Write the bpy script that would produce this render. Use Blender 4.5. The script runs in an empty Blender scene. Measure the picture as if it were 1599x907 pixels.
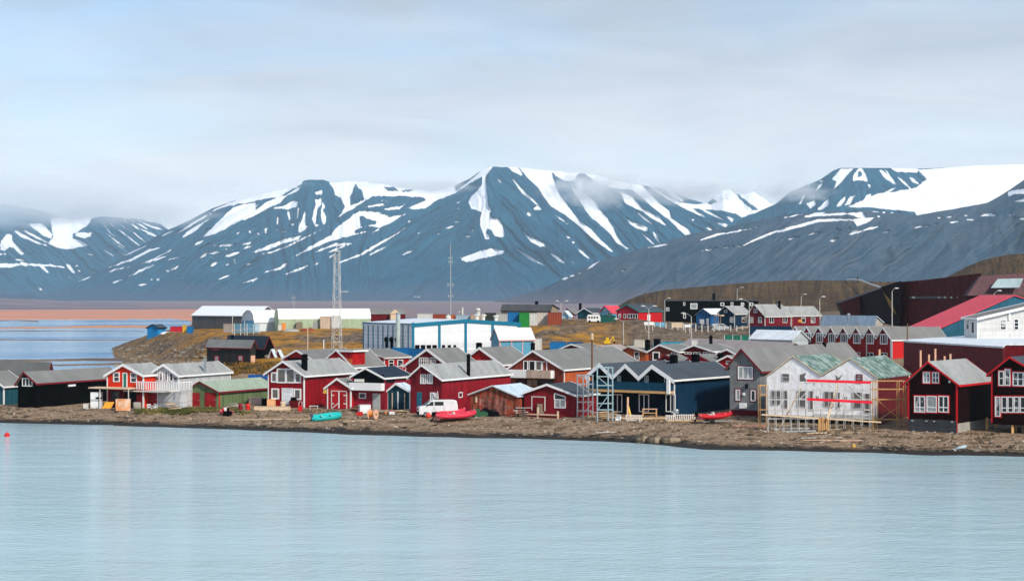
import bpy, math, random
import numpy as np
random.seed(7); np.random.seed(7)
R = math.radians
PI = math.pi
scene = bpy.context.scene
col = scene.collection
# ------------------------------------------------------------------ camera
FPX, W0, H0, HOR, CH = 2800.0, 1599.0, 907.0, 465.0, 16.0      # focal length in photo pixels, photo size, horizon row, eye height
cam_d = bpy.data.cameras.new('camera'); cam = bpy.data.objects.new('camera', cam_d); col.objects.link(cam)
cam.location = (0, 0, CH); cam.rotation_euler = (PI/2, 0, 0)
cam_d.sensor_fit = 'HORIZONTAL'; cam_d.sensor_width = 36.0; cam_d.lens = 36.0*FPX/W0
cam_d.shift_y = (HOR-H0/2)/W0
cam_d.clip_start = 1.0; cam_d.clip_end = 60000.0
scene.camera = cam
# ------------------------------------------------------------------ light and exposure
SUN_EL, SUN_AZ = 36.0, 143.0        # azimuth clockwise from +Y: behind the camera and to the right
sx, sy, sz = math.sin(R(SUN_AZ))*math.cos(R(SUN_EL)), math.cos(R(SUN_AZ))*math.cos(R(SUN_EL)), math.sin(R(SUN_EL))
sun_d = bpy.data.lights.new('sun', 'SUN'); sun = bpy.data.objects.new('sun', sun_d); col.objects.link(sun)
sun_d.energy = 3.0; sun_d.angle = R(4); sun_d.color = (1.0, .93, .82)
sun.rotation_euler = (R(90-SUN_EL), 0, -R(SUN_AZ)+PI)
sun.rotation_euler = (R(90-SUN_EL), 0, math.atan2(sx, -sy))
world = bpy.data.worlds.new('World'); scene.world = world; world.use_nodes = True
nt = world.node_tree; nt.nodes.clear(); N = nt.nodes.new; K = nt.links.new
def wmath(op, a, b=None, clamp=False, tree=None):
    n = (tree or nt).nodes.new('ShaderNodeMath'); n.operation = op; n.use_clamp = clamp
    for i, v in enumerate((a, b)):
        if v is None: continue
        if isinstance(v, (int, float)): n.inputs[i].default_value = v
        else: (tree or nt).links.new(v, n.inputs[i])
    return n.outputs[0]
sky = N('ShaderNodeTexSky'); sky.sky_type = 'NISHITA'; sky.sun_disc = False
sky.sun_elevation = R(SUN_EL); sky.sun_rotation = R(SUN_AZ); sky.altitude = 50; sky.air_density = 1.0; sky.dust_density = .4; sky.ozone_density = 4.0
bg1 = N('ShaderNodeBackground'); bg1.inputs[1].default_value = .12; K(sky.outputs[0], bg1.inputs[0])
tc = N('ShaderNodeTexCoord'); sep = N('ShaderNodeSeparateXYZ'); K(tc.outputs['Generated'], sep.inputs[0])
el = sep.outputs[2]
mp = N('ShaderNodeMapping'); mp.inputs['Scale'].default_value = (3.0, 3.0, 11.0); K(tc.outputs['Generated'], mp.inputs[0])
n1 = N('ShaderNodeTexNoise'); n1.inputs['Scale'].default_value = 1.6; n1.inputs['Detail'].default_value = 7; n1.inputs['Roughness'].default_value = .52; n1.inputs['Distortion'].default_value = .35
K(mp.outputs[0], n1.inputs['Vector'])
# cloud cover: nearly closed near the horizon, thinner higher up
cov = wmath('ADD', wmath('MULTIPLY', wmath('SUBTRACT', n1.outputs[0], .5), 2.2), wmath('SUBTRACT', 1.12, wmath('MULTIPLY', el, 2.0)))
covc = wmath('MAXIMUM', wmath('MINIMUM', cov, 1.0), .45)
bg2 = N('ShaderNodeBackground')
mixc = N('ShaderNodeMix'); mixc.data_type = 'RGBA'
mixc.inputs['A'].default_value = (.90, .89, .91, 1); mixc.inputs['B'].default_value = (.40, .455, .54, 1)
mp2 = N('ShaderNodeMapping'); mp2.inputs['Scale'].default_value = (5.0, 5.0, 26.0); mp2.inputs['Rotation'].default_value = (0, R(7), 0); K(tc.outputs['Generated'], mp2.inputs[0])
n2 = N('ShaderNodeTexNoise'); n2.inputs['Scale'].default_value = 1.3; n2.inputs['Detail'].default_value = 8; n2.inputs['Roughness'].default_value = .6; n2.inputs['Distortion'].default_value = .6; K(mp2.outputs[0], n2.inputs['Vector'])
K(wmath('ADD', wmath('MULTIPLY', el, 6.0), wmath('MULTIPLY', wmath('SUBTRACT', n2.outputs[0], .5), .75), True), mixc.inputs['Factor']); K(mixc.outputs['Result'], bg2.inputs[0]); bg2.inputs[1].default_value = 1.0
ms = N('ShaderNodeMixShader'); K(covc, ms.inputs[0]); K(bg1.outputs[0], ms.inputs[1]); K(bg2.outputs[0], ms.inputs[2])
wo = N('ShaderNodeOutputWorld'); K(ms.outputs[0], wo.inputs[0])
scene.view_settings.view_transform = 'Standard'; scene.view_settings.look = 'None'
scene.view_settings.exposure = 0.45; scene.view_settings.gamma = 1.0; scene.view_settings.use_curve_mapping = False
scene.render.engine = 'CYCLES'
cy = scene.cycles
cy.max_bounces = 12; cy.diffuse_bounces = 3; cy.glossy_bounces = 3; cy.transmission_bounces = 3; cy.volume_bounces = 10; cy.transparent_max_bounces = 8
cy.caustics_reflective = False; cy.caustics_refractive = False
cy.use_denoising = True
cy.sample_clamp_indirect = 5.0
# ------------------------------------------------------------------ tags and small mesh helpers
def tag(o, label=None, cat=None, group=None, kind=None):
    if label: o['label'] = label
    if cat: o['category'] = cat
    if group: o['group'] = group
    if kind: o['kind'] = kind
    return o
def empty(name, loc=(0,0,0), rz=0.0):
    o = bpy.data.objects.new(name, None); col.objects.link(o); o.location = loc; o.rotation_euler = (0,0,rz); o.empty_display_size = .3
    return o
class MB:
    def __init__(s): s.v = []; s.f = []
    def add(s, vs, fs):
        b = len(s.v); s.v += [tuple(map(float, p)) for p in vs]; s.f += [tuple(b+i for i in f) for f in fs]; return s
    def box(s, x0, x1, y0, y1, z0, z1):
        if x1 < x0: x0, x1 = x1, x0
        if y1 < y0: y0, y1 = y1, y0
        if z1 < z0: z0, z1 = z1, z0
        return s.add([(x0,y0,z0),(x1,y0,z0),(x1,y1,z0),(x0,y1,z0),(x0,y0,z1),(x1,y0,z1),(x1,y1,z1),(x0,y1,z1)],
                     [(3,2,1,0),(4,5,6,7),(0,1,5,4),(1,2,6,5),(2,3,7,6),(3,0,4,7)])
    def bar(s, a, b, r=.05, n=4, r2=None):
        a = np.array(a, float); b = np.array(b, float); d = b-a; L = np.linalg.norm(d)
        if L < 1e-6: return s
        d /= L; up = np.array((0,0,1.)) if abs(d[2]) < .9 else np.array((1.,0,0))
        p = np.cross(d, up); p /= np.linalg.norm(p); q = np.cross(d, p); r2 = r if r2 is None else r2
        vs = []
        for c, rr in ((a, r), (b, r2)):
            for k in range(n):
                an = 2*PI*(k+.5)/n; vs.append(c+p*math.cos(an)*rr+q*math.sin(an)*rr)
        fs = [(k, (k+1) % n, n+(k+1) % n, n+k) for k in range(n)]+[tuple(range(n))[::-1], tuple(range(n, 2*n))]
        return s.add(vs, fs)
    def tube(s, path, n=10):            # one continuous tube through (x, y, z, radius)
        P = np.array(path, float); vs = []; m = len(P)
        for i in range(m):
            d = P[min(i+1, m-1), :3]-P[max(i-1, 0), :3]; d /= np.linalg.norm(d)+1e-9; a = np.cross(d, (0,0,1.)); a /= np.linalg.norm(a)+1e-9; b = np.cross(a, d)
            for k in range(n): an = 2*PI*k/n; vs.append(P[i,:3]+(a*math.cos(an)+b*math.sin(an))*P[i,3])
        fs = [(i*n+k, i*n+(k+1) % n, (i+1)*n+(k+1) % n, (i+1)*n+k) for i in range(m-1) for k in range(n)]+[tuple(range(n))[::-1], tuple((m-1)*n+k for k in range(n))]
        return s.add(vs, fs)
    def plank(s, a, b, w, t):           # flat board from a to b, width w horizontally, thickness t
        a = np.array(a, float); b = np.array(b, float); d = b-a; L = np.linalg.norm(d); d /= L
        p = np.cross(d, (0,0,1.)); n_ = np.linalg.norm(p); p = p/n_ if n_ > 1e-4 else np.array((1.,0,0)); q = np.cross(p, d)
        vs = [c+p*w/2*i+q*t/2*j for c in (a, b) for i, j in ((-1,-1),(1,-1),(1,1),(-1,1))]
        return s.add(vs, [(0,1,2,3),(7,6,5,4),(0,4,5,1),(1,5,6,2),(2,6,7,3),(3,7,4,0)])
    def lathe(s, prof, c=(0,0,0), n=12, axis='z'):
        vs = []
        for r, z in prof:
            for k in range(n):
                an = 2*PI*k/n; p = (r*math.cos(an), r*math.sin(an), z)
                if axis == 'x': p = (p[2], p[0], p[1])
                elif axis == 'y': p = (p[0], p[2], p[1])
                vs.append((p[0]+c[0], p[1]+c[1], p[2]+c[2]))
        m = len(prof); fs = [(i*n+k, i*n+(k+1) % n, (i+1)*n+(k+1) % n, (i+1)*n+k) for i in range(m-1) for k in range(n)]
        fs += [tuple(range(n))[::-1], tuple((m-1)*n+k for k in range(n))]
        return s.add(vs, fs)
    def blob(s, c, r, n=8, m=5, jit=.18, seed=None, flat=1.0):
        rnd = random.Random(seed if seed is not None else (c[0]*13.1+c[1]*7.7)); vs = []
        rx, ry, rz = (r, r, r) if isinstance(r, (int, float)) else r
        for i in range(m+1):
            th = PI*i/m
            for k in range(n):
                an = 2*PI*k/n; j = 1+rnd.uniform(-jit, jit)
                vs.append((c[0]+rx*j*math.sin(th)*math.cos(an), c[1]+ry*j*math.sin(th)*math.sin(an), c[2]+rz*j*math.cos(th)*flat))
        fs = [(i*n+k, (i+1)*n+k, (i+1)*n+(k+1) % n, i*n+(k+1) % n) for i in range(m) for k in range(n)]
        return s.add(vs, fs)
    def build(s, name, mat, parent=None, smooth=False, loc=None, rz=None):
        me = bpy.data.meshes.new(name); me.from_pydata(s.v, [], s.f); me.update()
        if mat: me.materials.append(mat)
        if smooth: me.polygons.foreach_set('use_smooth', [True]*len(me.polygons))
        o = bpy.data.objects.new(name, me); col.objects.link(o)
        if parent: o.parent = parent
        if loc is not None: o.location = loc
        if rz is not None: o.rotation_euler = (0,0,rz)
        return o
def copy_tree(o, parent=None):
    c = o.copy(); col.objects.link(c); c.parent = parent
    for ch in list(o.children): copy_tree(ch, c)
    return c
# a measured point of the photograph -> a world point at the depth Y
def at(px, py, Y): return ((px-799.5)/FPX*Y, Y, CH+(HOR-py)/FPX*Y)
def atz(px, py, z=0.0):
    Y = FPX*(CH-z)/(py-HOR); return ((px-799.5)/FPX*Y, Y, z)
# ------------------------------------------------------------------ materials
MATS = {}
def mat(name, color, rough=.7, var=.12, vscale=.8, clad=None, pitch=.15, bump=0.0, bscale=8.0, metal=0.0, spec=.12, dirt=0.0, emit=None, color2=None, c2scale=.5, c2lo=.45, c2hi=.6, detail=6, gloss_var=0):
    if name in MATS: return MATS[name]
    m = bpy.data.materials.new(name); m.use_nodes = True; t = m.node_tree; P = t.nodes['Principled BSDF']
    N = t.nodes.new; K = t.links.new
    P.inputs['Roughness'].default_value = rough; P.inputs['Metallic'].default_value = metal
    P.inputs['Specular IOR Level'].default_value = spec
    tc = N('ShaderNodeTexCoord'); vec = tc.outputs['Object']
    no = N('ShaderNodeTexNoise'); no.inputs['Scale'].default_value = vscale; no.inputs['Detail'].default_value = detail; no.inputs['Roughness'].default_value = .6; K(vec, no.inputs['Vector'])
    mr = N('ShaderNodeMapRange'); mr.inputs[1].default_value = .3; mr.inputs[2].default_value = .7; mr.inputs[3].default_value = 1-var; mr.inputs[4].default_value = 1+var; K(no.outputs[0], mr.inputs[0])
    fac = mr.outputs[0]; base = None
    if color2 is not None:
        n2 = N('ShaderNodeTexNoise'); n2.inputs['Scale'].default_value = c2scale; n2.inputs['Detail'].default_value = 8; n2.inputs['Roughness'].default_value = .62; K(vec, n2.inputs['Vector'])
        m2 = N('ShaderNodeMapRange'); m2.inputs[1].default_value = c2lo; m2.inputs[2].default_value = c2hi; K(n2.outputs[0], m2.inputs[0])
        mx = N('ShaderNodeMix'); mx.data_type = 'RGBA'; mx.inputs['A'].default_value = (*color, 1); mx.inputs['B'].default_value = (*color2, 1); K(m2.outputs[0], mx.inputs['Factor']); base = mx.outputs['Result']
    hgt = None
    if clad:
        sp = N('ShaderNodeSeparateXYZ'); K(vec, sp.inputs[0])
        c = wmath('ADD', sp.outputs[0], sp.outputs[1], tree=t) if clad == 'v' else sp.outputs[2]
        fr = wmath('FRACT', wmath('DIVIDE', c, pitch, tree=t), tree=t)
        gv = wmath('MINIMUM', wmath('MULTIPLY', wmath('ABSOLUTE', wmath('SUBTRACT', fr, .5, tree=t), tree=t), 2.0, tree=t), 1.0, tree=t)
        groove = N('ShaderNodeMapRange'); groove.inputs[1].default_value = .80; groove.inputs[2].default_value = 1.0; groove.inputs[3].default_value = 1.0; groove.inputs[4].default_value = .0; K(gv, groove.inputs[0])
        hgt = groove.outputs[0]
        wn = N('ShaderNodeTexWhiteNoise'); wn.noise_dimensions = '1D'; K(wmath('FLOOR', wmath('DIVIDE', c, pitch, tree=t), tree=t), wn.inputs['W'])
        pb = N('ShaderNodeMapRange'); pb.inputs[3].default_value = 1-.10; pb.inputs[4].default_value = 1+.10; K(wn.outputs[0], pb.inputs[0])
        fac = wmath('MULTIPLY', fac, pb.outputs[0], tree=t)
        mps = N('ShaderNodeMapping'); mps.inputs['Scale'].default_value = (2.2, 2.2, .35); K(vec, mps.inputs[0]); ns = N('ShaderNodeTexNoise'); ns.inputs['Scale'].default_value = 1.0; ns.inputs['Detail'].default_value = 5; K(mps.outputs[0], ns.inputs['Vector'])
        ms_ = N('ShaderNodeMapRange'); ms_.inputs[1].default_value = .35; ms_.inputs[2].default_value = .65; ms_.inputs[3].default_value = 1-1.7*var; ms_.inputs[4].default_value = 1+1.2*var; K(ns.outputs[0], ms_.inputs[0]); fac = wmath('MULTIPLY', fac, ms_.outputs[0], tree=t)
    vm = N('ShaderNodeVectorMath'); vm.operation = 'SCALE'
    if base is not None: K(base, vm.inputs[0])
    else: vm.inputs[0].default_value = color
    K(fac, vm.inputs['Scale']); K(vm.outputs[0], P.inputs['Base Color'])
    if hgt is not None or bump:
        b = N('ShaderNodeBump')
        if hgt is not None:
            b.inputs['Strength'].default_value = .8; b.inputs['Distance'].default_value = .03; K(hgt, b.inputs['Height'])
        else:
            nb = N('ShaderNodeTexNoise'); nb.inputs['Scale'].default_value = bscale; nb.inputs['Detail'].default_value = 6; K(vec, nb.inputs['Vector'])
            b.inputs['Strength'].default_value = 1.0; b.inputs['Distance'].default_value = bump; K(nb.outputs[0], b.inputs['Height'])
        K(b.outputs[0], P.inputs['Normal'])
    if emit: P.inputs['Emission Color'].default_value = (*emit, 1); P.inputs['Emission Strength'].default_value = 1
    MATS[name] = m; return m
# ------------------------------------------------------------------ value noise on arrays
_VT = {}
def vnoise(x, y, seed=0):
    if seed not in _VT: _VT[seed] = np.random.RandomState(seed).rand(256, 256)
    T = _VT[seed]
    xi = np.floor(x).astype(int); yi = np.floor(y).astype(int); fx = x-xi; fy = y-yi
    fx = fx*fx*(3-2*fx); fy = fy*fy*(3-2*fy)
    a = T[xi & 255, yi & 255]; b = T[(xi+1) & 255, yi & 255]; c = T[xi & 255, (yi+1) & 255]; d = T[(xi+1) & 255, (yi+1) & 255]
    return (a*(1-fx)+b*fx)*(1-fy)+(c*(1-fx)+d*fx)*fy
def fbm(x, y, o=4, seed=0, g=.5):
    s = 0; a = 1; tot = 0
    for k in range(o): s = s+a*vnoise(x*2**k+17*k, y*2**k+5*k, seed+k); tot += a; a *= g
    return s/tot
def grid_mesh(name, X, Y, Z, mat, attrs=None, smooth=True, kind='structure', cols=None):
    nr, nc = X.shape; me = bpy.data.meshes.new(name)
    co = np.stack([X, Y, Z], -1).reshape(-1, 3)
    i = np.arange(nr*nc).reshape(nr, nc)
    f = np.stack([i[:-1,:-1], i[:-1,1:], i[1:,1:], i[1:,:-1]], -1).reshape(-1, 4)
    me.vertices.add(len(co)); me.vertices.foreach_set('co', co.ravel())
    me.loops.add(f.size); me.loops.foreach_set('vertex_index', f.ravel().astype(np.int32))
    me.polygons.add(len(f)); me.polygons.foreach_set('loop_start', (np.arange(len(f))*4).astype(np.int32)); me.polygons.foreach_set('loop_total', np.full(len(f), 4, np.int32))
    me.update(calc_edges=True); me.validate()
    if smooth: me.polygons.foreach_set('use_smooth', [True]*len(me.polygons))
    for k, a in (attrs or {}).items():
        at_ = me.attributes.new(k, 'FLOAT', 'POINT'); at_.data.foreach_set('value', np.asarray(a, float).ravel())
    me.materials.append(mat)
    o = bpy.data.objects.new(name, me); col.objects.link(o)
    if kind: o['kind'] = kind
    return o
# ------------------------------------------------------------------ ground: shore, village flat, bank, plateau, far flats
# per bearing (given as a photo column): distance and height of each break of slope
COLS = {
 -500: [(245,-2.5),(262,0),(265,.2),(272,.7),(280,1.0),(300,1.2),(330,-1.5),(440,-2),(500,-2),(700,-2),(1100,-2),(1320,.15),(2300,.9),(9500,1.8)],
    0: [(205,-2.5),(230,0),(233,.25),(240,.8),(248,1.0),(285,1.2),(310,-1.5),(420,-2),(500,-2),(700,-2),(1100,-2),(1320,.15),(2300,.9),(9500,1.8)],
  165: [(200,-2.5),(225.5,0),(229,.25),(238,.85),(246,1.0),(290,1.2),(325,-.3),(535,-1),(560,-1.5),(700,-2),(1100,-2),(1340,.15),(2300,.9),(9500,1.8)],
  178: [(200,-2.5),(225,0),(229,.25),(238,.85),(246,1.0),(290,1.2),(340,-.3),(535,.1),(560,.6),(600,-.6),(720,-2),(1340,.15),(2300,.9),(9500,1.8)],
  200: [(199,-2.5),(224,0),(228,.25),(237,.85),(245,1.0),(300,1.2),(380,.1),(505,.2),(555,2.4),(590,.9),(700,-2),(1380,.15),(2300,.9),(9500,1.8)],
  230: [(199,-2.5),(223,0),(227,.25),(236,.85),(244,1.0),(300,1.2),(380,.15),(478,.35),(540,4.6),(580,3.6),(700,-2),(1380,.15),(2300,.9),(9500,1.8)],
  260: [(198,-2.5),(222.5,0),(226,.25),(236,.9),(244,1.0),(300,1.2),(370,.25),(450,.5),(515,6.1),(575,5.6),(720,-1.5),(1450,.15),(2300,.9),(9500,1.8)],
  330: [(196,-2.5),(219,0),(223,.25),(234,.9),(242,1.0),(300,1.3),(365,.7),(405,1.0),(462,6.7),(700,6.7),(1000,1),(1500,0.2),(2300,.9),(9500,1.8)],
  430: [(192,-2.5),(215.5,0),(219,.25),(232,.9),(241,1.0),(300,1.4),(360,1.6),(385,2),(448,7.3),(700,7.2),(1000,2),(1500,.6),(2300,.9),(9500,1.8)],
  570: [(187,-2.5),(210,0),(214,.25),(228,.9),(238,1.0),(300,1.5),(350,1.8),(385,2.2),(448,7.5),(700,7.4),(1000,3),(1500,.6),(2300,.9),(9500,1.8)],
  700: [(183,-2.5),(206,0),(210,.25),(224,.9),(232,1.0),(300,1.6),(340,1.9),(385,2.4),(470,8.2),(700,8),(1000,3),(1500,.6),(2300,.9),(9500,1.8)],
  850: [(179,-2.5),(202.5,0),(206,.25),(220,.9),(226,1.0),(290,1.7),(330,2),(372,2.6),(425,9.7),(600,9.6),(1000,4),(1500,1),(2300,.9),(9500,1.8)],
 1000: [(174,-2.5),(197.5,0),(201,.25),(215,.9),(226,1.0),(290,1.8),(330,2.2),(375,3),(440,9.5),(600,9.2),(1000,5),(1500,2),(2300,.9),(9500,1.8)],
 1100: [(167,-2.5),(190,0),(194,.25),(208,.85),(224,1.0),(280,1.9),(330,2.4),(390,4.2),(448,7.5),(600,8.2),(1000,6),(1500,3),(2300,.9),(9500,1.8)],
 1200: [(165,-2.5),(188,0),(191.5,.25),(201,.7),(219,1.0),(270,1.9),(320,2.8),(385,5.2),(425,8.1),(600,9.0),(1000,8),(1500,4),(2300,.9),(9500,1.8)],
 1300: [(163,-2.5),(186,0),(189.5,.25),(197,.6),(208,1.0),(260,2.2),(320,3.6),(385,6.2),(425,8.8),(600,10),(1000,10),(1500,5),(2300,.9),(9500,1.8)],
 1450: [(161,-2.5),(183,0),(186,.25),(192,.6),(199,1.0),(250,2.4),(310,4.2),(390,6.5),(470,9),(600,11),(1000,12),(1500,8),(2300,.9),(9500,1.8)],
 1620: [(158,-2.5),(180.5,0),(184,.25),(190,.6),(197,1.0),(250,2.4),(310,4.5),(390,7),(470,9.5),(600,11),(1000,12),(1500,8),(2300,.9),(9500,1.8)],
 2300: [(140,-2.5),(163,0),(166,.25),(175,.6),(190,1.2),(250,2.6),(310,5),(390,8),(470,10),(600,12),(1000,14),(1500,10),(2300,.9),(9500,1.8)],
}
_px = np.array(sorted(COLS)); _tab = np.array([COLS[p] for p in _px], float)      # (cols, breaks, 2)
def _prof(px):
    px = np.clip(px, _px[0], _px[-1])
    return np.stack([[np.interp(px, _px, _tab[:,k,j]) for j in (0,1)] for k in range(_tab.shape[1])])   # breaks,2
_ptab = None
def prof_at(px):
    global _ptab
    if _ptab is None: _ptab = np.array([_prof(q) for q in range(-600, 2401)])
    f = min(max(float(px)+600, 0), 2999.9); i = int(f); return _ptab[i]*(1-(f-i))+_ptab[i+1]*(f-i)
def ground(x, y):
    px = 799.5+x/y*FPX; p = prof_at(px); return float(np.interp(y, p[:,0], p[:,1]))
pxs = np.concatenate([np.linspace(-500, -30, 40), np.arange(-24, 1630, 3.0), np.linspace(1640, 2300, 50)])
SEG = [8, 8, 22, 18, 26, 12, 16, 26, 18, 12, 12, 12, 10]
rows = []
for k, n in enumerate(SEG): rows += [(k, j/n) for j in range(n)]
rows.append((len(SEG)-1, 1.0))
P_ = np.array([prof_at(p) for p in pxs])       # cols, breaks, 2
Dg = np.stack([P_[:,k,0]*(1-t)+P_[:,k+1,0]*t for k, t in rows]); Zg = np.stack([P_[:,k,1]*(1-t)+P_[:,k+1,1]*t for k, t in rows])
Xg = (pxs[None,:]-799.5)/FPX*Dg
amp = np.clip((Dg-195)/40, .05, 1)*.22
bank = np.clip((Dg-380)/40, 0, 1)*np.clip((560-Dg)/60, 0, 1)
front = np.clip((Zg+.3)/.6, 0, 1)*np.clip((1.3-Zg)/.4, 0, 1)
shore = np.exp(-((Zg-.05)/.35)**2); Zg = Zg+shore*(fbm(Xg/7, Dg/7, 4, 61)-.5)*.42
Zg = Zg+amp*(fbm(Xg/6, Dg/6, 4, 3)-.5)*.9*np.clip(Zg+.5, .1, 1)+front*(fbm(Xg/2.2, Dg/2.2, 4, 9)-.5)*.35*np.clip(Zg/.5, 0, 1)+bank*(fbm(Xg/14, Dg/14, 5, 21)-.5)*2.6*np.clip((Zg-1)/3, 0, 1)
me_attr = {}
def ground_material():
    m = bpy.data.materials.new('ground_soil'); m.use_nodes = True; t = m.node_tree; P = t.nodes['Principled BSDF']; N = t.nodes.new; K = t.links.new
    P.inputs['Roughness'].default_value = .9; P.inputs['Specular IOR Level'].default_value = .2
    ge = N('ShaderNodeNewGeometry'); pos = ge.outputs['Position']; sp = N('ShaderNodeSeparateXYZ'); K(pos, sp.inputs[0])
    def noise(scale, det=8, rough=.6, sc=(1,1,1)):
        mp = N('ShaderNodeMapping'); mp.inputs['Scale'].default_value = sc; K(pos, mp.inputs[0])
        n = N('ShaderNodeTexNoise'); n.inputs['Scale'].default_value = scale; n.inputs['Detail'].default_value = det; n.inputs['Roughness'].default_value = rough; K(mp.outputs[0], n.inputs['Vector']); return n.outputs[0]
    def mrange(v, a, b, c=0., d=1.):
        n = N('ShaderNodeMapRange'); n.inputs[1].default_value = a; n.inputs[2].default_value = b; n.inputs[3].default_value = c; n.inputs[4].default_value = d; K(v, n.inputs[0]); return n.outputs[0]
    def mix(f, a, b):
        n = N('ShaderNodeMix'); n.data_type = 'RGBA'; K(f, n.inputs['Factor'])
        for s, v in (('A', a), ('B', b)):
            if isinstance(v, tuple): n.inputs[s].default_value = (*v, 1)
            else: K(v, n.inputs[s])
        return n.outputs['Result']
    fine = noise(2.6, 8, .75); mid = noise(.35, 6); big = noise(.045, 6)
    gravel = mix(mrange(fine, .36, .64), (.055, .034, .020), (.55, .38, .24))
    gravel = mix(mrange(mid, .50, .66), gravel, (.125, .078, .036))
    wet = mix(mrange(fine, .35, .65), (.012, .010, .008), (.05, .038, .03))
    tundra = mix(mrange(noise(.16, 8, .7), .38, .56), (.085, .048, .016), (.48, .22, .022))
    tundra = mix(mrange(noise(.5, 8, .8), .52, .66), tundra, (.11, .085, .035))
    scree = mix(mrange(noise(.6, 8, .8, (1, .35, .8)), .38, .62), (.035, .024, .016), (.27, .19, .12))
    slate = mix(mrange(noise(.05, 6), .48, .56), tundra, scree)
    e = N('ShaderNodeAttribute'); e.attribute_name = 'scree'; bank = mix(e.outputs['Fac'], slate, scree)
    far = mix(mrange(noise(.004, 7, .65, (.25, 1.6, 1)), .42, .60), (.66, .28, .17), (.42, .24, .19))
    far2 = mix(mrange(noise(.004, 7, .65, (.25, 1.6, 1)), .42, .60), (.20, .17, .20), (.28, .20, .19))
    q = wmath('DIVIDE', sp.outputs[0], sp.outputs[1], tree=t); far = mix(wmath('MAXIMUM', mrange(q, -.16, -.05), mrange(sp.outputs[1], 2250, 2500), tree=t), far, far2)
    d = sp.outputs[1]; z = sp.outputs[2]
    zz = wmath('ADD', z, wmath('MULTIPLY', wmath('SUBTRACT', mid, .5, tree=t), .7, tree=t), tree=t)
    c = mix(mrange(zz, .22, .34), wet, gravel)
    c = mix(mrange(wmath('ADD', d, wmath('MULTIPLY', big, 30., tree=t), tree=t), 350, 385), c, bank)
    c = mix(mrange(d, 900, 1300), c, far)
    K(c, P.inputs['Base Color'])
    b = N('ShaderNodeBump'); b.inputs['Distance'].default_value = .25; b.inputs['Strength'].default_value = .9; K(fine, b.inputs['Height']); K(b.outputs[0], P.inputs['Normal'])
    return m
_gpx = pxs[None,:]+0*Dg
scree = np.clip(np.maximum(np.clip((330-_gpx)/60, 0, 1)*.65, np.clip((_gpx-930)/60, 0, 1)), 0, 1)
GROUND_MAT = ground_material()
ground_o = grid_mesh('ground', Xg, Dg, Zg, GROUND_MAT, {'scree': scree})
# sea bed, far beyond the frame on every side
MB().add([(-30000,-2000,-3),(30000,-2000,-3),(30000,30000,-3),(-30000,30000,-3)], [(0,1,2,3)]).build('sea_bed', mat('sea_bed', (.05,.06,.06)))['kind'] = 'structure'
# ------------------------------------------------------------------ water
def water_material():
    m = bpy.data.materials.new('water'); m.use_nodes = True; t = m.node_tree; P = t.nodes['Principled BSDF']; N = t.nodes.new; K = t.links.new
    P.inputs['Base Color'].default_value = (.44, .615, .64, 1); P.inputs['Roughness'].default_value = .09; P.inputs['IOR'].default_value = 1.33
    ge = N('ShaderNodeNewGeometry'); pos = ge.outputs['Position']
    def noise(scale, sc, det=3, rough=.55):
        mp = N('ShaderNodeMapping'); mp.inputs['Scale'].default_value = sc; mp.inputs['Rotation'].default_value = (0, 0, R(8)); K(pos, mp.inputs[0])
        n = N('ShaderNodeTexNoise'); n.inputs['Scale'].default_value = scale; n.inputs['Detail'].default_value = det; n.inputs['Roughness'].default_value = rough; K(mp.outputs[0], n.inputs['Vector']); return n.outputs[0]
    a = noise(1.0, (1.1, 2.2, 1), 4, .6); b_ = noise(.22, (.5, 1.2, 1), 3); w = noise(.012, (.35, 1.6, 1), 3)
    sp = N('ShaderNodeSeparateXYZ'); K(pos, sp.inputs[0])
    far = N('ShaderNodeMapRange'); far.inputs[1].default_value = 215; far.inputs[2].default_value = 120; far.inputs[3].default_value = .10; far.inputs[4].default_value = .15; K(sp.outputs[1], far.inputs[0])
    ws = N('ShaderNodeMapRange'); ws.inputs[1].default_value = .38; ws.inputs[2].default_value = .62; ws.inputs[3].default_value = .45; ws.inputs[4].default_value = 1.25; K(w, ws.inputs[0])
    bay = N('ShaderNodeMapRange'); bay.inputs[1].default_value = 300; bay.inputs[2].default_value = 420; K(sp.outputs[1], bay.inputs[0])
    pn = noise(.008, (.22, 1.0, 1), 5, .6); pm = N('ShaderNodeMapRange'); pm.inputs[1].default_value = .42; pm.inputs[2].default_value = .60; K(pn, pm.inputs[0])
    bf = wmath('MULTIPLY', bay.outputs[0], pm.outputs[0], tree=t)
    cm = N('ShaderNodeMix'); cm.data_type = 'RGBA'; cm.inputs['A'].default_value = (.44, .615, .64, 1); cm.inputs['B'].default_value = (.02, .19, .46, 1); K(wmath('MAXIMUM', bf, wmath('MULTIPLY', bay.outputs[0], .6, tree=t), tree=t), cm.inputs['Factor']); K(cm.outputs['Result'], P.inputs['Base Color'])
    K(wmath('SUBTRACT', .5, wmath('MULTIPLY', bf, .47, tree=t), tree=t), P.inputs['Specular IOR Level'])
    bp = N('ShaderNodeBump'); bp.inputs['Strength'].default_value = 1.0; K(wmath('MULTIPLY', far.outputs[0], ws.outputs[0], tree=t), bp.inputs['Distance'])
    K(wmath('ADD', a, wmath('MULTIPLY', b_, 1.6, tree=t), tree=t), bp.inputs['Height']); K(bp.outputs[0], P.inputs['Normal'])
    return m
WATER = water_material()
MB().add([(-30000,-2000,0),(30000,-2000,0),(30000,30000,0),(-30000,30000,0)], [(0,1,2,3)]).build('water', WATER)['kind'] = 'structure'
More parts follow.
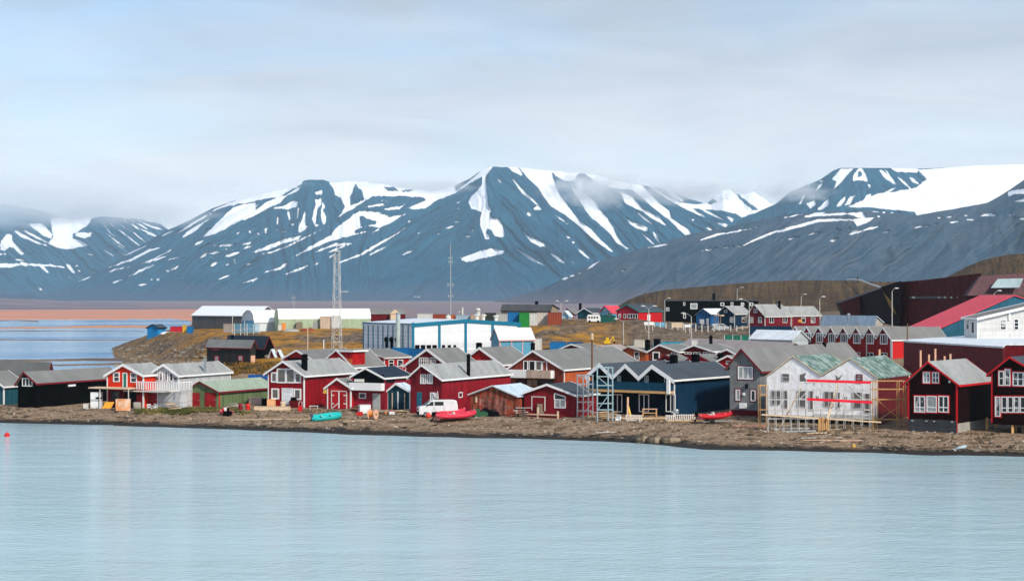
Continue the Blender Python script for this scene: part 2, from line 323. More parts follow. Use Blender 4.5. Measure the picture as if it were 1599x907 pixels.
# sand bars and mud flats in the bay at the left: strips of low ground, given by their near and far edge
BAR_MAT = mat('wet_sand', (.13,.095,.07), .8, .3, .05, color2=(.24,.17,.12), c2scale=.02)
PINK = mat('salt_marsh', (.62,.27,.12), .9, .2, .02, color2=(.42,.24,.16), c2scale=.01)
def bar(pts, m, h=.25, name='sandbar'):
    # pts: (px, y far edge, y near edge)
    P0 = np.array(pts, float); n = 160
    px = np.linspace(P0[0,0], P0[-1,0], n); yt = np.interp(px, P0[:,0], P0[:,1]); yb = np.interp(px, P0[:,0], P0[:,2])
    wv = (fbm(px/18, px*0, 4, int(P0[0,1]))-.5)
    yt = yt+wv*1.2; yb = np.maximum(yb+(fbm(px/14, px*0+3, 4, 5)-.5)*1.4, yt+.15)
    X = []; Y = []; Z = []
    for t in np.linspace(0, 1, 7):
        Df = FPX*CH/(yt-HOR); Dn = FPX*CH/(yb-HOR); D = Dn*(1-t)+Df*t
        X.append((px-799.5)/FPX*D); Y.append(D); Z.append(-.12+h*math.sin(PI*t)+0*D)
    return grid_mesh(name, np.array(X), np.array(Y), np.array(Z), m)
bar([(-200,560,567),(0,560.5,566),(70,560,565.5),(130,558.5,564),(200,558,566)], BAR_MAT)
bar([(60,569.8,570.5),(90,568.2,571.8),(140,567,571),(210,564,571)], BAR_MAT)
bar([(-200,529.5,531.8),(0,529,531.6),(80,529.6,531.8),(140,530,532),(215,530.5,532)], BAR_MAT)
bar([(-200,516.4,517.8),(0,516,518),(120,516,517.4),(225,517,518)], BAR_MAT)
bar([(-200,511,513),(0,511,513.4),(40,509.5,513.6),(90,509.5,513),(110,508.4,513),(160,507.4,513),(232,507.5,513)], PINK)
bar([(-200,500,502),(0,499.2,501),(30,499.5,501),(60,500.5,503)], BAR_MAT)
for k, (a, b, y) in enumerate([(95,150,503.5),(170,232,504.6)]): bar([(a,y,y+.2),((a+b)/2,y-.3,y+.7),(b,y,y+.2)], BAR_MAT, .1)
# ------------------------------------------------------------------ mountains
def segd(px, py, x0, y0, x1, y1):
    dx, dy = x1-x0, y1-y0; t = np.clip(((px-x0)*dx+(py-y0)*dy)/(dx*dx+dy*dy+1e-9), 0, 1)
    return np.hypot(px-x0-t*dx, py-y0-t*dy), t
def poly_sd(px, py, pts):
    inside = np.zeros(px.shape, bool); d = np.full(px.shape, 1e9); n = len(pts)
    for i in range(n):
        x0, y0 = pts[i]; x1, y1 = pts[(i+1) % n]
        dd, _ = segd(px, py, x0, y0, x1, y1); d = np.minimum(d, dd)
        if y0 != y1:
            c = ((y0 > py) != (y1 > py)) & (px < (x1-x0)*(py-y0)/(y1-y0)+x0); inside ^= c
    return np.where(inside, d, -d)
def snow_field(px, py, crops):
    S = np.full(px.shape, -1e3)
    for ox, oy, s, items in crops:
        for it in items:
            kind = it[0]; pts = [(ox+a/s, oy+b/s) for a, b in it[1]]
            xs = [p[0] for p in pts]; ys = [p[1] for p in pts]
            m = (px > min(xs)-8) & (px < max(xs)+8) & (py > min(ys)-8) & (py < max(ys)+8)
            if not m.any(): continue
            qx, qy = px[m], py[m]
            if kind == 'l':
                w = it[2]/s/2; v = np.full(qx.shape, -1e3); nn = len(pts)-1
                for i in range(nn):
                    d, t = segd(qx, qy, *pts[i], *pts[i+1]); tt = (i+t)/nn
                    v = np.maximum(v, w*(.45+.75*np.sin(PI*np.clip(tt, .06, .94)))-d)
            else: v = poly_sd(qx, qy, pts)
            S[m] = np.minimum(S[m], -v) if kind == 'r' else np.maximum(S[m], v)
    return S
def mtn_material(name, rock, rock2, low, zlow):
    m = bpy.data.materials.new(name); m.use_nodes = True; t = m.node_tree; P = t.nodes['Principled BSDF']; N = t.nodes.new; K = t.links.new
    P.inputs['Roughness'].default_value = .9; P.inputs['Specular IOR Level'].default_value = .1
    ge = N('ShaderNodeNewGeometry'); pos = ge.outputs['Position']; sp = N('ShaderNodeSeparateXYZ'); K(pos, sp.inputs[0])
    def noise(scale, det=8, rough=.6, sc=(1,1,1)):
        mp = N('ShaderNodeMapping'); mp.inputs['Scale'].default_value = sc; K(pos, mp.inputs[0])
        n = N('ShaderNodeTexNoise'); n.inputs['Scale'].default_value = scale; n.inputs['Detail'].default_value = det; n.inputs['Roughness'].default_value = rough; K(mp.outputs[0], n.inputs['Vector']); return n.outputs[0]
    def mix(f, a, b):
        n = N('ShaderNodeMix'); n.data_type = 'RGBA'; K(f, n.inputs['Factor'])
        for s_, v in (('A', a), ('B', b)):
            if isinstance(v, tuple): n.inputs[s_].default_value = (*v, 1)
            else: K(v, n.inputs[s_])
        return n.outputs['Result']
    def mr(v, a, b):
        n = N('ShaderNodeMapRange'); n.inputs[1].default_value = a; n.inputs[2].default_value = b; K(v, n.inputs[0]); return n.outputs[0]
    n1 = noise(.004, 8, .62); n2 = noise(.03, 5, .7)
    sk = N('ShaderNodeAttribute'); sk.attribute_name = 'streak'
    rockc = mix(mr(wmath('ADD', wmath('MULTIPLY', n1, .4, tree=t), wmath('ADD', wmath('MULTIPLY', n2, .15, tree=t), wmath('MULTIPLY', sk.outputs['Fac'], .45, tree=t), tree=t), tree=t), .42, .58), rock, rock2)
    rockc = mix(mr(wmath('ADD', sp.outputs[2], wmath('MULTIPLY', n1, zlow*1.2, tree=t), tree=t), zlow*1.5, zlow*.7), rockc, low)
    at_ = N('ShaderNodeAttribute'); at_.attribute_name = 'snow'
    sv = wmath('ADD', at_.outputs['Fac'], wmath('MULTIPLY', wmath('SUBTRACT', noise(.018, 6, .75), .5, tree=t), 2.2, tree=t), tree=t)
    sv = wmath('ADD', sv, wmath('MULTIPLY', wmath('SUBTRACT', sk.outputs['Fac'], .5, tree=t), 4.2, tree=t), tree=t)
    sp2 = N('ShaderNodeAttribute'); sp2.attribute_name = 'speck'
    spk = mr(wmath('ADD', wmath('ADD', wmath('MULTIPLY', noise(.009, 6, .7), .5, tree=t), wmath('MULTIPLY', sk.outputs['Fac'], .55, tree=t), tree=t), wmath('MULTIPLY', sp2.outputs['Fac'], .18, tree=t), tree=t), .755, .775)
    sv = wmath('ADD', sv, wmath('MULTIPLY', wmath('SUBTRACT', noise(.07, 4, .8), .5, tree=t), 2.2, tree=t), tree=t)
    f = wmath('MAXIMUM', mr(sv, .0, .55), spk, tree=t)
    c = mix(f, rockc, (.93, .93, .95)); K(c, P.inputs['Base Color'])
    b = N('ShaderNodeBump'); b.inputs['Distance'].default_value = 16; b.inputs['Strength'].default_value = .8; K(wmath('MULTIPLY', n2, wmath('SUBTRACT', 1.0, wmath('MULTIPLY', f, .9, tree=t), tree=t), tree=t), b.inputs['Height']); K(b.outputs[0], P.inputs['Normal'])
    return m
def mountain(name, ridge, D0, D1, mt, crops, du=1.6, nv=110, gul=(60, .0, 14), fz=-2.0, speck=None, back=2500, curve=1.25, seed=0, ridge_noise=.8, snowcalm=.6, flow=None):
    rp = np.array(ridge, float); px = np.arange(rp[0,0], rp[-1,0]+du, du)
    ry = np.interp(px, rp[:,0], rp[:,1])+(fbm(px/9, px*0+seed, 4, seed+2)-.5)*2*ridge_noise
    t = np.linspace(0, 1, nv)[:,None]; PX = px[None,:]+0*t
    y0 = HOR+(CH-fz)*FPX/D0
    PY = y0*(1-t)+ry[None,:]*t
    D = D0+(D1-D0)*t**(1/curve)
    if crops is None: S = np.full(PX.shape, -1e3)
    elif crops == 'all': S = np.full(PX.shape, 5.)
    else: S = snow_field(PX, PY, crops)
    S = np.clip(S, -3, 3)
    SP = np.zeros(PX.shape)
    for (x0, x1, ya, yb, v) in (speck or []):
        SP = np.maximum(SP, v*np.clip((PX-x0)/15, 0, 1)*np.clip((x1-PX)/15, 0, 1)*np.clip((PY-ya)/8, 0, 1)*np.clip((yb-PY)/10, 0, 1))
    # gullies: displacement along the bearing (does not move the outline), running along `flow`
    wob = (fbm(PX/40, PY/40, 3, seed+11)-.5)*26
    k = flow(PX, PY) if flow else 0*PX
    KA = (-1.0, 0.0, 1.3); g = 0*PX; big = 0*PX; st = 0*PX; wsum = 0*PX; wall_ = px.max()-px.min()
    for j, ka in enumerate(KA):
        lo = KA[j-1] if j else ka-1; hi = KA[j+1] if j < 2 else ka+1
        w = np.clip(np.minimum((k-lo)/(ka-lo), (hi-k)/(hi-ka)), 0, 1); w = np.where((j == 0) & (k <= ka) | (j == 2) & (k >= ka), 1., w)
        Q = PX+ka*(PY-380)+wob
        g = g+w*(1-np.abs(2*fbm(Q/gul[2], PY/130, 3, seed+5+j)-1)*2); big = big+w*(fbm(Q/70, PY/150, 4, seed+31+j)-.5); st = st+w*fbm(Q/3.2, PY/28, 4, seed+51+j, .65)
    env = np.sin(PI*np.clip(t, 0, 1))**.6+.15
    Dn = D-(gul[0]*g+gul[0]*2.6*big)*env*(1-.85*np.clip((S+1)/2, 0, 1)*snowcalm)
    X = (PX-799.5)/FPX*D; Y = Dn; Z = CH+(HOR-PY)/FPX*D
    X = (PX-799.5)/FPX*Dn; Z = CH+(HOR-PY)/FPX*Dn
    X = np.vstack([X, X[-1:]*(1+back/D1)]); Y = np.vstack([Y, Y[-1:]*(1+back/D1)]); Z = np.vstack([Z, Z[-1:]*.3])
    S = np.vstack([S, S[-1:]]); SP = np.vstack([SP, SP[-1:]*0]); st = np.vstack([st, st[-1:]])
    return grid_mesh(name, X, Y, Z, mt, {'snow': S, 'speck': SP, 'streak': st})
P='p'; Lk='l'; Rk='r'
cA = (0, 240, 3.4875); cB = (380, 240, 3.488); cC = (700, 240, 3.4875); cD = (1000, 240, 3.78); cE = (1200, 240, 3.78)
snowA = [(*cA, [
 (P,[(0,480),(40,435),(65,440),(70,480),(130,545),(115,550),(75,510),(50,512),(30,528),(0,528)]),(P,[(-200,540),(35,542),(30,553),(-200,552)]),
 (P,[(-200,600),(0,595),(110,598),(115,590),(180,600),(215,598),(235,605),(270,600),(355,615),(350,624),(300,618),(240,612),(270,650),(255,648),(215,615),(150,606),(145,614),(115,606),(60,622),(0,622),(-200,630)]),
 (P,[(360,600),(385,605),(410,650),(400,650),(365,618)]),
 (P,[(270,350),(500,350),(480,390),(400,440),(395,460),(440,475),(490,500),(380,520),(330,520),(260,490),(290,450)]),
 (P,[(75,420),(95,420),(180,465),(250,495),(260,505),(200,490),(110,450)]),(P,[(110,415),(140,415),(260,480),(262,490),(190,460)]),(P,[(150,380),(230,380),(290,440),(280,465),(230,445)]),
 (P,[(405,440),(440,428),(500,430),(495,450),(460,460),(410,452)]),(Lk,[(460,543),(520,553)],7),
 (Lk,[(575,430),(640,480),(680,510)],7),(Lk,[(570,525),(635,565)],6),(Lk,[(600,380),(700,455),(760,500)],8),(Lk,[(640,375),(740,440),(790,480)],7),(Lk,[(680,365),(760,410),(840,440)],8),
 (Lk,[(720,365),(800,410)],8),(Lk,[(560,380),(600,430),(650,470)],6),(Lk,[(740,360),(830,400),(920,420)],9),(Lk,[(700,460),(770,505)],7),(Lk,[(640,530),(700,560)],5),(Lk,[(600,470),(690,535)],6),(Lk,[(780,430),(860,450)],7),
 (Lk,[(85,578),(150,580)],5),(Lk,[(215,735),(230,740)],9),(Lk,[(370,670),(385,675)],6),(Lk,[(405,610),(425,612)],9),(Lk,[(425,636),(440,640)],9)])]
snowB = [(*cA, [
 (Lk,[(615,577),(700,545),(800,500)],8),(Lk,[(590,620),(720,575),(820,525),(870,512)],13),(Lk,[(562,650),(640,628),(720,615)],7),(Lk,[(683,677),(760,640),(840,605)],8),(Lk,[(752,603),(830,580),(905,560)],11),
 (Lk,[(830,578),(930,525)],6),(Lk,[(618,702),(665,686)],7),(Lk,[(755,716),(800,710)],9),(Lk,[(918,578),(970,563)],8),(Lk,[(935,633),(975,612)],11),(Lk,[(418,696),(490,672)],9),(Lk,[(340,687),(365,679)],8),(Lk,[(855,684),(868,686)],9),(Lk,[(822,684),(832,686)],9),
 (Lk,[(965,435),(1060,375),(1150,325)],12),(Lk,[(1000,450),(1050,415),(1105,380)],18),(Lk,[(1150,350),(1110,375)],6),
 (P,[(1085,462),(1160,400),(1230,330),(1270,290),(1395,262),(1395,330),(1290,375),(1200,425),(1110,455)]),(Lk,[(1062,495),(1105,475)],13),(Lk,[(1165,500),(1270,497)],9),(Lk,[(1235,558),(1300,538)],14),(Lk,[(1330,520),(1370,500)],9),
 (Lk,[(1320,493),(1370,485)],9),(Lk,[(1095,565),(1130,540)],14),(Lk,[(1140,543),(1200,535)],7),(Lk,[(1150,612),(1180,592)],9),(Lk,[(1190,684),(1250,662)],8),(Lk,[(1300,712),(1395,680)],8),(Lk,[(1275,575),(1283,598)],9),(Lk,[(1230,604),(1255,602)],7),(Lk,[(1228,515),(1238,522)],9),(Lk,[(1290,435),(1305,430)],8),(Lk,[(905,635),(920,640)],7),(Lk,[(995,672),(1000,676)],8),
 (P,[(1130,325),(1160,305),(1250,265),(1395,215),(1395,262),(1290,275),(1200,300),(1150,320)]),(Lk,[(880,450),(940,420)],9)]),
 (*cB, [
 (P,[(-30,232),(60,215),(150,190),(250,160),(335,135),(320,165),(260,200),(200,235),(130,245),(60,260),(0,262)]),(P,[(0,335),(60,310),(130,260),(230,225),(320,175),(300,200),(240,230),(200,270),(130,300),(60,340),(0,368)]),
 (P,[(0,280),(60,285),(90,270),(60,300),(0,330)]),(P,[(150,298),(230,280),(270,258),(298,262),(290,290),(240,303),(190,300)]),
 (P,[(300,270),(308,300),(302,350),(307,390),(335,310),(341,315),(338,390),(358,395),(310,432),(297,425),(303,380),(288,350)]),(P,[(240,315),(250,320),(262,375),(282,380),(270,395),(258,390)]),(P,[(264,313),(273,313),(264,360)]),
 (P,[(183,340),(194,340),(191,392),(180,380)]),(Lk,[(175,402),(190,418)],7),(Lk,[(202,405),(213,430),(235,420)],9),(P,[(385,210),(430,198),(432,220),(400,228)]),
 (P,[(390,250),(425,242),(428,275),(405,300),(397,350),(397,380),(412,385),(400,405),(385,385),(375,360),(382,310),(395,280)]),(P,[(430,262),(447,290),(432,305),(452,345),(448,385),(435,390),(420,340),(425,300)]),
 (P,[(117,405),(130,405),(125,435),(117,432)]),(P,[(52,535),(120,505),(230,460),(320,445),(300,470),(220,490),(150,520),(70,540)]),(Lk,[(70,550),(150,538),(250,500),(440,405)],9),(Lk,[(30,415),(42,435)],7),(Lk,[(78,430),(84,438)],7),
 (P,[(470,160),(480,140),(640,120),(1150,170),(1160,212),(1050,260),(990,300),(950,300),(1000,270),(980,240),(860,232),(700,232),(660,262),(560,325),(480,370),(535,325),(548,290),(530,240),(500,225),(490,200)]),
 (Rk,[(595,215),(612,160),(625,185),(645,200),(657,250),(585,285),(580,235)]),(Rk,[(765,182),(820,182),(850,205),(790,203)]),(Rk,[(860,202),(920,195),(930,200),(870,208)]),(Rk,[(498,228),(530,255),(540,310),(520,300),(500,240)]),
 (P,[(255,572),(380,495),(480,440),(500,410),(600,330),(640,310),(740,318),(800,345),(885,328),(800,380),(740,405),(690,395),(650,402),(600,420),(610,440),(530,462),(470,480),(420,500),(350,530)]),
 (Rk,[(635,345),(655,340),(675,358),(725,370),(720,383),(640,398)]),
 (P,[(650,290),(760,270),(772,283),(660,295)]),(P,[(765,298),(860,285),(890,270),(850,303),(775,310)]),(P,[(890,295),(985,255),(1040,260),(960,305),(920,305)]),
 (Lk,[(525,592),(640,550),(760,480),(885,405)],13),(Lk,[(690,550),(775,508)],9),(Lk,[(395,535),(500,495),(590,490)],13),(Lk,[(445,545),(590,487)],9),(Lk,[(705,430),(750,405)],9),(Lk,[(600,440),(690,420)],9),
 (Lk,[(155,635),(200,625),(238,595)],14),(Lk,[(235,655),(330,620),(350,608)],11),(Lk,[(120,645),(145,640)],9),(Lk,[(0,705),(75,680)],11),(Lk,[(390,603),(410,595)],10),(Lk,[(458,573),(500,545)],8),(Lk,[(870,550),(930,525)],8),(Lk,[(15,605),(45,598)],8),
 (P,[(1240,140),(1300,90),(1370,55),(1345,95),(1325,120),(1320,160),(1330,240),(1330,280),(1355,315),(1340,320),(1350,345),(1395,355),(1415,400),(1425,450),(1400,458),(1370,450),(1350,415),(1330,408),(1325,430),(1350,465),(1315,468),(1305,430),(1290,390),(1290,350),(1300,320),(1240,300),(1228,265),(1240,235),(1275,200),(1300,170),(1302,125),(1240,160),(1150,215)]),
 (P,[(1180,565),(1250,545),(1300,525),(1350,513),(1420,530),(1415,545),(1350,562),(1280,575),(1220,592),(1190,582)]),
 (Lk,[(1100,407),(1145,395)],9),(Lk,[(1205,448),(1235,450)],11),(Lk,[(1230,415),(1255,415)],9),(Lk,[(1058,435),(1070,433)],9),(Lk,[(945,435),(965,430)],8),(Lk,[(925,780),(978,780)],5),(Lk,[(895,375),(912,362)],8),(Lk,[(1155,270),(1185,262)],7),(Lk,[(1160,300),(1175,298)],7),(Lk,[(1150,375),(1180,370)],7),(Lk,[(1030,630),(1040,632)],7)]),
 (*cC, [
 (P,[(310,60),(375,70),(405,110),(400,125),(350,100)]),(P,[(340,130),(355,135),(400,190),(495,280),(480,278),(400,215)]),(Lk,[(270,140),(292,165)],8),(P,[(455,295),(490,283),(512,305),(470,310)]),(P,[(422,318),(445,318),(455,345),(435,340)]),
 (P,[(380,70),(460,80),(560,90),(575,140),(590,190),(610,230),(680,320),(720,370),(780,410),(830,470),(905,535),(890,535),(840,505),(790,465),(720,405),(640,340),(560,290),(520,240),(490,190),(420,120)]),
 (P,[(560,100),(600,135),(640,152),(690,145),(715,100),(560,80)]),
 (P,[(660,180),(700,195),(705,150),(730,145),(735,195),(760,230),(800,260),(830,310),(870,360),(900,400),(915,440),(950,490),(988,518),(970,520),(920,490),(880,440),(820,385),(780,350),(740,300),(700,230)]),
 (P,[(725,100),(860,100),(960,130),(1040,150),(1100,220),(1150,270),(1205,310),(1215,350),(1260,380),(1310,410),(1325,438),(1290,445),(1250,410),(1200,360),(1120,300),(1000,200),(900,190),(810,160)]),
 (P,[(940,210),(1000,230),(1060,300),(1140,340),(1195,390),(1180,392),(1100,350),(1060,315),(1020,300),(960,270)]),(Lk,[(1020,315),(1110,382)],11),(P,[(965,345),(1010,372),(1085,400),(1085,425),(1030,410),(990,385)]),
 (Lk,[(1060,435),(1120,495)],8),(Lk,[(1118,428),(1150,488)],10),(P,[(390,405),(440,450),(525,490),(530,508),(500,508),(560,545),(645,600),(600,585),(520,520),(450,480)]),
 (Lk,[(378,523),(450,570),(525,610)],10),(Lk,[(585,337),(652,383)],8),(P,[(703,515),(730,530),(785,580),(760,570),(720,540)]),(Lk,[(643,452),(662,460)],12),(Lk,[(675,480),(688,486)],11),
 (Lk,[(1100,180),(1200,245),(1300,300),(1395,345)],12),(Lk,[(560,545),(640,590)],7),(Lk,[(675,585),(688,600)],5)]),
 (*cD, [
 (P,[(120,195),(230,285),(330,300),(450,285),(520,215),(560,250),(650,320),(700,330),(690,345),(600,380),(560,355),(500,340),(400,330),(310,325),(390,375),(340,360),(240,310)]),
 (P,[(100,170),(160,200),(260,280),(240,285),(150,220)]),(Lk,[(355,325),(490,390)],9),(P,[(500,355),(555,390),(540,405),(510,375)]),(P,[(448,398),(520,420),(500,438),(460,415)]),(Lk,[(390,435),(425,455)],14),(Lk,[(302,390),(318,392)],14)])]
snowC = [(*cD, [(P,[(250,100),(900,100),(900,420),(250,420)]),(Rk,[(530,205),(560,225),(650,300),(705,330),(670,335),(600,280)]),(Rk,[(400,290),(430,265),(455,285),(450,305),(410,305)]),(Rk,[(665,215),(700,225),(790,290),(770,292),(700,240)]),(Rk,[(500,265),(520,270),(515,305)])])]
snowD = [(*cD, [
 (P,[(1180,90),(1260,88),(1220,130),(1190,170),(1140,210),(1160,165),(1130,150),(1150,130)]),(P,[(1290,85),(1310,90),(1330,120),(1345,170),(1290,155),(1270,160),(1250,165),(1255,130)]),(Rk,[(1285,105),(1305,105),(1310,130),(1285,145)]),
 (P,[(1395,90),(1430,95),(1470,140),(1512,180),(1490,180),(1440,140)]),(Lk,[(1040,215),(1070,180)],10),(P,[(930,300),(965,240),(972,245),(950,300)]),(P,[(975,295),(1030,275),(1040,300),(1000,330),(990,310)]),
 (P,[(1045,330),(1115,255),(1115,300),(1070,335)]),(P,[(1150,318),(1180,280),(1215,245),(1210,280),(1180,310)]),(P,[(1200,310),(1240,250),(1270,245),(1240,300)]),(Lk,[(1345,180),(1355,200)],14),(Lk,[(770,305),(795,298)],8),(Lk,[(1050,165),(1080,160)],8),(Lk,[(985,188),(1000,185)],8),(Lk,[(1020,235),(1024,268)],9)]),
 (*cE, [(P,[(450,318),(520,290),(640,235),(740,225),(870,200),(930,150),(880,95),(1020,84),(1508,30),(1900,10),(1900,300),(1508,200),(1460,230),(1380,260),(1290,300),(1100,345),(880,375),(860,345),(750,335),(600,318)]),
 (P,[(690,80),(880,84),(885,115),(760,110)]),(Lk,[(765,140),(835,203)],14),(Lk,[(835,145),(885,178)],18),(Lk,[(570,265),(605,240)],14),(Lk,[(690,95),(750,185)],12),(Lk,[(700,225),(745,205)],14),(P,[(590,180),(605,185),(600,200)])])]
snowE = [(*cD, [
 (Lk,[(355,510),(450,480),(655,442)],11),(Lk,[(610,540),(700,500),(800,460),(950,425),(1050,395),(1250,388),(1290,400)],17),(P,[(1250,385),(1310,380),(1385,375),(1350,405),(1280,430),(1265,410)]),(P,[(840,385),(960,360),(970,350),(860,372)]),
 (P,[(970,370),(1050,345),(1115,335),(1080,355),(1180,350),(1310,345),(1330,380),(1290,380),(1240,362),(1130,365),(1050,372),(970,378)]),(Lk,[(865,508),(935,493)],10),(Lk,[(988,478),(1060,466)],10),(Lk,[(388,567),(420,567)],12),(Lk,[(440,557),(455,557)],9),(Lk,[(485,552),(520,550)],10),(Lk,[(540,550),(550,548)],8),(Lk,[(575,543),(595,543)],9),(Lk,[(365,568),(372,569)],9),
 (Lk,[(1120,518),(1165,500)],14),(Lk,[(1230,475),(1305,455)],16),(Lk,[(1320,452),(1400,432)],12),(Lk,[(50,555),(160,535)],10),(Lk,[(1160,445),(1180,455)],10),(Lk,[(1220,443),(1240,446)],8),(Lk,[(680,435),(692,434)],7),(Lk,[(1430,468),(1475,458)],6)]),
 (*cE, [(Lk,[(1065,408),(1135,400)],10),(Lk,[(1170,390),(1220,390)],10),(Lk,[(1255,370),(1300,358),(1340,366)],16),(Lk,[(860,438),(950,425)],8),(Lk,[(975,422),(1000,420)],9),(Lk,[(1050,375),(1085,370)],10),(Lk,[(1000,378),(1025,377)],9),
 (P,[(1415,225),(1450,215),(1500,205),(1560,200),(1560,240),(1460,240),(1415,252)]),(P,[(1445,280),(1508,262),(1560,255),(1560,285),(1450,285)]),(Lk,[(1475,385),(1540,383)],10),(Lk,[(595,325),(650,345)],16),(Lk,[(830,352),(868,357)],12),(Lk,[(675,347),(690,348)],12),(Lk,[(725,347),(740,352)],10),(Lk,[(1420,360),(1428,360)],8),(Lk,[(1155,366),(1180,366)],8),(Lk,[(640,370),(662,372)],12)]),
 (*cC, [(Lk,[(760,628),(823,583)],12),(Lk,[(620,683),(655,675)],12),(Lk,[(665,667),(690,662)],10),(Lk,[(705,655),(725,648)],9),(Lk,[(1095,510),(1195,492)],9),(Lk,[(950,638),(962,634)],8)])]
MR = mtn_material('haze_blue_rock', (.004,.054,.110), (.012,.098,.17), (.060,.095,.15), 110.)  # blue of the distance haze is put into the rock colour
MRE = mtn_material('moraine_rock', (.020,.056,.098), (.075,.095,.13), (.13,.115,.14), 60.)  # haze blue is put into the foothill rock as well
sgn = lambda c, k=.9: (lambda px, py: -k*np.sign(px-c)*np.clip(np.abs(px-c)/60, 0, 1)*1.0)
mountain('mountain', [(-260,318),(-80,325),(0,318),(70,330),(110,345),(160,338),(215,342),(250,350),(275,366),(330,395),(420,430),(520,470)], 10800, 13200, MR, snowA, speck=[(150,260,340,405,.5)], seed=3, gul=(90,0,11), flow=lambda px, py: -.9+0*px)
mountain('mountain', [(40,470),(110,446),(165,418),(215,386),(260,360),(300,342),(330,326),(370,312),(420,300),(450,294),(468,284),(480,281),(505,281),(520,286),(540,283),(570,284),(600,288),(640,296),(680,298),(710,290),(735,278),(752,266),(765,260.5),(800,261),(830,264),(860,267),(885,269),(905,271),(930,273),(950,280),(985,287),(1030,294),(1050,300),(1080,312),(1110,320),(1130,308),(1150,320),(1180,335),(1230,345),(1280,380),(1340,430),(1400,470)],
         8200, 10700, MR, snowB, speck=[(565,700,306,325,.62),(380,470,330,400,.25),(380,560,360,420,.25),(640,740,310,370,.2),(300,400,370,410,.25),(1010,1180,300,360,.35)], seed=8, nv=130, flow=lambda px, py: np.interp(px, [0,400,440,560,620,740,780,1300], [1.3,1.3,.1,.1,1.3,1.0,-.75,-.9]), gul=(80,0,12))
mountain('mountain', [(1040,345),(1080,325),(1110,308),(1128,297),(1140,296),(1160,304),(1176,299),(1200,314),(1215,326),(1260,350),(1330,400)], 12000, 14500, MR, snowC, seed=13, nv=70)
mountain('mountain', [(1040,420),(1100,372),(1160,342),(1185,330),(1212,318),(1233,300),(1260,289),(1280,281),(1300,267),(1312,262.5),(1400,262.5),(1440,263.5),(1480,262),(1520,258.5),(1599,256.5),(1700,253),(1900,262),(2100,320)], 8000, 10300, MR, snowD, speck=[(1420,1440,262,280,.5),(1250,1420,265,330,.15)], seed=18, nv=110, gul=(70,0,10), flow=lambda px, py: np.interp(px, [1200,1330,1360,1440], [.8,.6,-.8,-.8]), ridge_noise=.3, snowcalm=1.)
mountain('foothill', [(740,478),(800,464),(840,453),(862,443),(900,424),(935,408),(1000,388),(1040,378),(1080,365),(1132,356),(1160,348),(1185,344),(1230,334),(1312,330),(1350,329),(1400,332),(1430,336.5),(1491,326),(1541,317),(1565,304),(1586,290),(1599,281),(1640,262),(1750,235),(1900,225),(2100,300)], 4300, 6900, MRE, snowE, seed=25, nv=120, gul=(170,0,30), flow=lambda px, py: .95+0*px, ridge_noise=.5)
mountain('hill', [(-700,462),(-300,462),(0,465),(120,470.5),(230,473),(330,475.5),(430,480)], 2300, 5200, PINK if False else mat('alluvial_fan', (.17,.16,.19), .95, .2, .004, color2=(.27,.19,.19), c2scale=.002), None, seed=31, nv=24, gul=(40,0,30), back=900, fz=.2, ridge_noise=.3, curve=.55)
HB = mtn_material('brown_hill', (.070,.043,.022), (.125,.078,.036), (.24,.15,.045), 5.)
mountain('hill', [(930,492),(968,476),(985,466),(1005,459),(1040,452),(1100,447),(1160,442),(1240,437.5),(1310,438),(1380,440),(1450,440),(1560,440),(1800,440)], 640, 1150, HB, None, seed=37, nv=60, gul=(16,0,26), back=500, fz=7.5, ridge_noise=.5)
mountain('hill', [(1380,470),(1440,452),(1480,432),(1510,416),(1530,408),(1555,401),(1580,397),(1620,394),(1750,390),(2000,400)], 620, 1000, HB, None, seed=41, nv=60, gul=(14,0,24), back=500, fz=8, ridge_noise=.4)
# ------------------------------------------------------------------ air
def volume(name, dens, colr, aniso=0.0):
    m = bpy.data.materials.new(name); m.use_nodes = True; t = m.node_tree; t.nodes.clear()
    o = t.nodes.new('ShaderNodeOutputMaterial'); v = t.nodes.new('ShaderNodeVolumePrincipled'); t.links.new(v.outputs[0], o.inputs['Volume'])
    v.inputs['Density'].default_value = dens; v.inputs['Color'].default_value = (*colr, 1); v.inputs['Anisotropy'].default_value = aniso
    return m, v
hm, hv = volume('haze', 3.4e-5, (.60, .86, 1.0))
hz = MB().box(-9000, 9000, -300, 17500, -4, 1010).build('haze', hm); hz['kind'] = 'stuff'

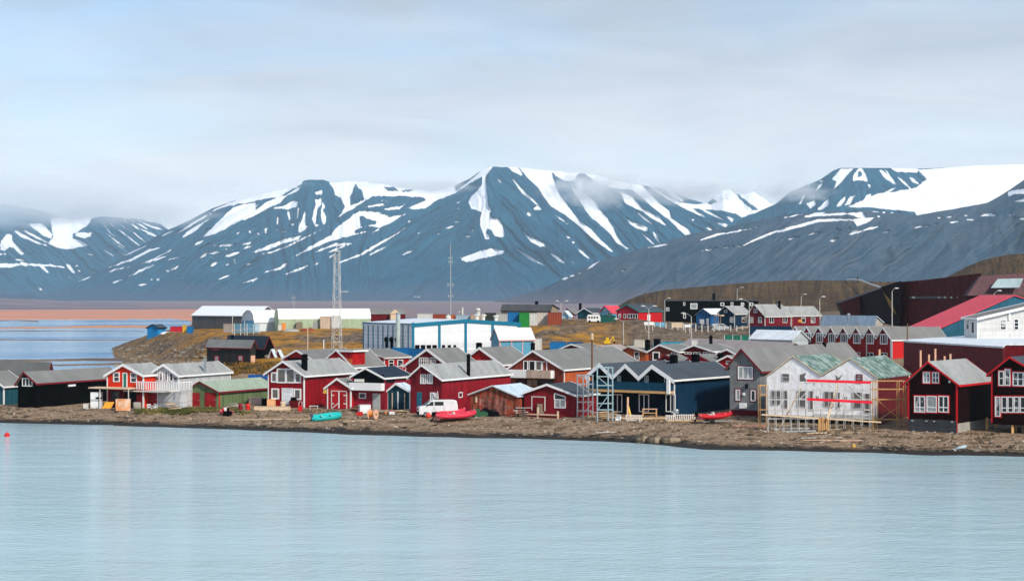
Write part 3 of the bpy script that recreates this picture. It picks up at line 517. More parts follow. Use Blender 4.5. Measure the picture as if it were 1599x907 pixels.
def cloud(px, py, D, wx, wy, wz, dens, seed, sc=2.2, thr=.35, label=None):
    m = bpy.data.materials.new('cloud'); m.use_nodes = True; t = m.node_tree; t.nodes.clear(); N = t.nodes.new; K = t.links.new
    o = N('ShaderNodeOutputMaterial'); v = N('ShaderNodeVolumePrincipled'); K(v.outputs[0], o.inputs['Volume'])
    v.inputs['Color'].default_value = (1, 1, 1, 1); v.inputs['Anisotropy'].default_value = 0.0
    tc = N('ShaderNodeTexCoord'); ln = N('ShaderNodeVectorMath'); ln.operation = 'LENGTH'; K(tc.outputs['Object'], ln.inputs[0])
    mp = N('ShaderNodeMapping'); mp.inputs['Location'].default_value = (seed*3.1, seed*1.7, 0); mp.inputs['Scale'].default_value = (1.6, 1, .9); K(tc.outputs['Object'], mp.inputs[0])
    n = N('ShaderNodeTexNoise'); n.inputs['Scale'].default_value = sc; n.inputs['Detail'].default_value = 5; n.inputs['Roughness'].default_value = .6; K(mp.outputs[0], n.inputs['Vector'])
    fall = wmath('SUBTRACT', 1.0, ln.outputs['Value'], True, tree=t)
    a = wmath('MULTIPLY', wmath('SUBTRACT', wmath('ADD', n.outputs[0], wmath('MULTIPLY', fall, .55, tree=t), tree=t), thr+.3, tree=t), 3.0, True, tree=t)
    a = wmath('MULTIPLY', a, wmath('MULTIPLY', fall, 3.0, True, tree=t), tree=t)
    K(wmath('MULTIPLY', a, dens, tree=t), v.inputs['Density'])
    v.inputs['Emission Color'].default_value = (1, 1, 1, 1)
    b = MB().blob((0,0,0), 1.0, 20, 12, 0); c = b.build('cloud', m); c.location = at(px, py, D); c.scale = (wx*D/FPX, wz, wy*D/FPX); c['kind'] = 'stuff'
    return c
cloud(10, 318, 10300, 290, 52, 300, .0055, 1, thr=.24)
cloud(215, 334, 10400, 170, 30, 220, .005, 2, thr=.26)
cloud(400, 292, 10600, 130, 16, 160, .004, 9, thr=.3)
cloud(680, 292, 8300, 110, 18, 120, .010, 6, thr=.36)
cloud(1060, 300, 8600, 130, 28, 140, .018, 7, thr=.34)
cloud(925, 296, 8900, 110, 44, 170, .020, 3, thr=.36)
cloud(1240, 300, 8100, 90, 26, 120, .014, 4, thr=.36)
cloud(600, 288, 10300, 120, 12, 200, .004, 5, thr=.4)
# ------------------------------------------------------------------ paints
RED = mat('red_cladding', (.38,.008,.010), .55, .14, .5, 'v', .16)
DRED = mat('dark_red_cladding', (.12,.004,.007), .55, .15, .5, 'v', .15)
BROWNRED = mat('brown_red_cladding', (.20,.035,.022), .6, .18, .5, 'v', .15)
ORED = mat('orange_red_cladding', (.68,.035,.010), .55, .12, .5, 'h', .17)
RUST = mat('rusty_red_boards', (.30,.055,.028), .8, .3, 1.5, 'v', .22, color2=(.20,.09,.06), c2scale=1.2)
ORANGE = mat('orange_brown_cladding', (.46,.10,.030), .6, .12, .5, 'h', .18)
MAROON = mat('maroon_cladding', (.17,.012,.022), .6, .12, .5, 'v', .15)
NBLACK = mat('tarred_black_boards', (.003,.0028,.0028), .7, .2, .5, 'v', .15, spec=.02)
BROWNBLACK = mat('brown_black_cladding', (.013,.003,.0025), .6, .15, .5, 'h', .14, spec=.03)
CHAR = mat('charcoal_boards', (.028,.027,.025), .7, .2, .6, 'h', .16)
NAVY = mat('navy_cladding', (.005,.028,.065), .5, .12, .5, 'v', .18)
SHADENAVY = mat('shaded_navy_cladding', (.002,.006,.014), .6, .12, .5, 'v', .18, spec=.04)  # navy darkened for the shade under the balcony
TEAL = mat('dark_teal_boards', (.014,.070,.095), .55, .15, .5, 'v', .16)
BLUE = mat('blue_cladding', (.02,.11,.27), .55, .12, .5, 'v', .16)
BBLUE = mat('bright_blue_boards', (.02,.24,.50), .6, .12, .5, 'v', .16)
LBLUE = mat('light_blue_cladding', (.16,.42,.58), .6, .12, .5, 'h', .16)
GREY = mat('grey_cladding', (.19,.20,.205), .6, .1, .5, 'h', .15)
WGREY = mat('pale_grey_cladding', (.52,.52,.52), .6, .08, .5, 'h', .18)
CREAM = mat('off_white_cladding', (.62,.61,.59), .6, .07, .5, 'h', .16)
GREEN = mat('sage_green_boards', (.135,.185,.085), .7, .15, .5, 'v', .16)
WHITE = mat('white_paint', (.80,.80,.79), .5, .05)
OFFW = mat('old_white_paint', (.62,.60,.55), .6, .1)
REDT = mat('bright_red_trim', (.52,.012,.018), .5, .08)
DREDT = mat('dark_red_trim', (.17,.012,.02), .5, .08)
GLASS = mat('window_glass', (.010,.013,.015), .12, .3, .35, spec=.4)
CURT = mat('curtained_glass', (.30,.32,.32), .2, .35, 1.4, spec=.7)
HALFCURT = mat('half_curtained_glass', (.02,.024,.026), .12, .3, .35, spec=.4, color2=(.34,.34,.33), c2scale=1.1, c2lo=.5, c2hi=.53)
BROWNGL = mat('brown_tinted_glass', (.10,.085,.075), .12, .3, .6, spec=.7)
FELT = mat('grey_roofing_felt', (.195,.195,.185), .92, .16, .35, bump=.02, bscale=3)
FELTD = mat('dark_slate_roof', (.060,.075,.090), .85, .18, .35, bump=.02, bscale=3)
METALR = mat('light_metal_roof', (.32,.325,.31), .6, .08, .25, 'v', 1.1)
PGREEN = mat('pale_green_roof', (.33,.40,.30), .6, .07, .25, 'v', .45)
WROOF = mat('white_metal_roof', (.72,.76,.78), .45, .06, .2, 'v', .5)
BROOF = mat('pale_blue_roof', (.55,.66,.74), .5, .08, .3, 'v', .6)
PINKR = mat('pinkish_felt_roof', (.36,.31,.29), .9, .12, .3)
NAVYR = mat('blue_black_roof', (.022,.034,.052), .8, .12, .4)
REDR = mat('raspberry_red_roof', (.78,.07,.095), .5, .06, .2, 'v', .5)
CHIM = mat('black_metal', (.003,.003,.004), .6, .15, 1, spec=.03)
CONC = mat('concrete', (.36,.34,.30), .9, .18, .8, bump=.01)
STEEL = mat('galvanised_steel', (.42,.46,.48), .4, .12, 2, metal=.6)
WOOD = mat('fresh_timber', (.60,.36,.15), .7, .18, 2.5)
PALEW = mat('pale_timber', (.66,.50,.34), .75, .15, 2.5)
GWOOD = mat('weathered_timber', (.24,.19,.14), .85, .25, 2.5)
PEACHW = mat('peach_timber', (.68,.40,.26), .75, .12, 2.5)
GARR = mat('red_garage_door', (.30,.014,.018), .5, .1, .5, 'h', .45)
WDOOR = mat('white_garage_door', (.76,.78,.80), .5, .05, .5, 'h', .5)
GDOOR = mat('grey_door', (.40,.42,.41), .55, .08)
BDOOR = mat('blue_door', (.02,.12,.19), .5, .1)
GNDOOR = mat('green_door', (.02,.17,.12), .5, .1)
BLACKR = mat('black_rubber', (.012,.012,.013), .7, .2, 3)
# ------------------------------------------------------------------ buildings
class House:
    """walls, roof and trim of one building, fitted to measured corners; local x runs along the front, y into the depth"""
    def __init__(h, name, label, cat, xl, xc, xs, prof, th, z=None, D=None, yb=None, wall=RED, roof=FELT, trim=WHITE, trimw=.28, over=.35, eave=.3, side='R', group=None,
                 corners=True, wall2=None, zdrop=.25, rt=.16, backtrim=True, fascia=True, stilts=False):
        h.side = side; th = R(th); h.th = th; u = np.array([math.cos(th), -math.sin(th)]); v = np.array([math.sin(th), math.cos(th)]); h.u, h.v = u, v
        # C is the corner between the two visible walls
        if D is None and yb is not None and z is None:
            D = 240.
            for _ in range(12): D = FPX*(CH-ground((xc-799.5)/FPX*D, D))/(yb-HOR)
        elif D is None: D = FPX*(CH-z)/(yb-HOR)
        C = np.array([(xc-799.5)/FPX*D, D])
        if z is None: z = (CH-(yb-HOR)/FPX*D) if yb is not None else ground(C[0], C[1])
        def along(px, d):       # distance from C along d so that the end point is seen at column px
            k = (px-799.5)/FPX; return (k*C[1]-C[0])/(d[0]-k*d[1])
        if side == 'R': W = -along(xl, u); O = C-u*W; L = along(xs, v)
        else: W = along(xl, u); O = C; L = along(xs, v)
        h.W, h.L, h.z, h.D = W, L, z, D
        h.O = O; h.root = tag(empty(name, (O[0], O[1], z), -th), label, cat, group)
        h.prof = [h.F(*p) for p in prof]
        p = h.prof; p[0] = (0, p[0][1]); p[-1] = (W, p[-1][1])
        if p[0][1] < 0 or W < 0 or L < 0: print('CHECK', label, W, L, p)
        print('%-60s W %.1f L %.1f eave %.1f top %.1f D %.0f z %.1f' % (label[:60], W, L, p[0][1], max(q[1] for q in p), D, z))
        if not stilts:      # carry the walls down to the ground
            gs = [ground(*(O+u*a+v*b)) for a in (0, W) for b in (0, L)]; zdrop = max(zdrop, min(z-min(gs)+.2, 5.))
        # walls
        n = len(p); vs = []; fs = []
        for y in (0, L):
            vs += [(x, y, -zdrop) for x, _ in p]+[(x, y, zz) for x, zz in p]
        m = 2*n
        for i in range(n-1): fs += [(i, i+1, n+i+1, n+i), (m+i+1, m+i, m+n+i, m+n+i+1), (n+i, n+i+1, m+n+i+1, m+n+i)]
        fs += [(0, n, m+n, m), (n-1, m+n-1, m+2*n-1, 2*n-1)]
        MB().add(vs, fs).build('wall', wall, h.root)
        # roof
        rb = MB(); tbs = [MB(), MB()]; y0, y1 = -over, L+over*.7; t = rt
        for i in range(n-1):
            (xa, za), (xb, zb) = p[i], p[i+1]; dx, dz = xb-xa, zb-za; s = math.hypot(dx, dz); 
            if s < 1e-3: continue
            sl = dz/dx if abs(dx) > 1e-3 else 0
            if i == 0: xa -= eave; za -= eave*sl
            if i == n-2: xb += eave; zb += eave*sl
            # slab
            rb.add([(xa,y0,za+.01),(xb,y0,zb+.01),(xb,y1,zb+.01),(xa,y1,za+.01),(xa,y0,za+t),(xb,y0,zb+t),(xb,y1,zb+t),(xa,y1,za+t)],
                   [(3,2,1,0),(4,5,6,7),(0,1,5,4),(1,2,6,5),(2,3,7,6),(3,0,4,7)])
            if trim:
                for tb, (ya, yb_) in zip(tbs, ((y0-.06, y0-.003),)+(((y1+.003, y1+.05),) if backtrim else ())):
                    d = trimw; zt = t+.05
                    tb.add([(xa,ya,za+zt-d),(xb,ya,zb+zt-d),(xb,yb_,zb+zt-d),(xa,yb_,za+zt-d),(xa,ya,za+zt),(xb,ya,zb+zt),(xb,yb_,zb+zt),(xa,yb_,za+zt)],
                           [(3,2,1,0),(4,5,6,7),(0,1,5,4),(1,2,6,5),(2,3,7,6),(3,0,4,7)])
        h.roof = rb.build('roof', roof, h.root)
        if trim:
            for tb in tbs:
                if tb.v: tb.build('bargeboard', trim, h.root)
            if fascia:
                for i, sg in ((0, -1), (n-1, 1)):
                    j = 1 if i == 0 else n-2; xa, za = p[i]; sl = (p[j][1]-za)/(p[j][0]-xa); xe = xa+sg*eave; ze = za+sg*eave*sl
                    MB().box(xe, xe+sg*.05, y0, y1, ze-.06, ze+t+.02).build('fascia', trim, h.root)
            if corners:
                w = .14
                for x in (0, W): MB().box(x-(.02 if x == 0 else w), x+(w if x == 0 else .02), -.03, .0, -.1, p[0][1] if x == 0 else p[-1][1]).build('corner_board', trim, h.root)
                a_, b_, zz = (W, W+.03, p[-1][1]-.02) if side == 'R' else (-.03, 0, p[0][1]-.02)
                MB().box(a_, b_, -.03, w, -.1, zz).build('corner_board', trim, h.root); MB().box(a_, b_, L-w, L, -.1, zz).build('corner_board', trim, h.root)
    def _ray(h, px, py): return np.array([(px-799.5)/FPX, 1.0]), (HOR-py)/FPX
    def F(h, px, py, off=0.0):
        """column,row -> x,z on the front wall (or a plane off metres in front of it)"""
        d, dz = h._ray(px, py); O = h.O-h.v*off; s = (O@h.v)/(d@h.v); P = d*s; return float((P-O)@h.u), float(CH+dz*s-h.z)
    def S(h, px, py):
        d, dz = h._ray(px, py); O = h.O+(h.u*h.W if h.side == 'R' else 0); s = (O@h.u)/(d@h.u); P = d*s; return float((P-O)@h.v), float(CH+dz*s-h.z)
    def rect(h, wall, x0, x1, y0, y1, off=0.0):
        xm, ym = (x0+x1)/2, (y0+y1)/2
        f = (lambda a, b: h.F(a, b, off)) if wall == 'F' else h.S
        a, b = f(x0, ym)[0], f(x1, ym)[0]; zt, zb = f(xm, y0)[1], f(xm, y1)[1]
        return min(a, b), max(a, b), zb, zt
    def _box(h, mb, wall, a, b, z0, z1, d0, d1, off=0.0):
        if wall == 'F': mb.box(a, b, -d1-off, -d0-off, z0, z1)
        else:
            x = h.W if h.side == 'R' else 0; s = 1 if h.side == 'R' else -1
            mb.box(x+s*d0, x+s*d1, a, b, z0, z1)
    def win(h, wall, x0, x1, y0, y1, nx=1, ny=1, fr=None, pane=GLASS, fw=.10, bw=.06, off=0.0, outer=None, name='window', label=None):
        a, b, z0, z1 = h.rect(wall, x0, x1, y0, y1, off); fr = fr or WHITE; m = MB()
        if pane is GLASS and int(x0*7+y0*3) % 3 == 0: pane = HALFCURT
        fw = min(fw, (b-a)*.22); B = lambda *q: h._box(m, wall, *q, off=off)
        B(a, b, z0, z0+fw, .0, .09); B(a, b, z1-fw, z1, .0, .09); B(a, a+fw, z0+fw, z1-fw, .0, .09); B(b-fw, b, z0+fw, z1-fw, .0, .09)
        for k in range(1, nx): c = a+(b-a)*k/nx; B(c-bw, c+bw, z0+fw, z1-fw, .0, .07)
        for k in range(1, ny): c = z0+(z1-z0)*k/ny; B(a+fw, b-fw, c-bw*.7, c+bw*.7, .0, .065)
        w = m.build(name, fr, h.root); m = MB(); h._box(m, wall, a+fw*.8, b-fw*.8, z0+fw*.8, z1-fw*.8, .004, .03, off=off); m.build('pane', pane, w)
        if outer:
            m = MB(); o = .12; B = lambda *q: h._box(m, wall, *q, off=off)
            B(a-o, b+o, z1, z1+o, .0, .05); B(a-o, b+o, z0-o, z0, .0, .05); B(a-o, a, z0, z1, .0, .05); B(b, b+o, z0, z1, .0, .05); m.build('frame', outer, w)
        if label: w['label'] = label
        return w
    def door(h, wall, x0, x1, y0, y1, mt, frame=None, name='door', leaves=1, off=0.0, th=.06, handle=True, label=None):
        a, b, z0, z1 = h.rect(wall, x0, x1, y0, y1, off); m = MB()
        for k in range(leaves):
            c, d = a+(b-a)*k/leaves, a+(b-a)*(k+1)/leaves; h._box(m, wall, c+.015, d-.015, z0, z1, .0, th, off=off)
            h._box(m, wall, c+.12, d-.12, z0+.15, z1-.15, th, th+.02, off=off)
        o = m.build(name, mt, h.root)
        if frame:
            m = MB(); w = .11; B = lambda *q: h._box(m, wall, *q, off=off); B(a-w, b+w, z1, z1+w, 0, .10); B(a-w, a, z0, z1, 0, .10); B(b, b+w, z0, z1, 0, .10); m.build('frame', frame, o)
        if handle: m = MB(); h._box(m, wall, b-.22, b-.12, (z0+z1)/2-.06, (z0+z1)/2+.06, th, th+.06, off=off); m.build('handle', STEEL, o)
        if label: o['label'] = label
        return o
    def slab(h, wall, x0, x1, y0, y1, mt, name, d0=0.0, d1=.05, off=0.0, parent=None):
        a, b, z0, z1 = h.rect(wall, x0, x1, y0, y1, off); m = MB(); h._box(m, wall, a, b, z0, z1, d0, d1, off=off); return m.build(name, mt, parent or h.root)
    def roofz(h, x):
        xs = [p[0] for p in h.prof]; zs = [p[1] for p in h.prof]; return float(np.interp(x, xs, zs))
    def chimney(h, px, fy, w, py_top, mt=CHIM, cap=True, name='chimney', wpx=None):
        """chimney on the roof seen at column px, at the fraction fy of the depth, reaching up to row py_top"""
        y = fy*h.L; O = h.O+h.v*y; d = np.array([(px-799.5)/FPX, 1.0]); s = (O@h.v)/(d@h.v); P = d*s; x = float((P-O)@h.u); zt = CH+(HOR-py_top)/FPX*s-h.z; zr = h.roofz(x)
        m = MB().box(x-w/2, x+w/2, y-w/2, y+w/2, zr-.3, max(zt, zr+.3))
        c = m.build(name, mt, h.root)
        if cap: MB().box(x-w/2-.06, x+w/2+.06, y-w/2-.06, y+w/2+.06, max(zt, zr+.3)+.002, max(zt, zr+.3)+.12).box(x-w/2+.05, x+w/2-.05, y-w/2+.05, y+w/2-.05, max(zt, zr+.3)+.12, max(zt, zr+.3)+.3).build('cap', mt, c)
        return c
def world_box(name, label, cat, px0, px1, y0, y1, D, depth, mt, th=0, group=None, parts=None, z=None):
    """a box-like thing with its front seen between the columns px0..px1 and rows y0..y1"""
    h = House.__new__(House); th = R(th); h.th = th; h.u = np.array([math.cos(th), -math.sin(th)]); h.v = np.array([math.sin(th), math.cos(th)])
    C = np.array([(px0-799.5)/FPX*D, D]); k = (px1-799.5)/FPX; W = (k*C[1]-C[0])/(h.u[0]-k*h.u[1]); h.z = CH+(HOR-y1)/FPX*D if z is None else z
    h.O = C; h.W = W; h.L = depth; h.side = 'R'; h.H = CH+(HOR-y0)/FPX*D-h.z; h.root = tag(empty(name, (C[0], C[1], h.z), -th), label, cat, group); h.prof = [(0, h.H), (W, h.H)]
    return h
# ------------------------------------------------------------------ front row of sheds and houses along the shore (left to right)
h = House('shed', 'blue-grey shed with white eave cut by the left edge of the picture', 'shed', -52, 6, 40, [(-52,603),(-23,582),(6,603)], 24, yb=632, wall=TEAL, roof=FELT)
# roof ridge parallel to the shore: the gable end faces right
def shed_x(name, label, cat, xleft, xc, xr, prof, th, **k): return House(name, label, cat, xr, xc, xleft, prof, th, side='L', **k)
h = shed_x('long_building', 'grey-roofed building with red eaves behind the black shed, cut by the left edge', 'building', -120, 74, 82, [(74,583),(78,567),(82,583)], -50, D=277, wall=DRED, roof=FELT, trim=DREDT, corners=False)
h = House('boathouse', 'long tarred black boathouse with red bargeboards and a grey roof', 'boathouse', 28, 57, 185, [(28,598),(39,582),(57,598)], 24, yb=637, wall=NBLACK, roof=FELT, trim=DREDT, corners=False)
h.win('F', 35, 51, 590, 603, 3, 1, pane=GLASS)
m = h.slab('S', 106, 117, 600, 603, WHITE, 'wall_lamp', 0, .15)
h = House('house', 'bright red two-storey house with green door above a canopy', 'house', 167, 224, 262, [(167,586),(194,570),(224,586)], 24, yb=638, wall=ORED, roof=METALR, trimw=.35)
h.win('F', 177, 187, 581, 596, 1, 2); h.win('F', 204, 214, 582, 597, 1, 2); h.door('F', 193, 198, 583, 604, GNDOOR, WHITE)
c = h.slab('F', 152, 214, 604, 606, PALEW, 'canopy', 0, 2.0); h.slab('F', 170, 222, 609, 637, DRED, 'ground_floor_shade', 0, .03); h.slab('F', 174, 186, 611, 624, GLASS, 'pane', .03, .06)  # darker red slab over the ground floor paints the shade under the canopy
h.slab('F', 196, 213, 610, 637, CHIM, 'doorway_shade', .03, .06)  # black slab paints the shade inside the doorway
for x in (168.5, 213): h.slab('F', x, x+.9, 606, 638, OFFW, 'post', 1.8, 1.9)
h = House('house', 'white-gabled grey house with balcony beside the bright red house', 'house', 233, 279, 360, [(233,586),(257,570),(279,586)], 24, yb=637, wall=WGREY, roof=METALR, trimw=.35)
for a, b, c in ((249,254,581),(257.5,262,579),(265,271,582)): h.win('F', a, b, c, 595, 1, 1)
h.slab('F', 243, 247, 590, 592, CHIM, 'vent'); h.slab('F', 272, 276, 590, 592, CHIM, 'vent'); h.slab('S', 286, 292, 588, 590.5, CHIM, 'vent')
dk = h.slab('F', 214, 279, 608, 610, OFFW, 'balcony', 0, 3.2)
m = MB(); a, b, z0, z1 = h.rect('F', 214, 279, 596, 608.5, 3.2)
m.box(a, b, -3.3, -3.2, z1-.1, z1)
for k in range(19): x = a+(b-a)*k/18.; m.box(x-.07, x+.07, -3.28, -3.22, z0, z1-.1)
for k in range(5): y = -3.2*k/5; m.box(b-.06, b, y-.1, y, z0, z1-.1)
m.box(b-.08, b, -3.2, 0, z1-.1, z1); m.build('railing', WHITE, dk)
lo = h.slab('F', 221, 292, 610, 637, WGREY, 'lower_storey', 0, 1.6)
h.door('F', 227, 246, 613, 634, GARR, WHITE, 'garage_door', off=1.6)
h.chimney(320, .5, .3, 562, STEEL, name='vent_pipe')
h = House('shed', 'sage green shed with two red doors and a pale green roof', 'shed', 291, 341, 432, [(291,611.5),(313.5,597),(341,612)], 26, yb=636, wall=GREEN, roof=PGREEN, trim=DREDT, corners=False, trimw=.22)
h.door('F', 295.5, 312, 613, 636.5, GARR, name='garage_door'); h.door('F', 320, 337, 613, 634.5, GARR, name='garage_door')
h.slab('S', 341.5, 343, 613, 636, REDT, 'corner_board', 0, .06)
h = House('house', 'large red house with a tall black chimney and four big gable windows', 'house', 418.5, 475, 556, [(418.5,583),(444.5,565),(475,585.5)], 27, yb=637, wall=mat('deep_red_cladding', (.26,.004,.009), .55, .14, .5, 'v', .16), roof=METALR, over=.5, eave=.45)
h.win('F', 423.5, 433, 581, 597, 1, 1, pane=BROWNGL, fw=.18); h.win('F', 432.5, 447, 575, 598, 1, 1, pane=BROWNGL, fw=.18); h.win('F', 446.5, 461, 575, 598, 1, 1, pane=BROWNGL, fw=.18); h.win('F', 460.5, 470.5, 581.5, 598, 1, 1, pane=BROWNGL, fw=.18)
h.win('F', 424, 436, 606, 623, 1, 1, pane=BROWNGL, fw=.2); h.win('F', 459, 470.5, 606.5, 624, 1, 1, pane=BROWNGL, fw=.2); h.door('F', 441.5, 457, 607, 632, WDOOR, WHITE, 'garage_door')
h.chimney(475.5, .12, .62, 556, CHIM)
h = House('shed', 'small red garden shed with white-framed double doors', 'shed', 511, 548, 560, [(511,605),(528,592),(548,605)], 27, yb=639, wall=mat('shed_red_boards', (.42,.012,.016), .6, .14, .5, 'v', .16), roof=FELT, trimw=.3)
h.door('F', 518.5, 541, 611, 637.5, mat('shed_red_boards', (0,0,0)), OFFW, leaves=2)
h.slab('F', 529, 530.5, 611, 637, WHITE, 'door_strip', .06, .12); m = MB(); a = h.F(519.5, 637); b = h.F(529, 629); m.plank((a[0], -.1, a[1]), (b[0], -.1, b[1]), .05, .14); m.build('brace', OFFW, h.root)
for y in (617, 630): h.slab('F', 518.5, 522, y-.7, y+.7, WHITE, 'hinge', .08, .12); h.slab('F', 537, 541, y-.7, y+.7, WHITE, 'hinge', .08, .12)
h.slab('F', 505.5, 510.5, 605, 614, mat('yellow_sign', (.7,.5,.1), .5), 'sign', .1, .16)
h = House('house', 'red house with a shaded balcony behind a white parapet', 'house', 551.5, 600.5, 641, [(551.5,588),(573.5,575.5),(600.5,590)], 27, yb=640, wall=mat('cherry_red_cladding', (.27,.012,.028), .55, .14, .5, 'v', .16), roof=NAVYR, corners=False, over=.5)
h.slab('F', 552.5, 599.5, 584, 597.5, CHIM, 'balcony_shade', 0, .05); a = h.F(553, 585.5); b = h.F(573.5, 578); c = h.F(599, 587)  # flat black slab stands in for the shade of the recessed balcony
MB().add([(a[0],-.06,a[1]-.3),(c[0],-.06,c[1]-.3),(c[0],-.06,c[1]),(b[0],-.06,b[1]),(a[0],-.06,a[1])], [(0,1,2,3,4)]).build('gable_shade', CHIM, h.root)  # black face paints the shade up in the gable
h.slab('F', 550.5, 600.5, 597.5, 609, WHITE, 'parapet', 0, .9); h.slab('F', 555, 569, 591.5, 596, OFFW, 'balcony_chair', .05, .3)
h.win('F', 561, 572, 613, 622); h.door('F', 582, 594, 614, 640, GDOOR, name='door')
h.slab('S', 603, 616, 592, 597, GLASS, 'window', 0, .05)
h = House('shed', 'dark teal shed with folding doors and a pale grey roof', 'shed', 604.5, 640.5, 650, [(604.5,612.5),(620,599.5),(640.5,611)], 27, yb=640.5, wall=TEAL, roof=BROOF, trimw=.3)
h.door('F', 611, 633, 612, 639, mat('deep_teal_door', (.012,.05,.075), .5, .1, .5, 'v', .2), leaves=3); h.slab('F', 621.2, 622.8, 611, 638, WHITE, 'door_strip', .08, .14)
for x in (612.5, 632): h.slab('F', x, x+1.2, 613, 640, PALEW, 'door_strip', .08, .14)
h = House('house', 'dark red house with paired gable windows and a long grey roof behind the white van', 'house', 641, 690, 797, [(641,589),(661,571),(690,592)], 27, yb=647, wall=mat('plum_red_cladding', (.175,.008,.014), .55, .14, .5, 'v', .16), roof=METALR, corners=False, trimw=.24, over=.5)
h.slab('S', 690.3, 797, 594, 650, mat('sunlit_red_boards', (.26,.008,.016), .55, .16, .6, 'v', .3), 'side_cladding', 0, .03)  # brighter red than the gable: sunlight put into the side wall colour
for a, b in ((656.5,665.5),(667,676)): h.win('F', a, b, 584, 599, 2, 1, pane=CURT)
h.win('S', 715.5, 721.5, 612, 620.5); h.door('F', 651, 659, 612, 634, BDOOR); h.win('F', 672, 680, 612.5, 626, 2, 1, pane=CURT)
h.chimney(731.5, .38, .35, 555.5, CHIM)
m = MB()
for k in range(5): a = h.F(677+k*1.7, 613+3*math.sin(k)); b = h.F(679+k*1.5, 621-2*math.cos(k)); m.bar((a[0],-.12,a[1]),(b[0],-.12,b[1]), .05)
m.build('antler_decoration', WHITE, h.root)
a = h.F(658.5, 571); m = MB().box(a[0]-.1, a[0]+.1, -.62, -.52, a[1]-1.6, a[1]-.3); m.build('hoist_beam', DREDT, h.root)
h = House('shed', 'weathered rusty red shed with big plank doors', 'shed', 735, 806.5, 846, [(735,616.5),(770.5,603.5),(806.5,619)], 27, yb=649, wall=RUST, roof=BROOF, corners=False, trimw=.12, trim=OFFW, fascia=False)
h.door('F', 748, 767, 620, 645, mat('red_plank_door', (.26,.05,.035), .85, .35, 2, 'v', .22, color2=(.33,.15,.12), c2scale=1.5)); h.door('F', 770, 791, 622, 647, mat('worn_plank_door', (.33,.12,.09), .85, .35, 2, 'v', .22, color2=(.22,.09,.07), c2scale=1.5))
h.slab('F', 743, 745, 620, 628, PALEW, 'lantern', 0, .15)
h = House('cabin', 'small dark red cabin with a slanted white window and red deck', 'cabin', 818.5, 900.5, 934, [(818.5,614),(855.5,601),(900.5,618)], 27, yb=651, wall=mat('cabin_red_cladding', (.20,.008,.014), .55, .12, .5, 'v', .16), roof=FELTD, corners=False, trimw=.3)
h.win('F', 866, 883.5, 623, 637, 2, 1, pane=CURT); a = h.F(866, 623); b = h.F(883.5, 623); c = h.F(866, 614.5)
MB().add([(a[0],-.03,a[1]),(b[0],-.03,b[1]),(b[0],-.03,b[1]+.25),(a[0],-.03,c[1])], [(0,1,2,3)]).build('pane', GLASS, h.root)
m = MB(); m.plank((a[0],-.06,c[1]+.05),(b[0],-.06,b[1]+.3), .06, .14); m.box(a[0]-.06, a[0]+.06, -.09, 0, a[1], c[1]+.05); m.box(b[0]-.1, b[0]+.02, -.09, 0, a[1], a[1]+.3); m.build('window_frame', WHITE, h.root)
h.door('F', 831.5, 850.5, 620, 641, mat('cabin_red_cladding', (0,0,0)), OFFW, 'door', handle=False)
CAB = h
dk = h.slab('F', 820, 884, 645.5, 652, mat('deck_red_boards', (.22,.015,.02), .7, .15, 1, 'v', .2), 'deck', 0, 2.6)
h.slab('F', 819, 885, 644.3, 645.8, PALEW, 'railing', 2.4, 2.75, parent=dk)
for x in (820, 853, 884): h.slab('F', x, x+2, 634 if x == 853 else 640, 653, PALEW, 'post', 2.5, 2.7, parent=dk)
# navy triple-gabled house
h = House('house', 'navy blue house with three white-edged gables and a long balcony', 'house', 925, 1053, 1141, [(925,584),(942.5,569),(962.5,589),(982.5,570),(1003.5,590),(1024,571),(1053,591)], 35, yb=650, wall=NAVY, roof=FELTD, trimw=.55, over=1.0, eave=.5)
h.slab('F', 929, 1051, 612, 650, SHADENAVY, 'shaded_lower_wall', 0, .05)  # shaded copy of the navy wall, shade put into the colour
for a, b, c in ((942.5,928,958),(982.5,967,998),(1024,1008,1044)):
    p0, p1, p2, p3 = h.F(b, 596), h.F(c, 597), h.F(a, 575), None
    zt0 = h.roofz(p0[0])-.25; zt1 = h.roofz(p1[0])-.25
    MB().add([(p0[0],-.05,p0[1]),(p1[0],-.05,p1[1]),(p1[0],-.05,zt1),(p2[0],-.05,h.roofz(p2[0])-.35),(p0[0],-.05,zt0)], [(0,1,2,3,4)]).build('gable_shade', CHIM, h.root)  # flat black face stands in for the shade below each gable
for a, b in ((964,970),(1007,1013)): h.win('F', a, b, 586, 597, 2, 1, pane=CURT)
for x in (997, 1038, 1045): h.slab('F', x, x+1.5, 584, 597, OFFW, 'post', .05, .15)
bal = h.slab('F', 929, 1052, 596, 608, BLUE if False else mat('balcony_navy_boards', (.008,.055,.10), .5, .1, .5, 'h', .2), 'balcony', 0, 1.4)
h.slab('F', 929, 1052, 608.3, 612, WOOD, 'beam', 0, 1.5); h.slab('F', 1050.5, 1055, 592, 614, WHITE, 'corner_board', 1.3, 1.6); h.slab('F', 926, 929, 585, 609, WHITE, 'corner_board', 1.3, 1.6)
for a, b in ((957,972),(998,1014),(1040,1055)): h.win('F', a, b, 615, 643, 2, 1, pane=CURT if a > 980 else GLASS, fw=.12)
h.slab('S', 1057, 1070, 613, 650, mat('navy_door', (.008,.03,.065), .5), 'door', 0, .04)
h.chimney(1052, .62, .8, 557, CHIM); h.chimney(1086, .85, .8, 556, CHIM)
h = House('house', 'tall grey house with dark red trim beside the wrapped building site', 'house', 1139.5, 1187, 1345, [(1139.5,571),(1159.5,546),(1187,576.5)], 30, yb=651, wall=GREY, roof=FELT, trim=DREDT, trimw=.3, over=.5, eave=.45, corners=False)
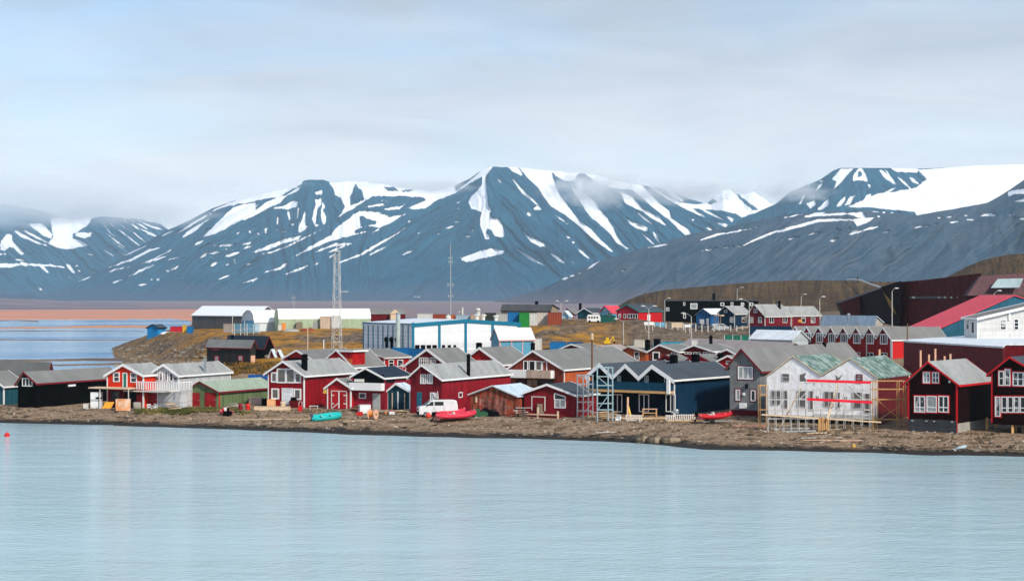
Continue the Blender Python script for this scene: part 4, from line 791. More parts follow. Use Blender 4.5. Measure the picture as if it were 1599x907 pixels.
h.win('F', 1152.5, 1176, 572, 592, 3, 1, pane=CURT, outer=DREDT, fw=.13); h.win('F', 1149, 1156, 608, 625, outer=DREDT); h.win('F', 1172.5, 1180, 609, 626, outer=DREDT)
h.slab('F', 1156.5, 1166, 629, 637, WHITE, 'heat_pump', 0, .45); h.slab('F', 1140, 1187, 640, 652, mat('dark_red_plinth', (.11,.008,.014), .7), 'plinth', 0, .04)
h.slab('F', 1150, 1181, 649, 656, GWOOD, 'lattice_skirt', .1, .16); h.slab('F', 1165, 1168, 599, 606, CHIM, 'wall_lamp', 0, .3); h.slab('F', 1161, 1163.5, 613, 617, WHITE, 'wall_lamp', 0, .3)
h.chimney(1287, .75, .45, 543, CHIM)
# building wrapped in white sheeting
WRAP = mat('white_wrap_sheeting', (.90,.89,.89), .4, .04, .6, color2=(.80,.77,.77), c2scale=1.3, bump=.10, bscale=1.1)
NET = mat('green_tarpaulin', (.085,.15,.125), .7, .25, .8, color2=(.30,.37,.34), c2scale=.9, bump=.06, bscale=1.6)
h = House('building', 'twin-gabled building under construction wrapped in white sheeting with green netting on its roof', 'building', 1197, 1370, 1421, [(1197,589),(1239,558),(1283,588),(1328,561),(1370,591)], 30, z=2.0, yb=652, wall=WRAP, roof=NET, trim=PALEW, trimw=.14, over=.12, eave=.1, corners=False, fascia=False, zdrop=.05, stilts=True)
SITE = h
h.slab('S', 1371, 1419, 588, 660, DRED, 'side_wall', 0, .04)
DARKHOLE = BROWNGL
for a, b, c, d in ((1221.5,1233,583,595),(1204.5,1219,608,632),(1222,1230,608,638),(1245,1259,609,635),(1264,1270,610,640),(1287,1302,611,635),(1307,1312,612,640),(1331,1347,612,637),(1350.5,1360,614,645)):
    h.win('F', a, b, c, d, 1, 2 if b-a > 10 else 1, fr=mat('plastic_sheet_edge', (.45,.42,.42), .4, .2), pane=DARKHOLE, fw=.07)
for tri in ([(1249,585),(1259,582),(1256,588),(1260,595),(1249,595)],[(1305,585),(1309,590),(1317,583),(1311,592),(1306,595)],[(1274,616),(1277,621),(1279,616),(1278,623),(1275,623)],[(1318,619),(1320,622),(1323,618),(1322,624),(1318,624)]):
    pts = [h.F(*q) for q in tri]; MB().add([(x,-.02,z) for x, z in pts], [tuple(range(len(pts)))]).build('torn_opening', DARKHOLE, h.root)
h.win('F', 1337, 1347, 584, 598, 1, 3, fr=DREDT, pane=CURT)
for k in range(9):
    x = .3+(h.W-.6)*k/8
    for y in (.4, h.L*.5): MB().box(x-.1, x+.1, y-.1, y+.1, -1.6, -.05).build('stilt', GWOOD, h.root)
MB().box(0, h.W, .2, h.L, -.35, -.06).build('floor_joist', CHIM, h.root)
MB().box(-.1, h.W*.45, -.12, -.02, -.22, 0).box(h.W*.45, h.W+.1, -.5, -.02, -.15, .25).build('sill_beam', OFFW, h.root)
# dark brown house with red trim
h = House('house', 'brown-black house with bright red trim above a charcoal plinth', 'house', 1418, 1494.5, 1549, [(1418,596),(1451,566),(1494.5,599)], 35, yb=676, wall=BROWNBLACK, roof=METALR, trim=REDT, trimw=.24, over=.45, eave=.4)
h.win('F', 1441.5, 1452.5, 580.5, 598, 2, 2, outer=REDT); h.win('F', 1456, 1466.5, 581, 598, 2, 2, outer=REDT)
for a, b in ((1428,1445),(1447,1463),(1465.5,1481.5)): h.win('F', a, b, 618, 643.5, 1 if a == 1447 else 2, 1, outer=REDT, pane=CURT if a == 1447 else GLASS); h.slab('F', a, b, 635, 636.6, WHITE, 'glazing_bar', 0, .075)
h.slab('F', 1418.5, 1494, 655, 677, mat('charcoal_plinth', (.05,.055,.06), .7, .1, 1, 'h', .6), 'plinth', 0, .05); h.slab('S', 1495, 1549, 657, 677, CONC, 'plinth', 0, .05)
h.slab('F', 1482, 1484.5, 594, 597.5, WHITE, 'wall_lamp', 0, .2)
for x, y in ((1425,656.5),(1447,657),(1459,657.5),(1487,658.5),(1427,672.5),(1448,673.5),(1460,674),(1487,675)): h.slab('F', x-1.5, x+1.5, y-.5, y+.5, WHITE, 'hinge', .05, .09)
h = House('house', 'brown-black house with arched gable windows at the right edge', 'house', 1548, 1637, 1690, [(1548,583),(1578.5,559),(1637,592)], 35, yb=662, D=196, wall=BROWNBLACK, roof=FELTD, trim=REDT, trimw=.24, over=.45, eave=.4, stilts=True)
for a in (.3, .5, .95):
    for b in (.1, .5, .9): MB().box(h.W*a-.12, h.W*a+.12, h.L*b-.12, h.L*b+.12, -1.6, -.2).build('stilt', GWOOD, h.root)
h.win('F', 1559.5, 1568, 579, 602, 1, 2, outer=REDT); h.win('F', 1569, 1578, 576, 602, 1, 2, outer=REDT); h.win('F', 1581.5, 1606, 581, 602.5, 3, 2, outer=REDT)
h.win('F', 1554, 1562.5, 619, 650, 1, 1, outer=REDT)
for k in range(4): h.win('F', 1564+k*9.6, 1573+k*9.6, 619, 644, 1, 1, outer=REDT); h.slab('F', 1564+k*9.6, 1573+k*9.6, 636, 637.4, WHITE, 'glazing_bar', 0, .075)
m = MB()
for px, yt, yb_ in ((1541,652,674),(1554,657,672),(1581,654,678),(1586,662,676)):
    X, Y, Z = atz(px, yb_, .9); 
    p = MB().box(X-.12, X+.12, Y-.12, Y+.12, Z-.4, CH+(HOR-yt)/FPX*Y).bar((X,Y,CH+(HOR-yt)/FPX*Y),(X,Y,CH+(HOR-yt)/FPX*Y+.06), .1, 8, .04); o = p.build('mooring_post', WOOD); tag(o, {1541:'timber post at the corner of the concrete plinth', 1554:'short timber post behind under the right-edge house', 1581:'tallest timber post in front of the right-edge house', 1586:'short timber post just right of the tallest timber post'}[px], 'post', 'timber posts at the right edge')
# ------------------------------------------------------------------ second and third rows
h = shed_x('shed', 'charcoal timber shed with red window frames standing under the slope', 'shed', 323, 391, 399, [(391,541.5),(395.3,532),(399,541)], -52, yb=571, D=388, wall=CHAR, roof=FELT, trim=DREDT, corners=False, over=.5)
h.win('S', 331, 342, 542.5, 547, 3, 1, fr=REDT); h.win('S', 335.5, 341.5, 555.5, 564, 1, 1, fr=REDT, pane=CURT); h.win('S', 372.5, 379, 555, 563, 1, 1, fr=REDT, pane=CURT)
h.slab('F', 391.5, 398, 555, 571, PEACHW, 'door', 0, .06)
h = shed_x('shed', 'tarred black shed with a blue-black roof behind the charcoal shed', 'shed', 352, 413, 425, [(413,541),(418.5,525.5),(425,540)], -50, D=398, wall=NBLACK, roof=NAVYR, trim=DREDT, corners=False)
h.slab('F', 413.5, 418, 554, 568, GWOOD, 'door', 0, .06); h.chimney(363, .75, .35, 524, CHIM)
for i, (a, b, c, ap, lab) in enumerate(((421, 429, 431, 546, 'tiny red hut with a pale roof right of the tarred black shed'), (431, 439, 441, 547, 'tiny red hut with a pale roof, the right one of the pair by the slope'))):
    h = House('hut', lab, 'hut', a, b, c, [(a,555),((a+b)/2,ap),(b,555)], 30, D=396, wall=BROWNRED, roof=BROOF, trim=OFFW, trimw=.2, group='tiny red huts under the slope'); h.door('F', (a+b)/2-1.6, (a+b)/2+1.6, 559, 569, DRED)
h = House('house', 'red house with a small white-edged gable behind the chimneyed red house', 'house', 443, 488, 560, [(443,560),(464.5,547.5),(488,561)], 33, D=300, wall=RED, roof=FELT, trimw=.32)
h.slab('F', 450, 482, 558.5, 566, CHIM, 'dark_window', 0, .04)
h = House('house', 'red house with dormer and grey roof right of the small white-edged gable', 'house', 497, 551, 600, [(497,572),(526,547),(551,573)], 36, D=278, wall=RED, roof=FELT, over=.2)
zt = h.roofz(h.W*.55)-.1
MB().box(h.W*.56, h.W-.25, h.L*.02, h.L*.42, h.prof[-1][1]-.2, zt).build('dormer', RED, h.root); MB().box(h.W*.52, h.W+.1, -.1, h.L*.45, zt+.005, zt+.18).build('dormer_roof', FELT, h.root)
MB().box(h.W+.1, h.W+.16, -.16, h.L*.47, zt-.03, zt+.22).build('fascia', WHITE, h.root); MB().box(h.W*.52, h.W+.1, -.16, -.102, zt-.05, zt+.22).build('fascia', WHITE, h.root)
h.chimney(522, .12, .7, 551, CHIM); h.slab('F', 543, 550, 560, 569, mat('orange_shutter', (.55,.13,.04), .6), 'window', 0, .05)
h = House('house', 'red house with a wide grey roof and two narrow side windows', 'house', 522, 600, 640, [(522,560),(563,546.5),(600,559)], 36, D=300, wall=RED, roof=FELT, trim=OFFW, trimw=.14, over=.3)
h.win('S', 606.5, 614.5, 561.5, 572, 1, 2); h.win('S', 620, 629, 561.5, 572, 1, 1)
h = House('house', 'dark red house with a broad white gable edge and lattice windows', 'house', 633, 700, 745, [(633,571),(668,545.5),(700,570)], 30, D=285, wall=mat('wine_red_cladding', (.16,.010,.016), .6, .14, .5, 'v', .16), roof=FELT, trimw=.42)
h.win('F', 654.5, 669, 558, 573, 4, 3); h.win('F', 671.5, 681, 558, 572, 3, 3)
h = House('house', 'red house with a row of small panes under a wide white gable edge', 'house', 716, 785, 832, [(716,570),(750,543.5),(785,569)], 30, D=292, wall=RED, roof=FELT, trimw=.42)
h.win('F', 734, 769, 562.5, 567.5, 4, 1, fw=.14); h.chimney(748, .5, .75, 537.5, CHIM)
h = House('house', 'brown-red house with orange side wall and half white, half timber balcony', 'house', 794, 880, 1001, [(794,576),(833.5,548.5),(880,577)], 30, D=262, wall=BROWNRED, roof=FELT, trimw=.3, corners=False)
h.slab('S', 880.5, 1000, 578, 606, ORANGE, 'side_cladding', 0, .03); h.slab('S', 880, 881.5, 578, 604, OFFW, 'corner_board', .03, .06)  # orange slab paints sunlight on the brown-red side wall
h.win('F', 817.5, 824.5, 563, 578); h.win('F', 826, 836, 563, 580); h.win('F', 836.5, 846, 563.5, 578, pane=BROWNGL); h.win('F', 847, 854.5, 564, 580, pane=mat('brown_red_panel', (.22,.04,.025), .5))
bl = h.slab('F', 797, 866, 577.5, 589.5, WHITE, 'balcony', 0, 1.3); h.slab('F', 829.5, 866.5, 577.2, 589.8, mat('pinkish_boards', (.50,.38,.31), .7, .12, 1, 'v', .14), 'board_panel', 1.3, 1.36, parent=bl)
h.slab('F', 805, 865, 592, 602, GLASS, 'window_band', 0, .05)
for x in (824, 832): h.slab('F', x, x+7, 592, 602, GWOOD, 'panel', .05, .1)
h.chimney(875, .35, .25, 546, STEEL, name='vent_pipe'); h.chimney(832, .8, .5, 537.5, CHIM)
rows_ = [ # xl, apex x, apex y, xc, eave y, xs, D, wall, roof, trim, label
 (876,893,538,918,545,945,345,DRED,FELT,WHITE,'dark red house peeking above the grey roofs left of the tall timber pole'),
 (921,937.5,540,956,548,985,335,DRED,PINKR,PALEW,'low dark red gable with a pale edge right of the timber pole'),
 (968,982,541,1009,549.5,1014,322,ORANGE,PINKR,OFFW,'orange-brown gabled house with a pinkish roof in the far row'),
 (1013,1031,539,1060,549.5,1090,312,BROWNRED,FELT,WHITE,'brown-red gable with a white-framed square window in the far row'),
 (1061,1085,539.5,1114,549,1150,310,DRED,FELT,WHITE,'widest dark red gable of the far row, left of the small white one'),
 (1120,1136,546,1149,553,1175,296,DRED,FELT,WHITE,'smallest white-edged gable of the far row, left of the tall grey house'),
 (1022,1040,555,1065,567.5,1085,283,DRED,FELT,DREDT,'dark red gable with red edge behind the left chimney of the navy house'),
 (1066,1089,554.5,1114,567.5,1136,281,RED,FELT,DREDT,'red gable with red edge behind the right chimney of the navy house'),
 (1114,1138,556,1160,568,1180,279,RED,FELT,WHITE,'red gable tucked against the left side of the tall grey house')]
for xl, ax, ay, xc, ey, xs, D, w_, r_, t_, lab in rows_:
    h = House('house', lab, 'house', xl, xc, xs, [(xl,ey),(ax,ay),(xc,ey)], 34, D=D, wall=w_, roof=r_, trim=t_, trimw=.3, corners=False)
    if ax == 1031: h.win('F', 1019, 1030.5, 549, 563, 1, 1, fw=.22); h.win('F', 1048, 1059, 550, 556)
    if ax == 982: h.win('F', 990.5, 998.5, 549, 562); 
    if ax == 1085: h.win('F', 1069, 1080, 549.5, 553, 2, 1); h.win('F', 1083, 1094, 549.5, 553, 2, 1); h.win('F', 1098, 1109, 549.5, 553, 2, 1)
    if ax == 1040: h.win('F', 1040, 1050, 563, 568)
    if ax == 1089: h.win('F', 1078, 1088, 564, 570); h.win('F', 1092, 1104, 564, 570)
    if ax == 1138: h.win('F', 1134, 1142, 563, 569); h.chimney(1125, .5, .7, 553.5, CHIM)
    if ax == 1031: h.chimney(1026, .9, .9, 531.5, CHIM); h.chimney(1011, .9, .7, 532.5, CHIM)
h = shed_x('long_building', 'long low building with a pinkish roof behind the far gables', 'building', 1062, 1222, 1262, [(1222,549),(1240,536),(1262,547)], -22, D=330, wall=GWOOD, roof=PINKR, trim=None, corners=False)
h.chimney(1110, .7, .5, 526, CHIM)
h = shed_x('warehouse', 'pale grey warehouse with a light blue roof left of the red row house', 'warehouse', 1171, 1237, 1262, [(1237,530),(1249,517),(1262,529)], -38, D=350, wall=mat('pale_blue_grey_panels', (.42,.47,.49), .5, .05, .5, 'h', .8), roof=WROOF, trim=None, corners=False)
# red row house with eight gables
ap = [1243,1261,1279.5,1298.5,1318,1338,1358.5,1380]; va = [1234.5,1252.5,1270.5,1289.5,1308.5,1328.5,1348.5,1369.5,1393]
pr = []
for i in range(8): pr += [(va[i], 526+i*.5), (ap[i], 510.3+i*.28)]
pr.append((1393, 530.5))
h = House('row_house', 'dark red row house with eight small white-edged gables', 'row house', va[0], 1393, 1478, pr, 57, D=335, wall=mat('row_red_cladding', (.25,.010,.012), .6, .12, .5, 'h', .18), roof=FELT, trimw=.3, corners=False, over=.3, eave=.2, zdrop=2.5)
h.slab('S', 1394, 1411, 532, 565, mat('sunlit_red_end', (.55,.02,.02), .5, .08), 'sunlit_end_panel', 0, .05); h.slab('F', 1390.5, 1393.5, 532, 562, WHITE, 'corner_board', 0, .06)  # brighter red slab paints sunlight on the end wall
for i in range(8):
    w0 = 5+i*.12; h.win('F', ap[i]-w0+.5, ap[i]+w0+.5, 519+i*.3, 534+i*.5, 3, 1, fw=.2)
    if i >= 5: h.win('F', ap[i]-w0, ap[i]+w0, 549+i*.2, 556+i*.2, 2, 1)
for x in (1274.5, 1312.5, 1353): h.slab('F', x, x+1.2, 528, 556, OFFW, 'downpipe', 0, .12)
# prisms drawn by the outline of their flat roof at a given height
def prism(name, label, cat, pts, zt, zb, wall, roof, par=.25, group=None):
    P = [atz(px, py, zt) for px, py in pts]; n = len(P); x0, y0 = P[0][0], P[0][1]
    r = tag(empty(name, (x0, y0, zb)), label, cat, group)
    vs = [(p[0]-x0, p[1]-y0, 0) for p in P]+[(p[0]-x0, p[1]-y0, zt-zb-.02) for p in P]
    MB().add(vs, [(i, (i+1) % n, n+(i+1) % n, n+i) for i in range(n)]+[tuple(range(n, 2*n))]).build('wall', wall, r)
    cx = sum(v[0] for v in vs[:n])/n; cy_ = sum(v[1] for v in vs[:n])/n
    e = [(cx+(v[0]-cx)*1.004, cy_+(v[1]-cy_)*1.004) for v in vs[:n]]
    vs = [(a, b, zt-zb) for a, b in e]+[(a, b, zt-zb+par) for a, b in e]
    MB().add(vs, [(i, (i+1) % n, n+(i+1) % n, n+i) for i in range(n)]+[tuple(range(n, 2*n)), tuple(range(n))[::-1]]).build('roof', roof, r)
    return r
prism('long_building', 'long flat dark red building with a white roof at the right edge', 'building', [(1411,534),(1566,543.5),(1571,539),(1720,539),(1720,512),(1599,518.5),(1500,527),(1420,531.8)], 8.9, 1.5, DRED, WROOF)
# red roofed hall and pale house at the right edge
h = House('hall', 'big teal hall under a raspberry red roof', 'hall', 1720, 1447, 1402, [(1447,522),(1583,462),(1720,500)], -4, D=345, wall=mat('teal_blue_panels', (.025,.11,.17), .55, .1, .5, 'v', .3), roof=REDR, trim=None, side='L', corners=False)
h = House('house', 'pale grey house with white window frames at the right edge', 'house', 1760, 1526, 1506, [(1526,497),(1690,459),(1760,470)], -14, D=305, wall=CREAM, roof=FELT, trim=WHITE, trimw=.45, side='L', over=.7, eave=.4)
h.win('F', 1561.5, 1571, 498.5, 515, 1, 3, pane=GLASS); h.win('F', 1583, 1590.5, 498, 515, 1, 3); h.win('S', 1509, 1514, 499, 515); h.win('S', 1517, 1522, 502, 521)
h.slab('F', 1574, 1577, 488, 500, WHITE, 'bracket', 0, .3)
# dark angular museum-like building
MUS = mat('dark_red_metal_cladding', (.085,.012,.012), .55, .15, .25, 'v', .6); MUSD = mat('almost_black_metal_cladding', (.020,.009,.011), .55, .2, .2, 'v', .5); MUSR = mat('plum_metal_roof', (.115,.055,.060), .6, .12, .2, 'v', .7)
o0 = at(1405, 505, 450); r = tag(empty('angular_building', o0), 'huge angular dark red building with slanted walls on the hillside', 'building')
def facet(name, pts, mt, dep=28.0, parent=r, dz=0):
    P = [np.array(at(*p))-np.array(o0) for p in pts]; n = len(P); Q = [p+np.array((dep*.15, dep, dz)) for p in P]
    return MB().add([tuple(p) for p in P+Q], [tuple(range(n))[::-1], tuple(range(n, 2*n))]+[(i, (i+1) % n, n+(i+1) % n, n+i) for i in range(n)]).build(name, mt, parent)
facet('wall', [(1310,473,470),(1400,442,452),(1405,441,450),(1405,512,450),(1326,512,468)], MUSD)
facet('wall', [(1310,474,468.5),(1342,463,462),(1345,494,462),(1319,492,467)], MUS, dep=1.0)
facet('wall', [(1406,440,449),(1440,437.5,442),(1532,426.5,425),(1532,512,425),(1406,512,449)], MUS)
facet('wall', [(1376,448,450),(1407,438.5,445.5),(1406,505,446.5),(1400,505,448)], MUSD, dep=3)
facet('wall', [(1379,456,449),(1392,470,448),(1400,492,447),(1390,480,448)], mat('ochre_lining', (.10,.065,.02), .7), dep=.8)
facet('roof', [(1510,461.5,419),(1531,431,421),(1660,423,424),(1660,461.5,419)], MUSR, dep=20)
w = facet('window_band', [(1417,462.5,446),(1508,462.5,429.5),(1508,466,429.5),(1417,466.5,446)], GLASS, dep=1)
for k, (a, b) in enumerate(((1424,1429),(1465,1471),(1474,1480),(1484,1487),(1494,1501))): facet('pane', [(a,463,444.4-(a-1424)*.18),(b,463,443.6-(a-1424)*.18),(b,465.7,443.6-(a-1424)*.18),(a,465.7,444.4-(a-1424)*.18)], mat('pale_green_pane', (.45,.50,.38), .3), dep=.4, parent=w)
facet('skylight', [(1547,449.5,417.5),(1558,435.5,418.5),(1598,434.5,418.5),(1592,449,417.5)], mat('skylight_panels', (.33,.42,.43), .15, .2, .3, spec=.8), dep=.3)
for a in (1319, 1328, 1337): pass
# black modern building
h = world_box('black_building', 'long black flat-roofed building with small white windows below the brown hill', 'building', 1037, 1184, 470, 508, 560, 16, NBLACK, th=5)
MB().box(0, h.W, 0, 16, -.5, h.H).build('wall', NBLACK, h.root); MB().box(-.2, h.W+.2, -.2, 16.2, h.H+.01, h.H+.25).build('roof', FELTD, h.root)
for a, b, c, d in ((1125,1131,472.5,477.5),(1141,1145,472,477.5),(1157,1162,472.5,477.5),(1171,1176,472.5,477.5),(1067,1070,472,477),(1067,1071,490,497)): h.win('F', a, b, c, d, 1, 1, fw=.2)
h.win('F', 1078, 1089, 473.5, 482.5, 1, 1, pane=CURT, fw=.2); h.win('F', 1040, 1045, 480, 487, pane=CURT)
MB().box(h.W*.52, h.W*.55, 5, 7, h.H+.25, h.H+2.4).build('chimney', CHIM, h.root)
h.slab('F', 1037, 1060, 486, 508, NBLACK, 'porch', 0, 3)
h = House('house', 'small blue house with a white roof in front of the black building', 'house', 1087, 1110, 1136, [(1087,491),(1098,482.5),(1110,491)], 40, D=500, yb=510, wall=BLUE, roof=WROOF, corners=False, trim=NAVY, trimw=.15)
h.door('F', 1092.5, 1099.5, 498.5, 508, WHITE, name='garage_door'); h.door('F', 1103, 1106.5, 497, 509, OFFW)
h = House('house', 'blue house with grey roof and small timber porch left of the maroon house', 'house', 1122, 1147, 1172, [(1122,488.5),(1133,478.5),(1147,490)], 40, D=482, yb=511, wall=NAVY, roof=METALR, trim=OFFW, trimw=.15)
h.win('F', 1140, 1145, 495, 503.5, 2, 1); h.win('F', 1131, 1135.5, 484, 488); h.win('S', 1158, 1165, 495, 503.5, fr=PALEW); pc = h.slab('F', 1120, 1131, 491.5, 493.5, PALEW, 'porch_roof', 0, 1.6)
for x in (1121, 1129): h.slab('F', x, x+1, 493, 510, GWOOD, 'post', 1.3, 1.5, parent=pc)
h = House('house', 'maroon house with white window frames and a long grey roof', 'house', 1168, 1194.5, 1235, [(1168,492),(1178.5,476),(1194.5,493.5)], 40, D=432, yb=511, wall=MAROON, roof=METALR, trim=OFFW, trimw=.2)
h.win('F', 1171, 1176, 495, 504, 2, 2); h.win('F', 1184, 1189.5, 495, 504, 2, 2); h.win('F', 1177, 1182.5, 482, 488.5, 2, 1); h.win('S', 1201, 1208, 495, 504, 2, 1); h.win('S', 1222, 1229, 495, 504, 2, 1); h.chimney(1217, .8, .5, 471.5, CHIM)
h = House('house', 'lower maroon annex with orange hatch right of the maroon house', 'house', 1212, 1236, 1281, [(1212,491),(1224,479),(1236,492.5)], 52, D=442, yb=511, wall=MAROON, roof=METALR, trim=OFFW, trimw=.15)
h.win('S', 1251, 1257.5, 495, 504, 1, 1); h.win('S', 1266, 1272.5, 495, 504, 2, 1); h.slab('S', 1246, 1252, 499, 503, mat('orange_hatch', (.6,.27,.04), .5), 'hatch', 0, .1)
h = world_box('wall', 'navy fence under the windows of the maroon house', 'fence', 1171, 1236, 509.5, 518, 418, .2, NAVY); MB().box(0, h.W, 0, .2, -.6, h.H).build('board_panel', NAVY, h.root); MB().box(-.1, h.W+.1, -.03, .23, h.H+.003, h.H+.07).build('top_rail', NAVY, h.root)
h.root.name = 'fence'
h = shed_x('low_building', 'low grey building with a pale blue metal roof and orange shutter', 'building', 1284, 1366, 1378, [(1366,503.5),(1367.5,494),(1378,503)], -28, D=402, yb=512, wall=CONC, roof=BROOF, trim=None, corners=False)
h.slab('S', 1294, 1304, 504.8, 508, DRED, 'shutter', 0, .1); h.slab('S', 1319, 1325, 504.8, 508, REDT, 'shutter', 0, .1); h.slab('S', 1336, 1343, 504.5, 509, mat('orange_hatch', (0,0,0)), 'shutter', 0, .1)
h.chimney(1325, .5, .5, 491, STEEL)
h = House('house', 'light blue cottage with a raspberry red roof', 'house', 937, 956, 975, [(937,488),(944.5,478),(956,488.5)], 48, D=525, yb=503, wall=LBLUE, roof=REDR, corners=False, trim=None)
h.win('F', 943.5, 947, 482.5, 485.5); h.win('F', 949, 953, 488, 492)
h = House('house', 'crimson house with a teal-edged dark roof and five white windows in a row', 'house', 963, 997, 1034, [(963,485.5),(979.5,475.5),(997,486)], 34, D=485, yb=505, wall=mat('crimson_cladding', (.33,.012,.035), .55, .1, .5, 'v', .16), roof=FELTD, trim=mat('teal_trim', (.03,.22,.20), .5), trimw=.3, corners=False)
h.slab('S', 997.5, 1033, 488, 505, mat('scarlet_side_boards', (.55,.012,.015), .55, .1, .5, 'v', .2), 'side_cladding', 0, .04)
h.win('F', 966, 969.5, 490, 496.5); h.win('F', 974, 977.5, 490, 497); h.win('F', 980, 996, 490, 497, 4, 1); h.slab('S', 1010.5, 1015, 491, 503, WHITE, 'door', .04, .1); h.slab('S', 998, 1005, 500, 504, WHITE, 'bin', .05, .8)
h = House('house', 'navy house with a white gable edge left of the white caravan', 'house', 901, 925.5, 948, [(901,489.5),(913,481.5),(925.5,489)], 36, D=545, yb=504, wall=TEAL, roof=FELTD, trimw=.3); h.slab('F', 910, 915, 501, 503.5, WHITE, 'bin', .05, .8); h.chimney(906, .6, .6, 475, CHIM)
h = House('house', 'grey-violet gabled house behind the blue mural hut', 'house', 879, 896, 906, [(879,490),(886.5,482),(896,490)], 36, D=560, yb=503, wall=mat('violet_grey_boards', (.20,.16,.22), .6), roof=FELT, trim=DREDT, trimw=.2)
h = House('hut', 'small hut painted pale blue and white beside the rust-brown container', 'hut', 877.5, 888.5, 893, [(877.5,494),(882,485.5),(888.5,493)], 30, D=505, yb=504, wall=mat('blue_white_paint', (.10,.38,.62), .5, color2=(.62,.62,.60), c2scale=.7), roof=BROOF, trim=WHITE, trimw=.15)
h = shed_x('long_building', 'long low grey building with black roof edge behind the containers', 'building', 783, 860, 872, [(860,483),(862,476),(872,482)], -30, D=640, yb=500, wall=GWOOD, roof=FELT, trim=CHIM, trimw=.3, corners=False); h.chimney(838, .6, .9, 471.5, CHIM)
h = House('house', 'dark red barn with a grey roof right of the long green hall', 'barn', 574, 578, 633, [(574,490),(576,482),(578,490)], 78, D=560, yb=505, wall=DRED, roof=FELT, trim=None, corners=False)
MB().box(h.W-.1, h.W+2.4, h.L*.55, h.L*.8, -.1, 3.0).add([(h.W-.1,h.L*.53,3),(h.W+2.6,h.L*.53,3),(h.W+2.6,h.L*.82,3),(h.W-.1,h.L*.82,3),(h.W-.1,h.L*.675,4.4),(h.W+2.6,h.L*.675,4.4)], [(0,1,5,4),(1,2,5),(2,3,4,5),(0,4,3)]).build('porch', PALEW, h.root)
# halls on the plateau
h = shed_x('hall', 'large charcoal hall with a white roof at the left end of the plateau', 'hall', 300, 400, 434, [(400,493),(417,478.8),(434,491)], -48, D=512, yb=516, wall=mat('charcoal_panels', (.105,.108,.11), .6, .06, .4, 'v', .9), roof=mat('bright_white_roof', (.82,.83,.83), .5, .03), trim=None, corners=False, zdrop=1.)
h = House('hall', 'small round-arched white hall with a blue front', 'hall', 379, 398, 434, [(379,500),(381,491),(385.5,486),(389,484.7),(393,486),(396.5,491),(398,500)], 58, D=492, yb=512, wall=mat('pale_canvas', (.62,.66,.68), .6), roof=mat('bright_white_roof', (0,0,0)), trim=None, corners=False)
h.slab('F', 379.5, 397.5, 500.5, 511, LBLUE, 'front_panel', 0, .1)
h = House('hall', 'long pale green hall with a rounded white canvas roof', 'hall', 428, 435, 579, [(428,497),(429,488),(431,482.5),(433.2,482.5),(434.4,488),(435,497.5)], 72, D=488, yb=514, wall=mat('pale_green_panels', (.36,.44,.29), .6, .06, .4, 'v', .9), roof=mat('bright_white_roof', (0,0,0)), trim=None, corners=False, over=.05, eave=.05, rt=.1, zdrop=1.)
# white industrial hall with blue frames
WHP = mat('white_panel', (.72,.74,.76), .5, .03, .3, 'h', 1.0); SIDEP = mat('pale_grey_side_panel', (.80,.83,.85), .5, .03, .3, 'h', .35); BF = mat('petrol_blue_frame', (.012,.16,.26), .45, .06)
h = House('industrial_hall', 'big white industrial hall framed in petrol blue', 'hall', 812, 643, 567, [(643,506.5),(727,499.8),(812,505)], -30, D=352, z=2.0, wall=WHP, roof=WROOF, trim=BF, trimw=.75, side='L', over=.1, eave=.1, corners=False, zdrop=.6)
h.slab('S', 567.5, 642.5, 508, 556, SIDEP, 'side_cladding', 0, .05)
for x in (643, 684, 725, 767, 808): h.slab('F', x, x+3.8, 503.5, 556, BF, 'column', 0, .12)
h.slab('F', 643, 811, 545.5, 556, mat('low_white_band', (.6,.6,.6), .5), 'base_band', 0, .05)
for k in range(10): x = 567.5+k*7.5+.03*k*k; h.slab('S', x, x+1.1, 508, 556, BF, 'cover_strip', .05, .14)
for a, b in ((648,655),(657,664),(666,673),(675,682),(690,695),(699,704),(708,712)): h.slab('F', a, b, 538.5, 544.5, CHIM, 'window', 0, .06)
p = h.S(628, 492); MB().bar((-.9, p[0], .2), (-.9, p[0], p[1]+.2), .45, 12).build('exhaust_stack', mat('pale_green_metal', (.42,.50,.47), .5), h.root); MB().bar((-.9, p[0], p[1]+.2), (-.9, p[0], p[1]+.5), .55, 12).build('cap', STEEL, h.root)
for x in (605.5, 613.5, 622): a = h.S(x, 530); m = MB().bar((-.35,a[0],0),(-.35,a[0],a[1]), .22, 8).blob((-.35,a[0],a[1]), (.5,.5,.6), 8, 4, 0); m.build('vent_pipe', CHIM, h.root)
for x in (770,780,800): a = h.F(x, 498); y = h.L*.3; z0 = h.roofz(min(a[0], h.W-.5)); m = MB().bar((a[0],y,z0),(a[0],y,z0+1.2), .35, 10); o = m.build('roof_vent', OFFW, h.root); MB().bar((a[0],y,z0+1.21),(a[0],y,z0+1.5), .6, 10).build('cap', OFFW, o)
h = House('kiosk', 'light blue glazed pavilion with a steep white roof and pink posts', 'pavilion', 768, 779.5, 834, [(768,528),(773.5,513),(779.5,529)], 62, D=335, yb=556, wall=mat('pale_blue_glazing', (.10,.30,.42), .3, .12, .6), roof=WROOF, trim=mat('pink_trim', (.62,.38,.36), .6), trimw=.2, over=.2)
for x in (780, 798, 815, 832): h.slab('S', x, x+1.5, 530, 556, mat('pink_trim', (0,0,0)), 'post', 0, .1)
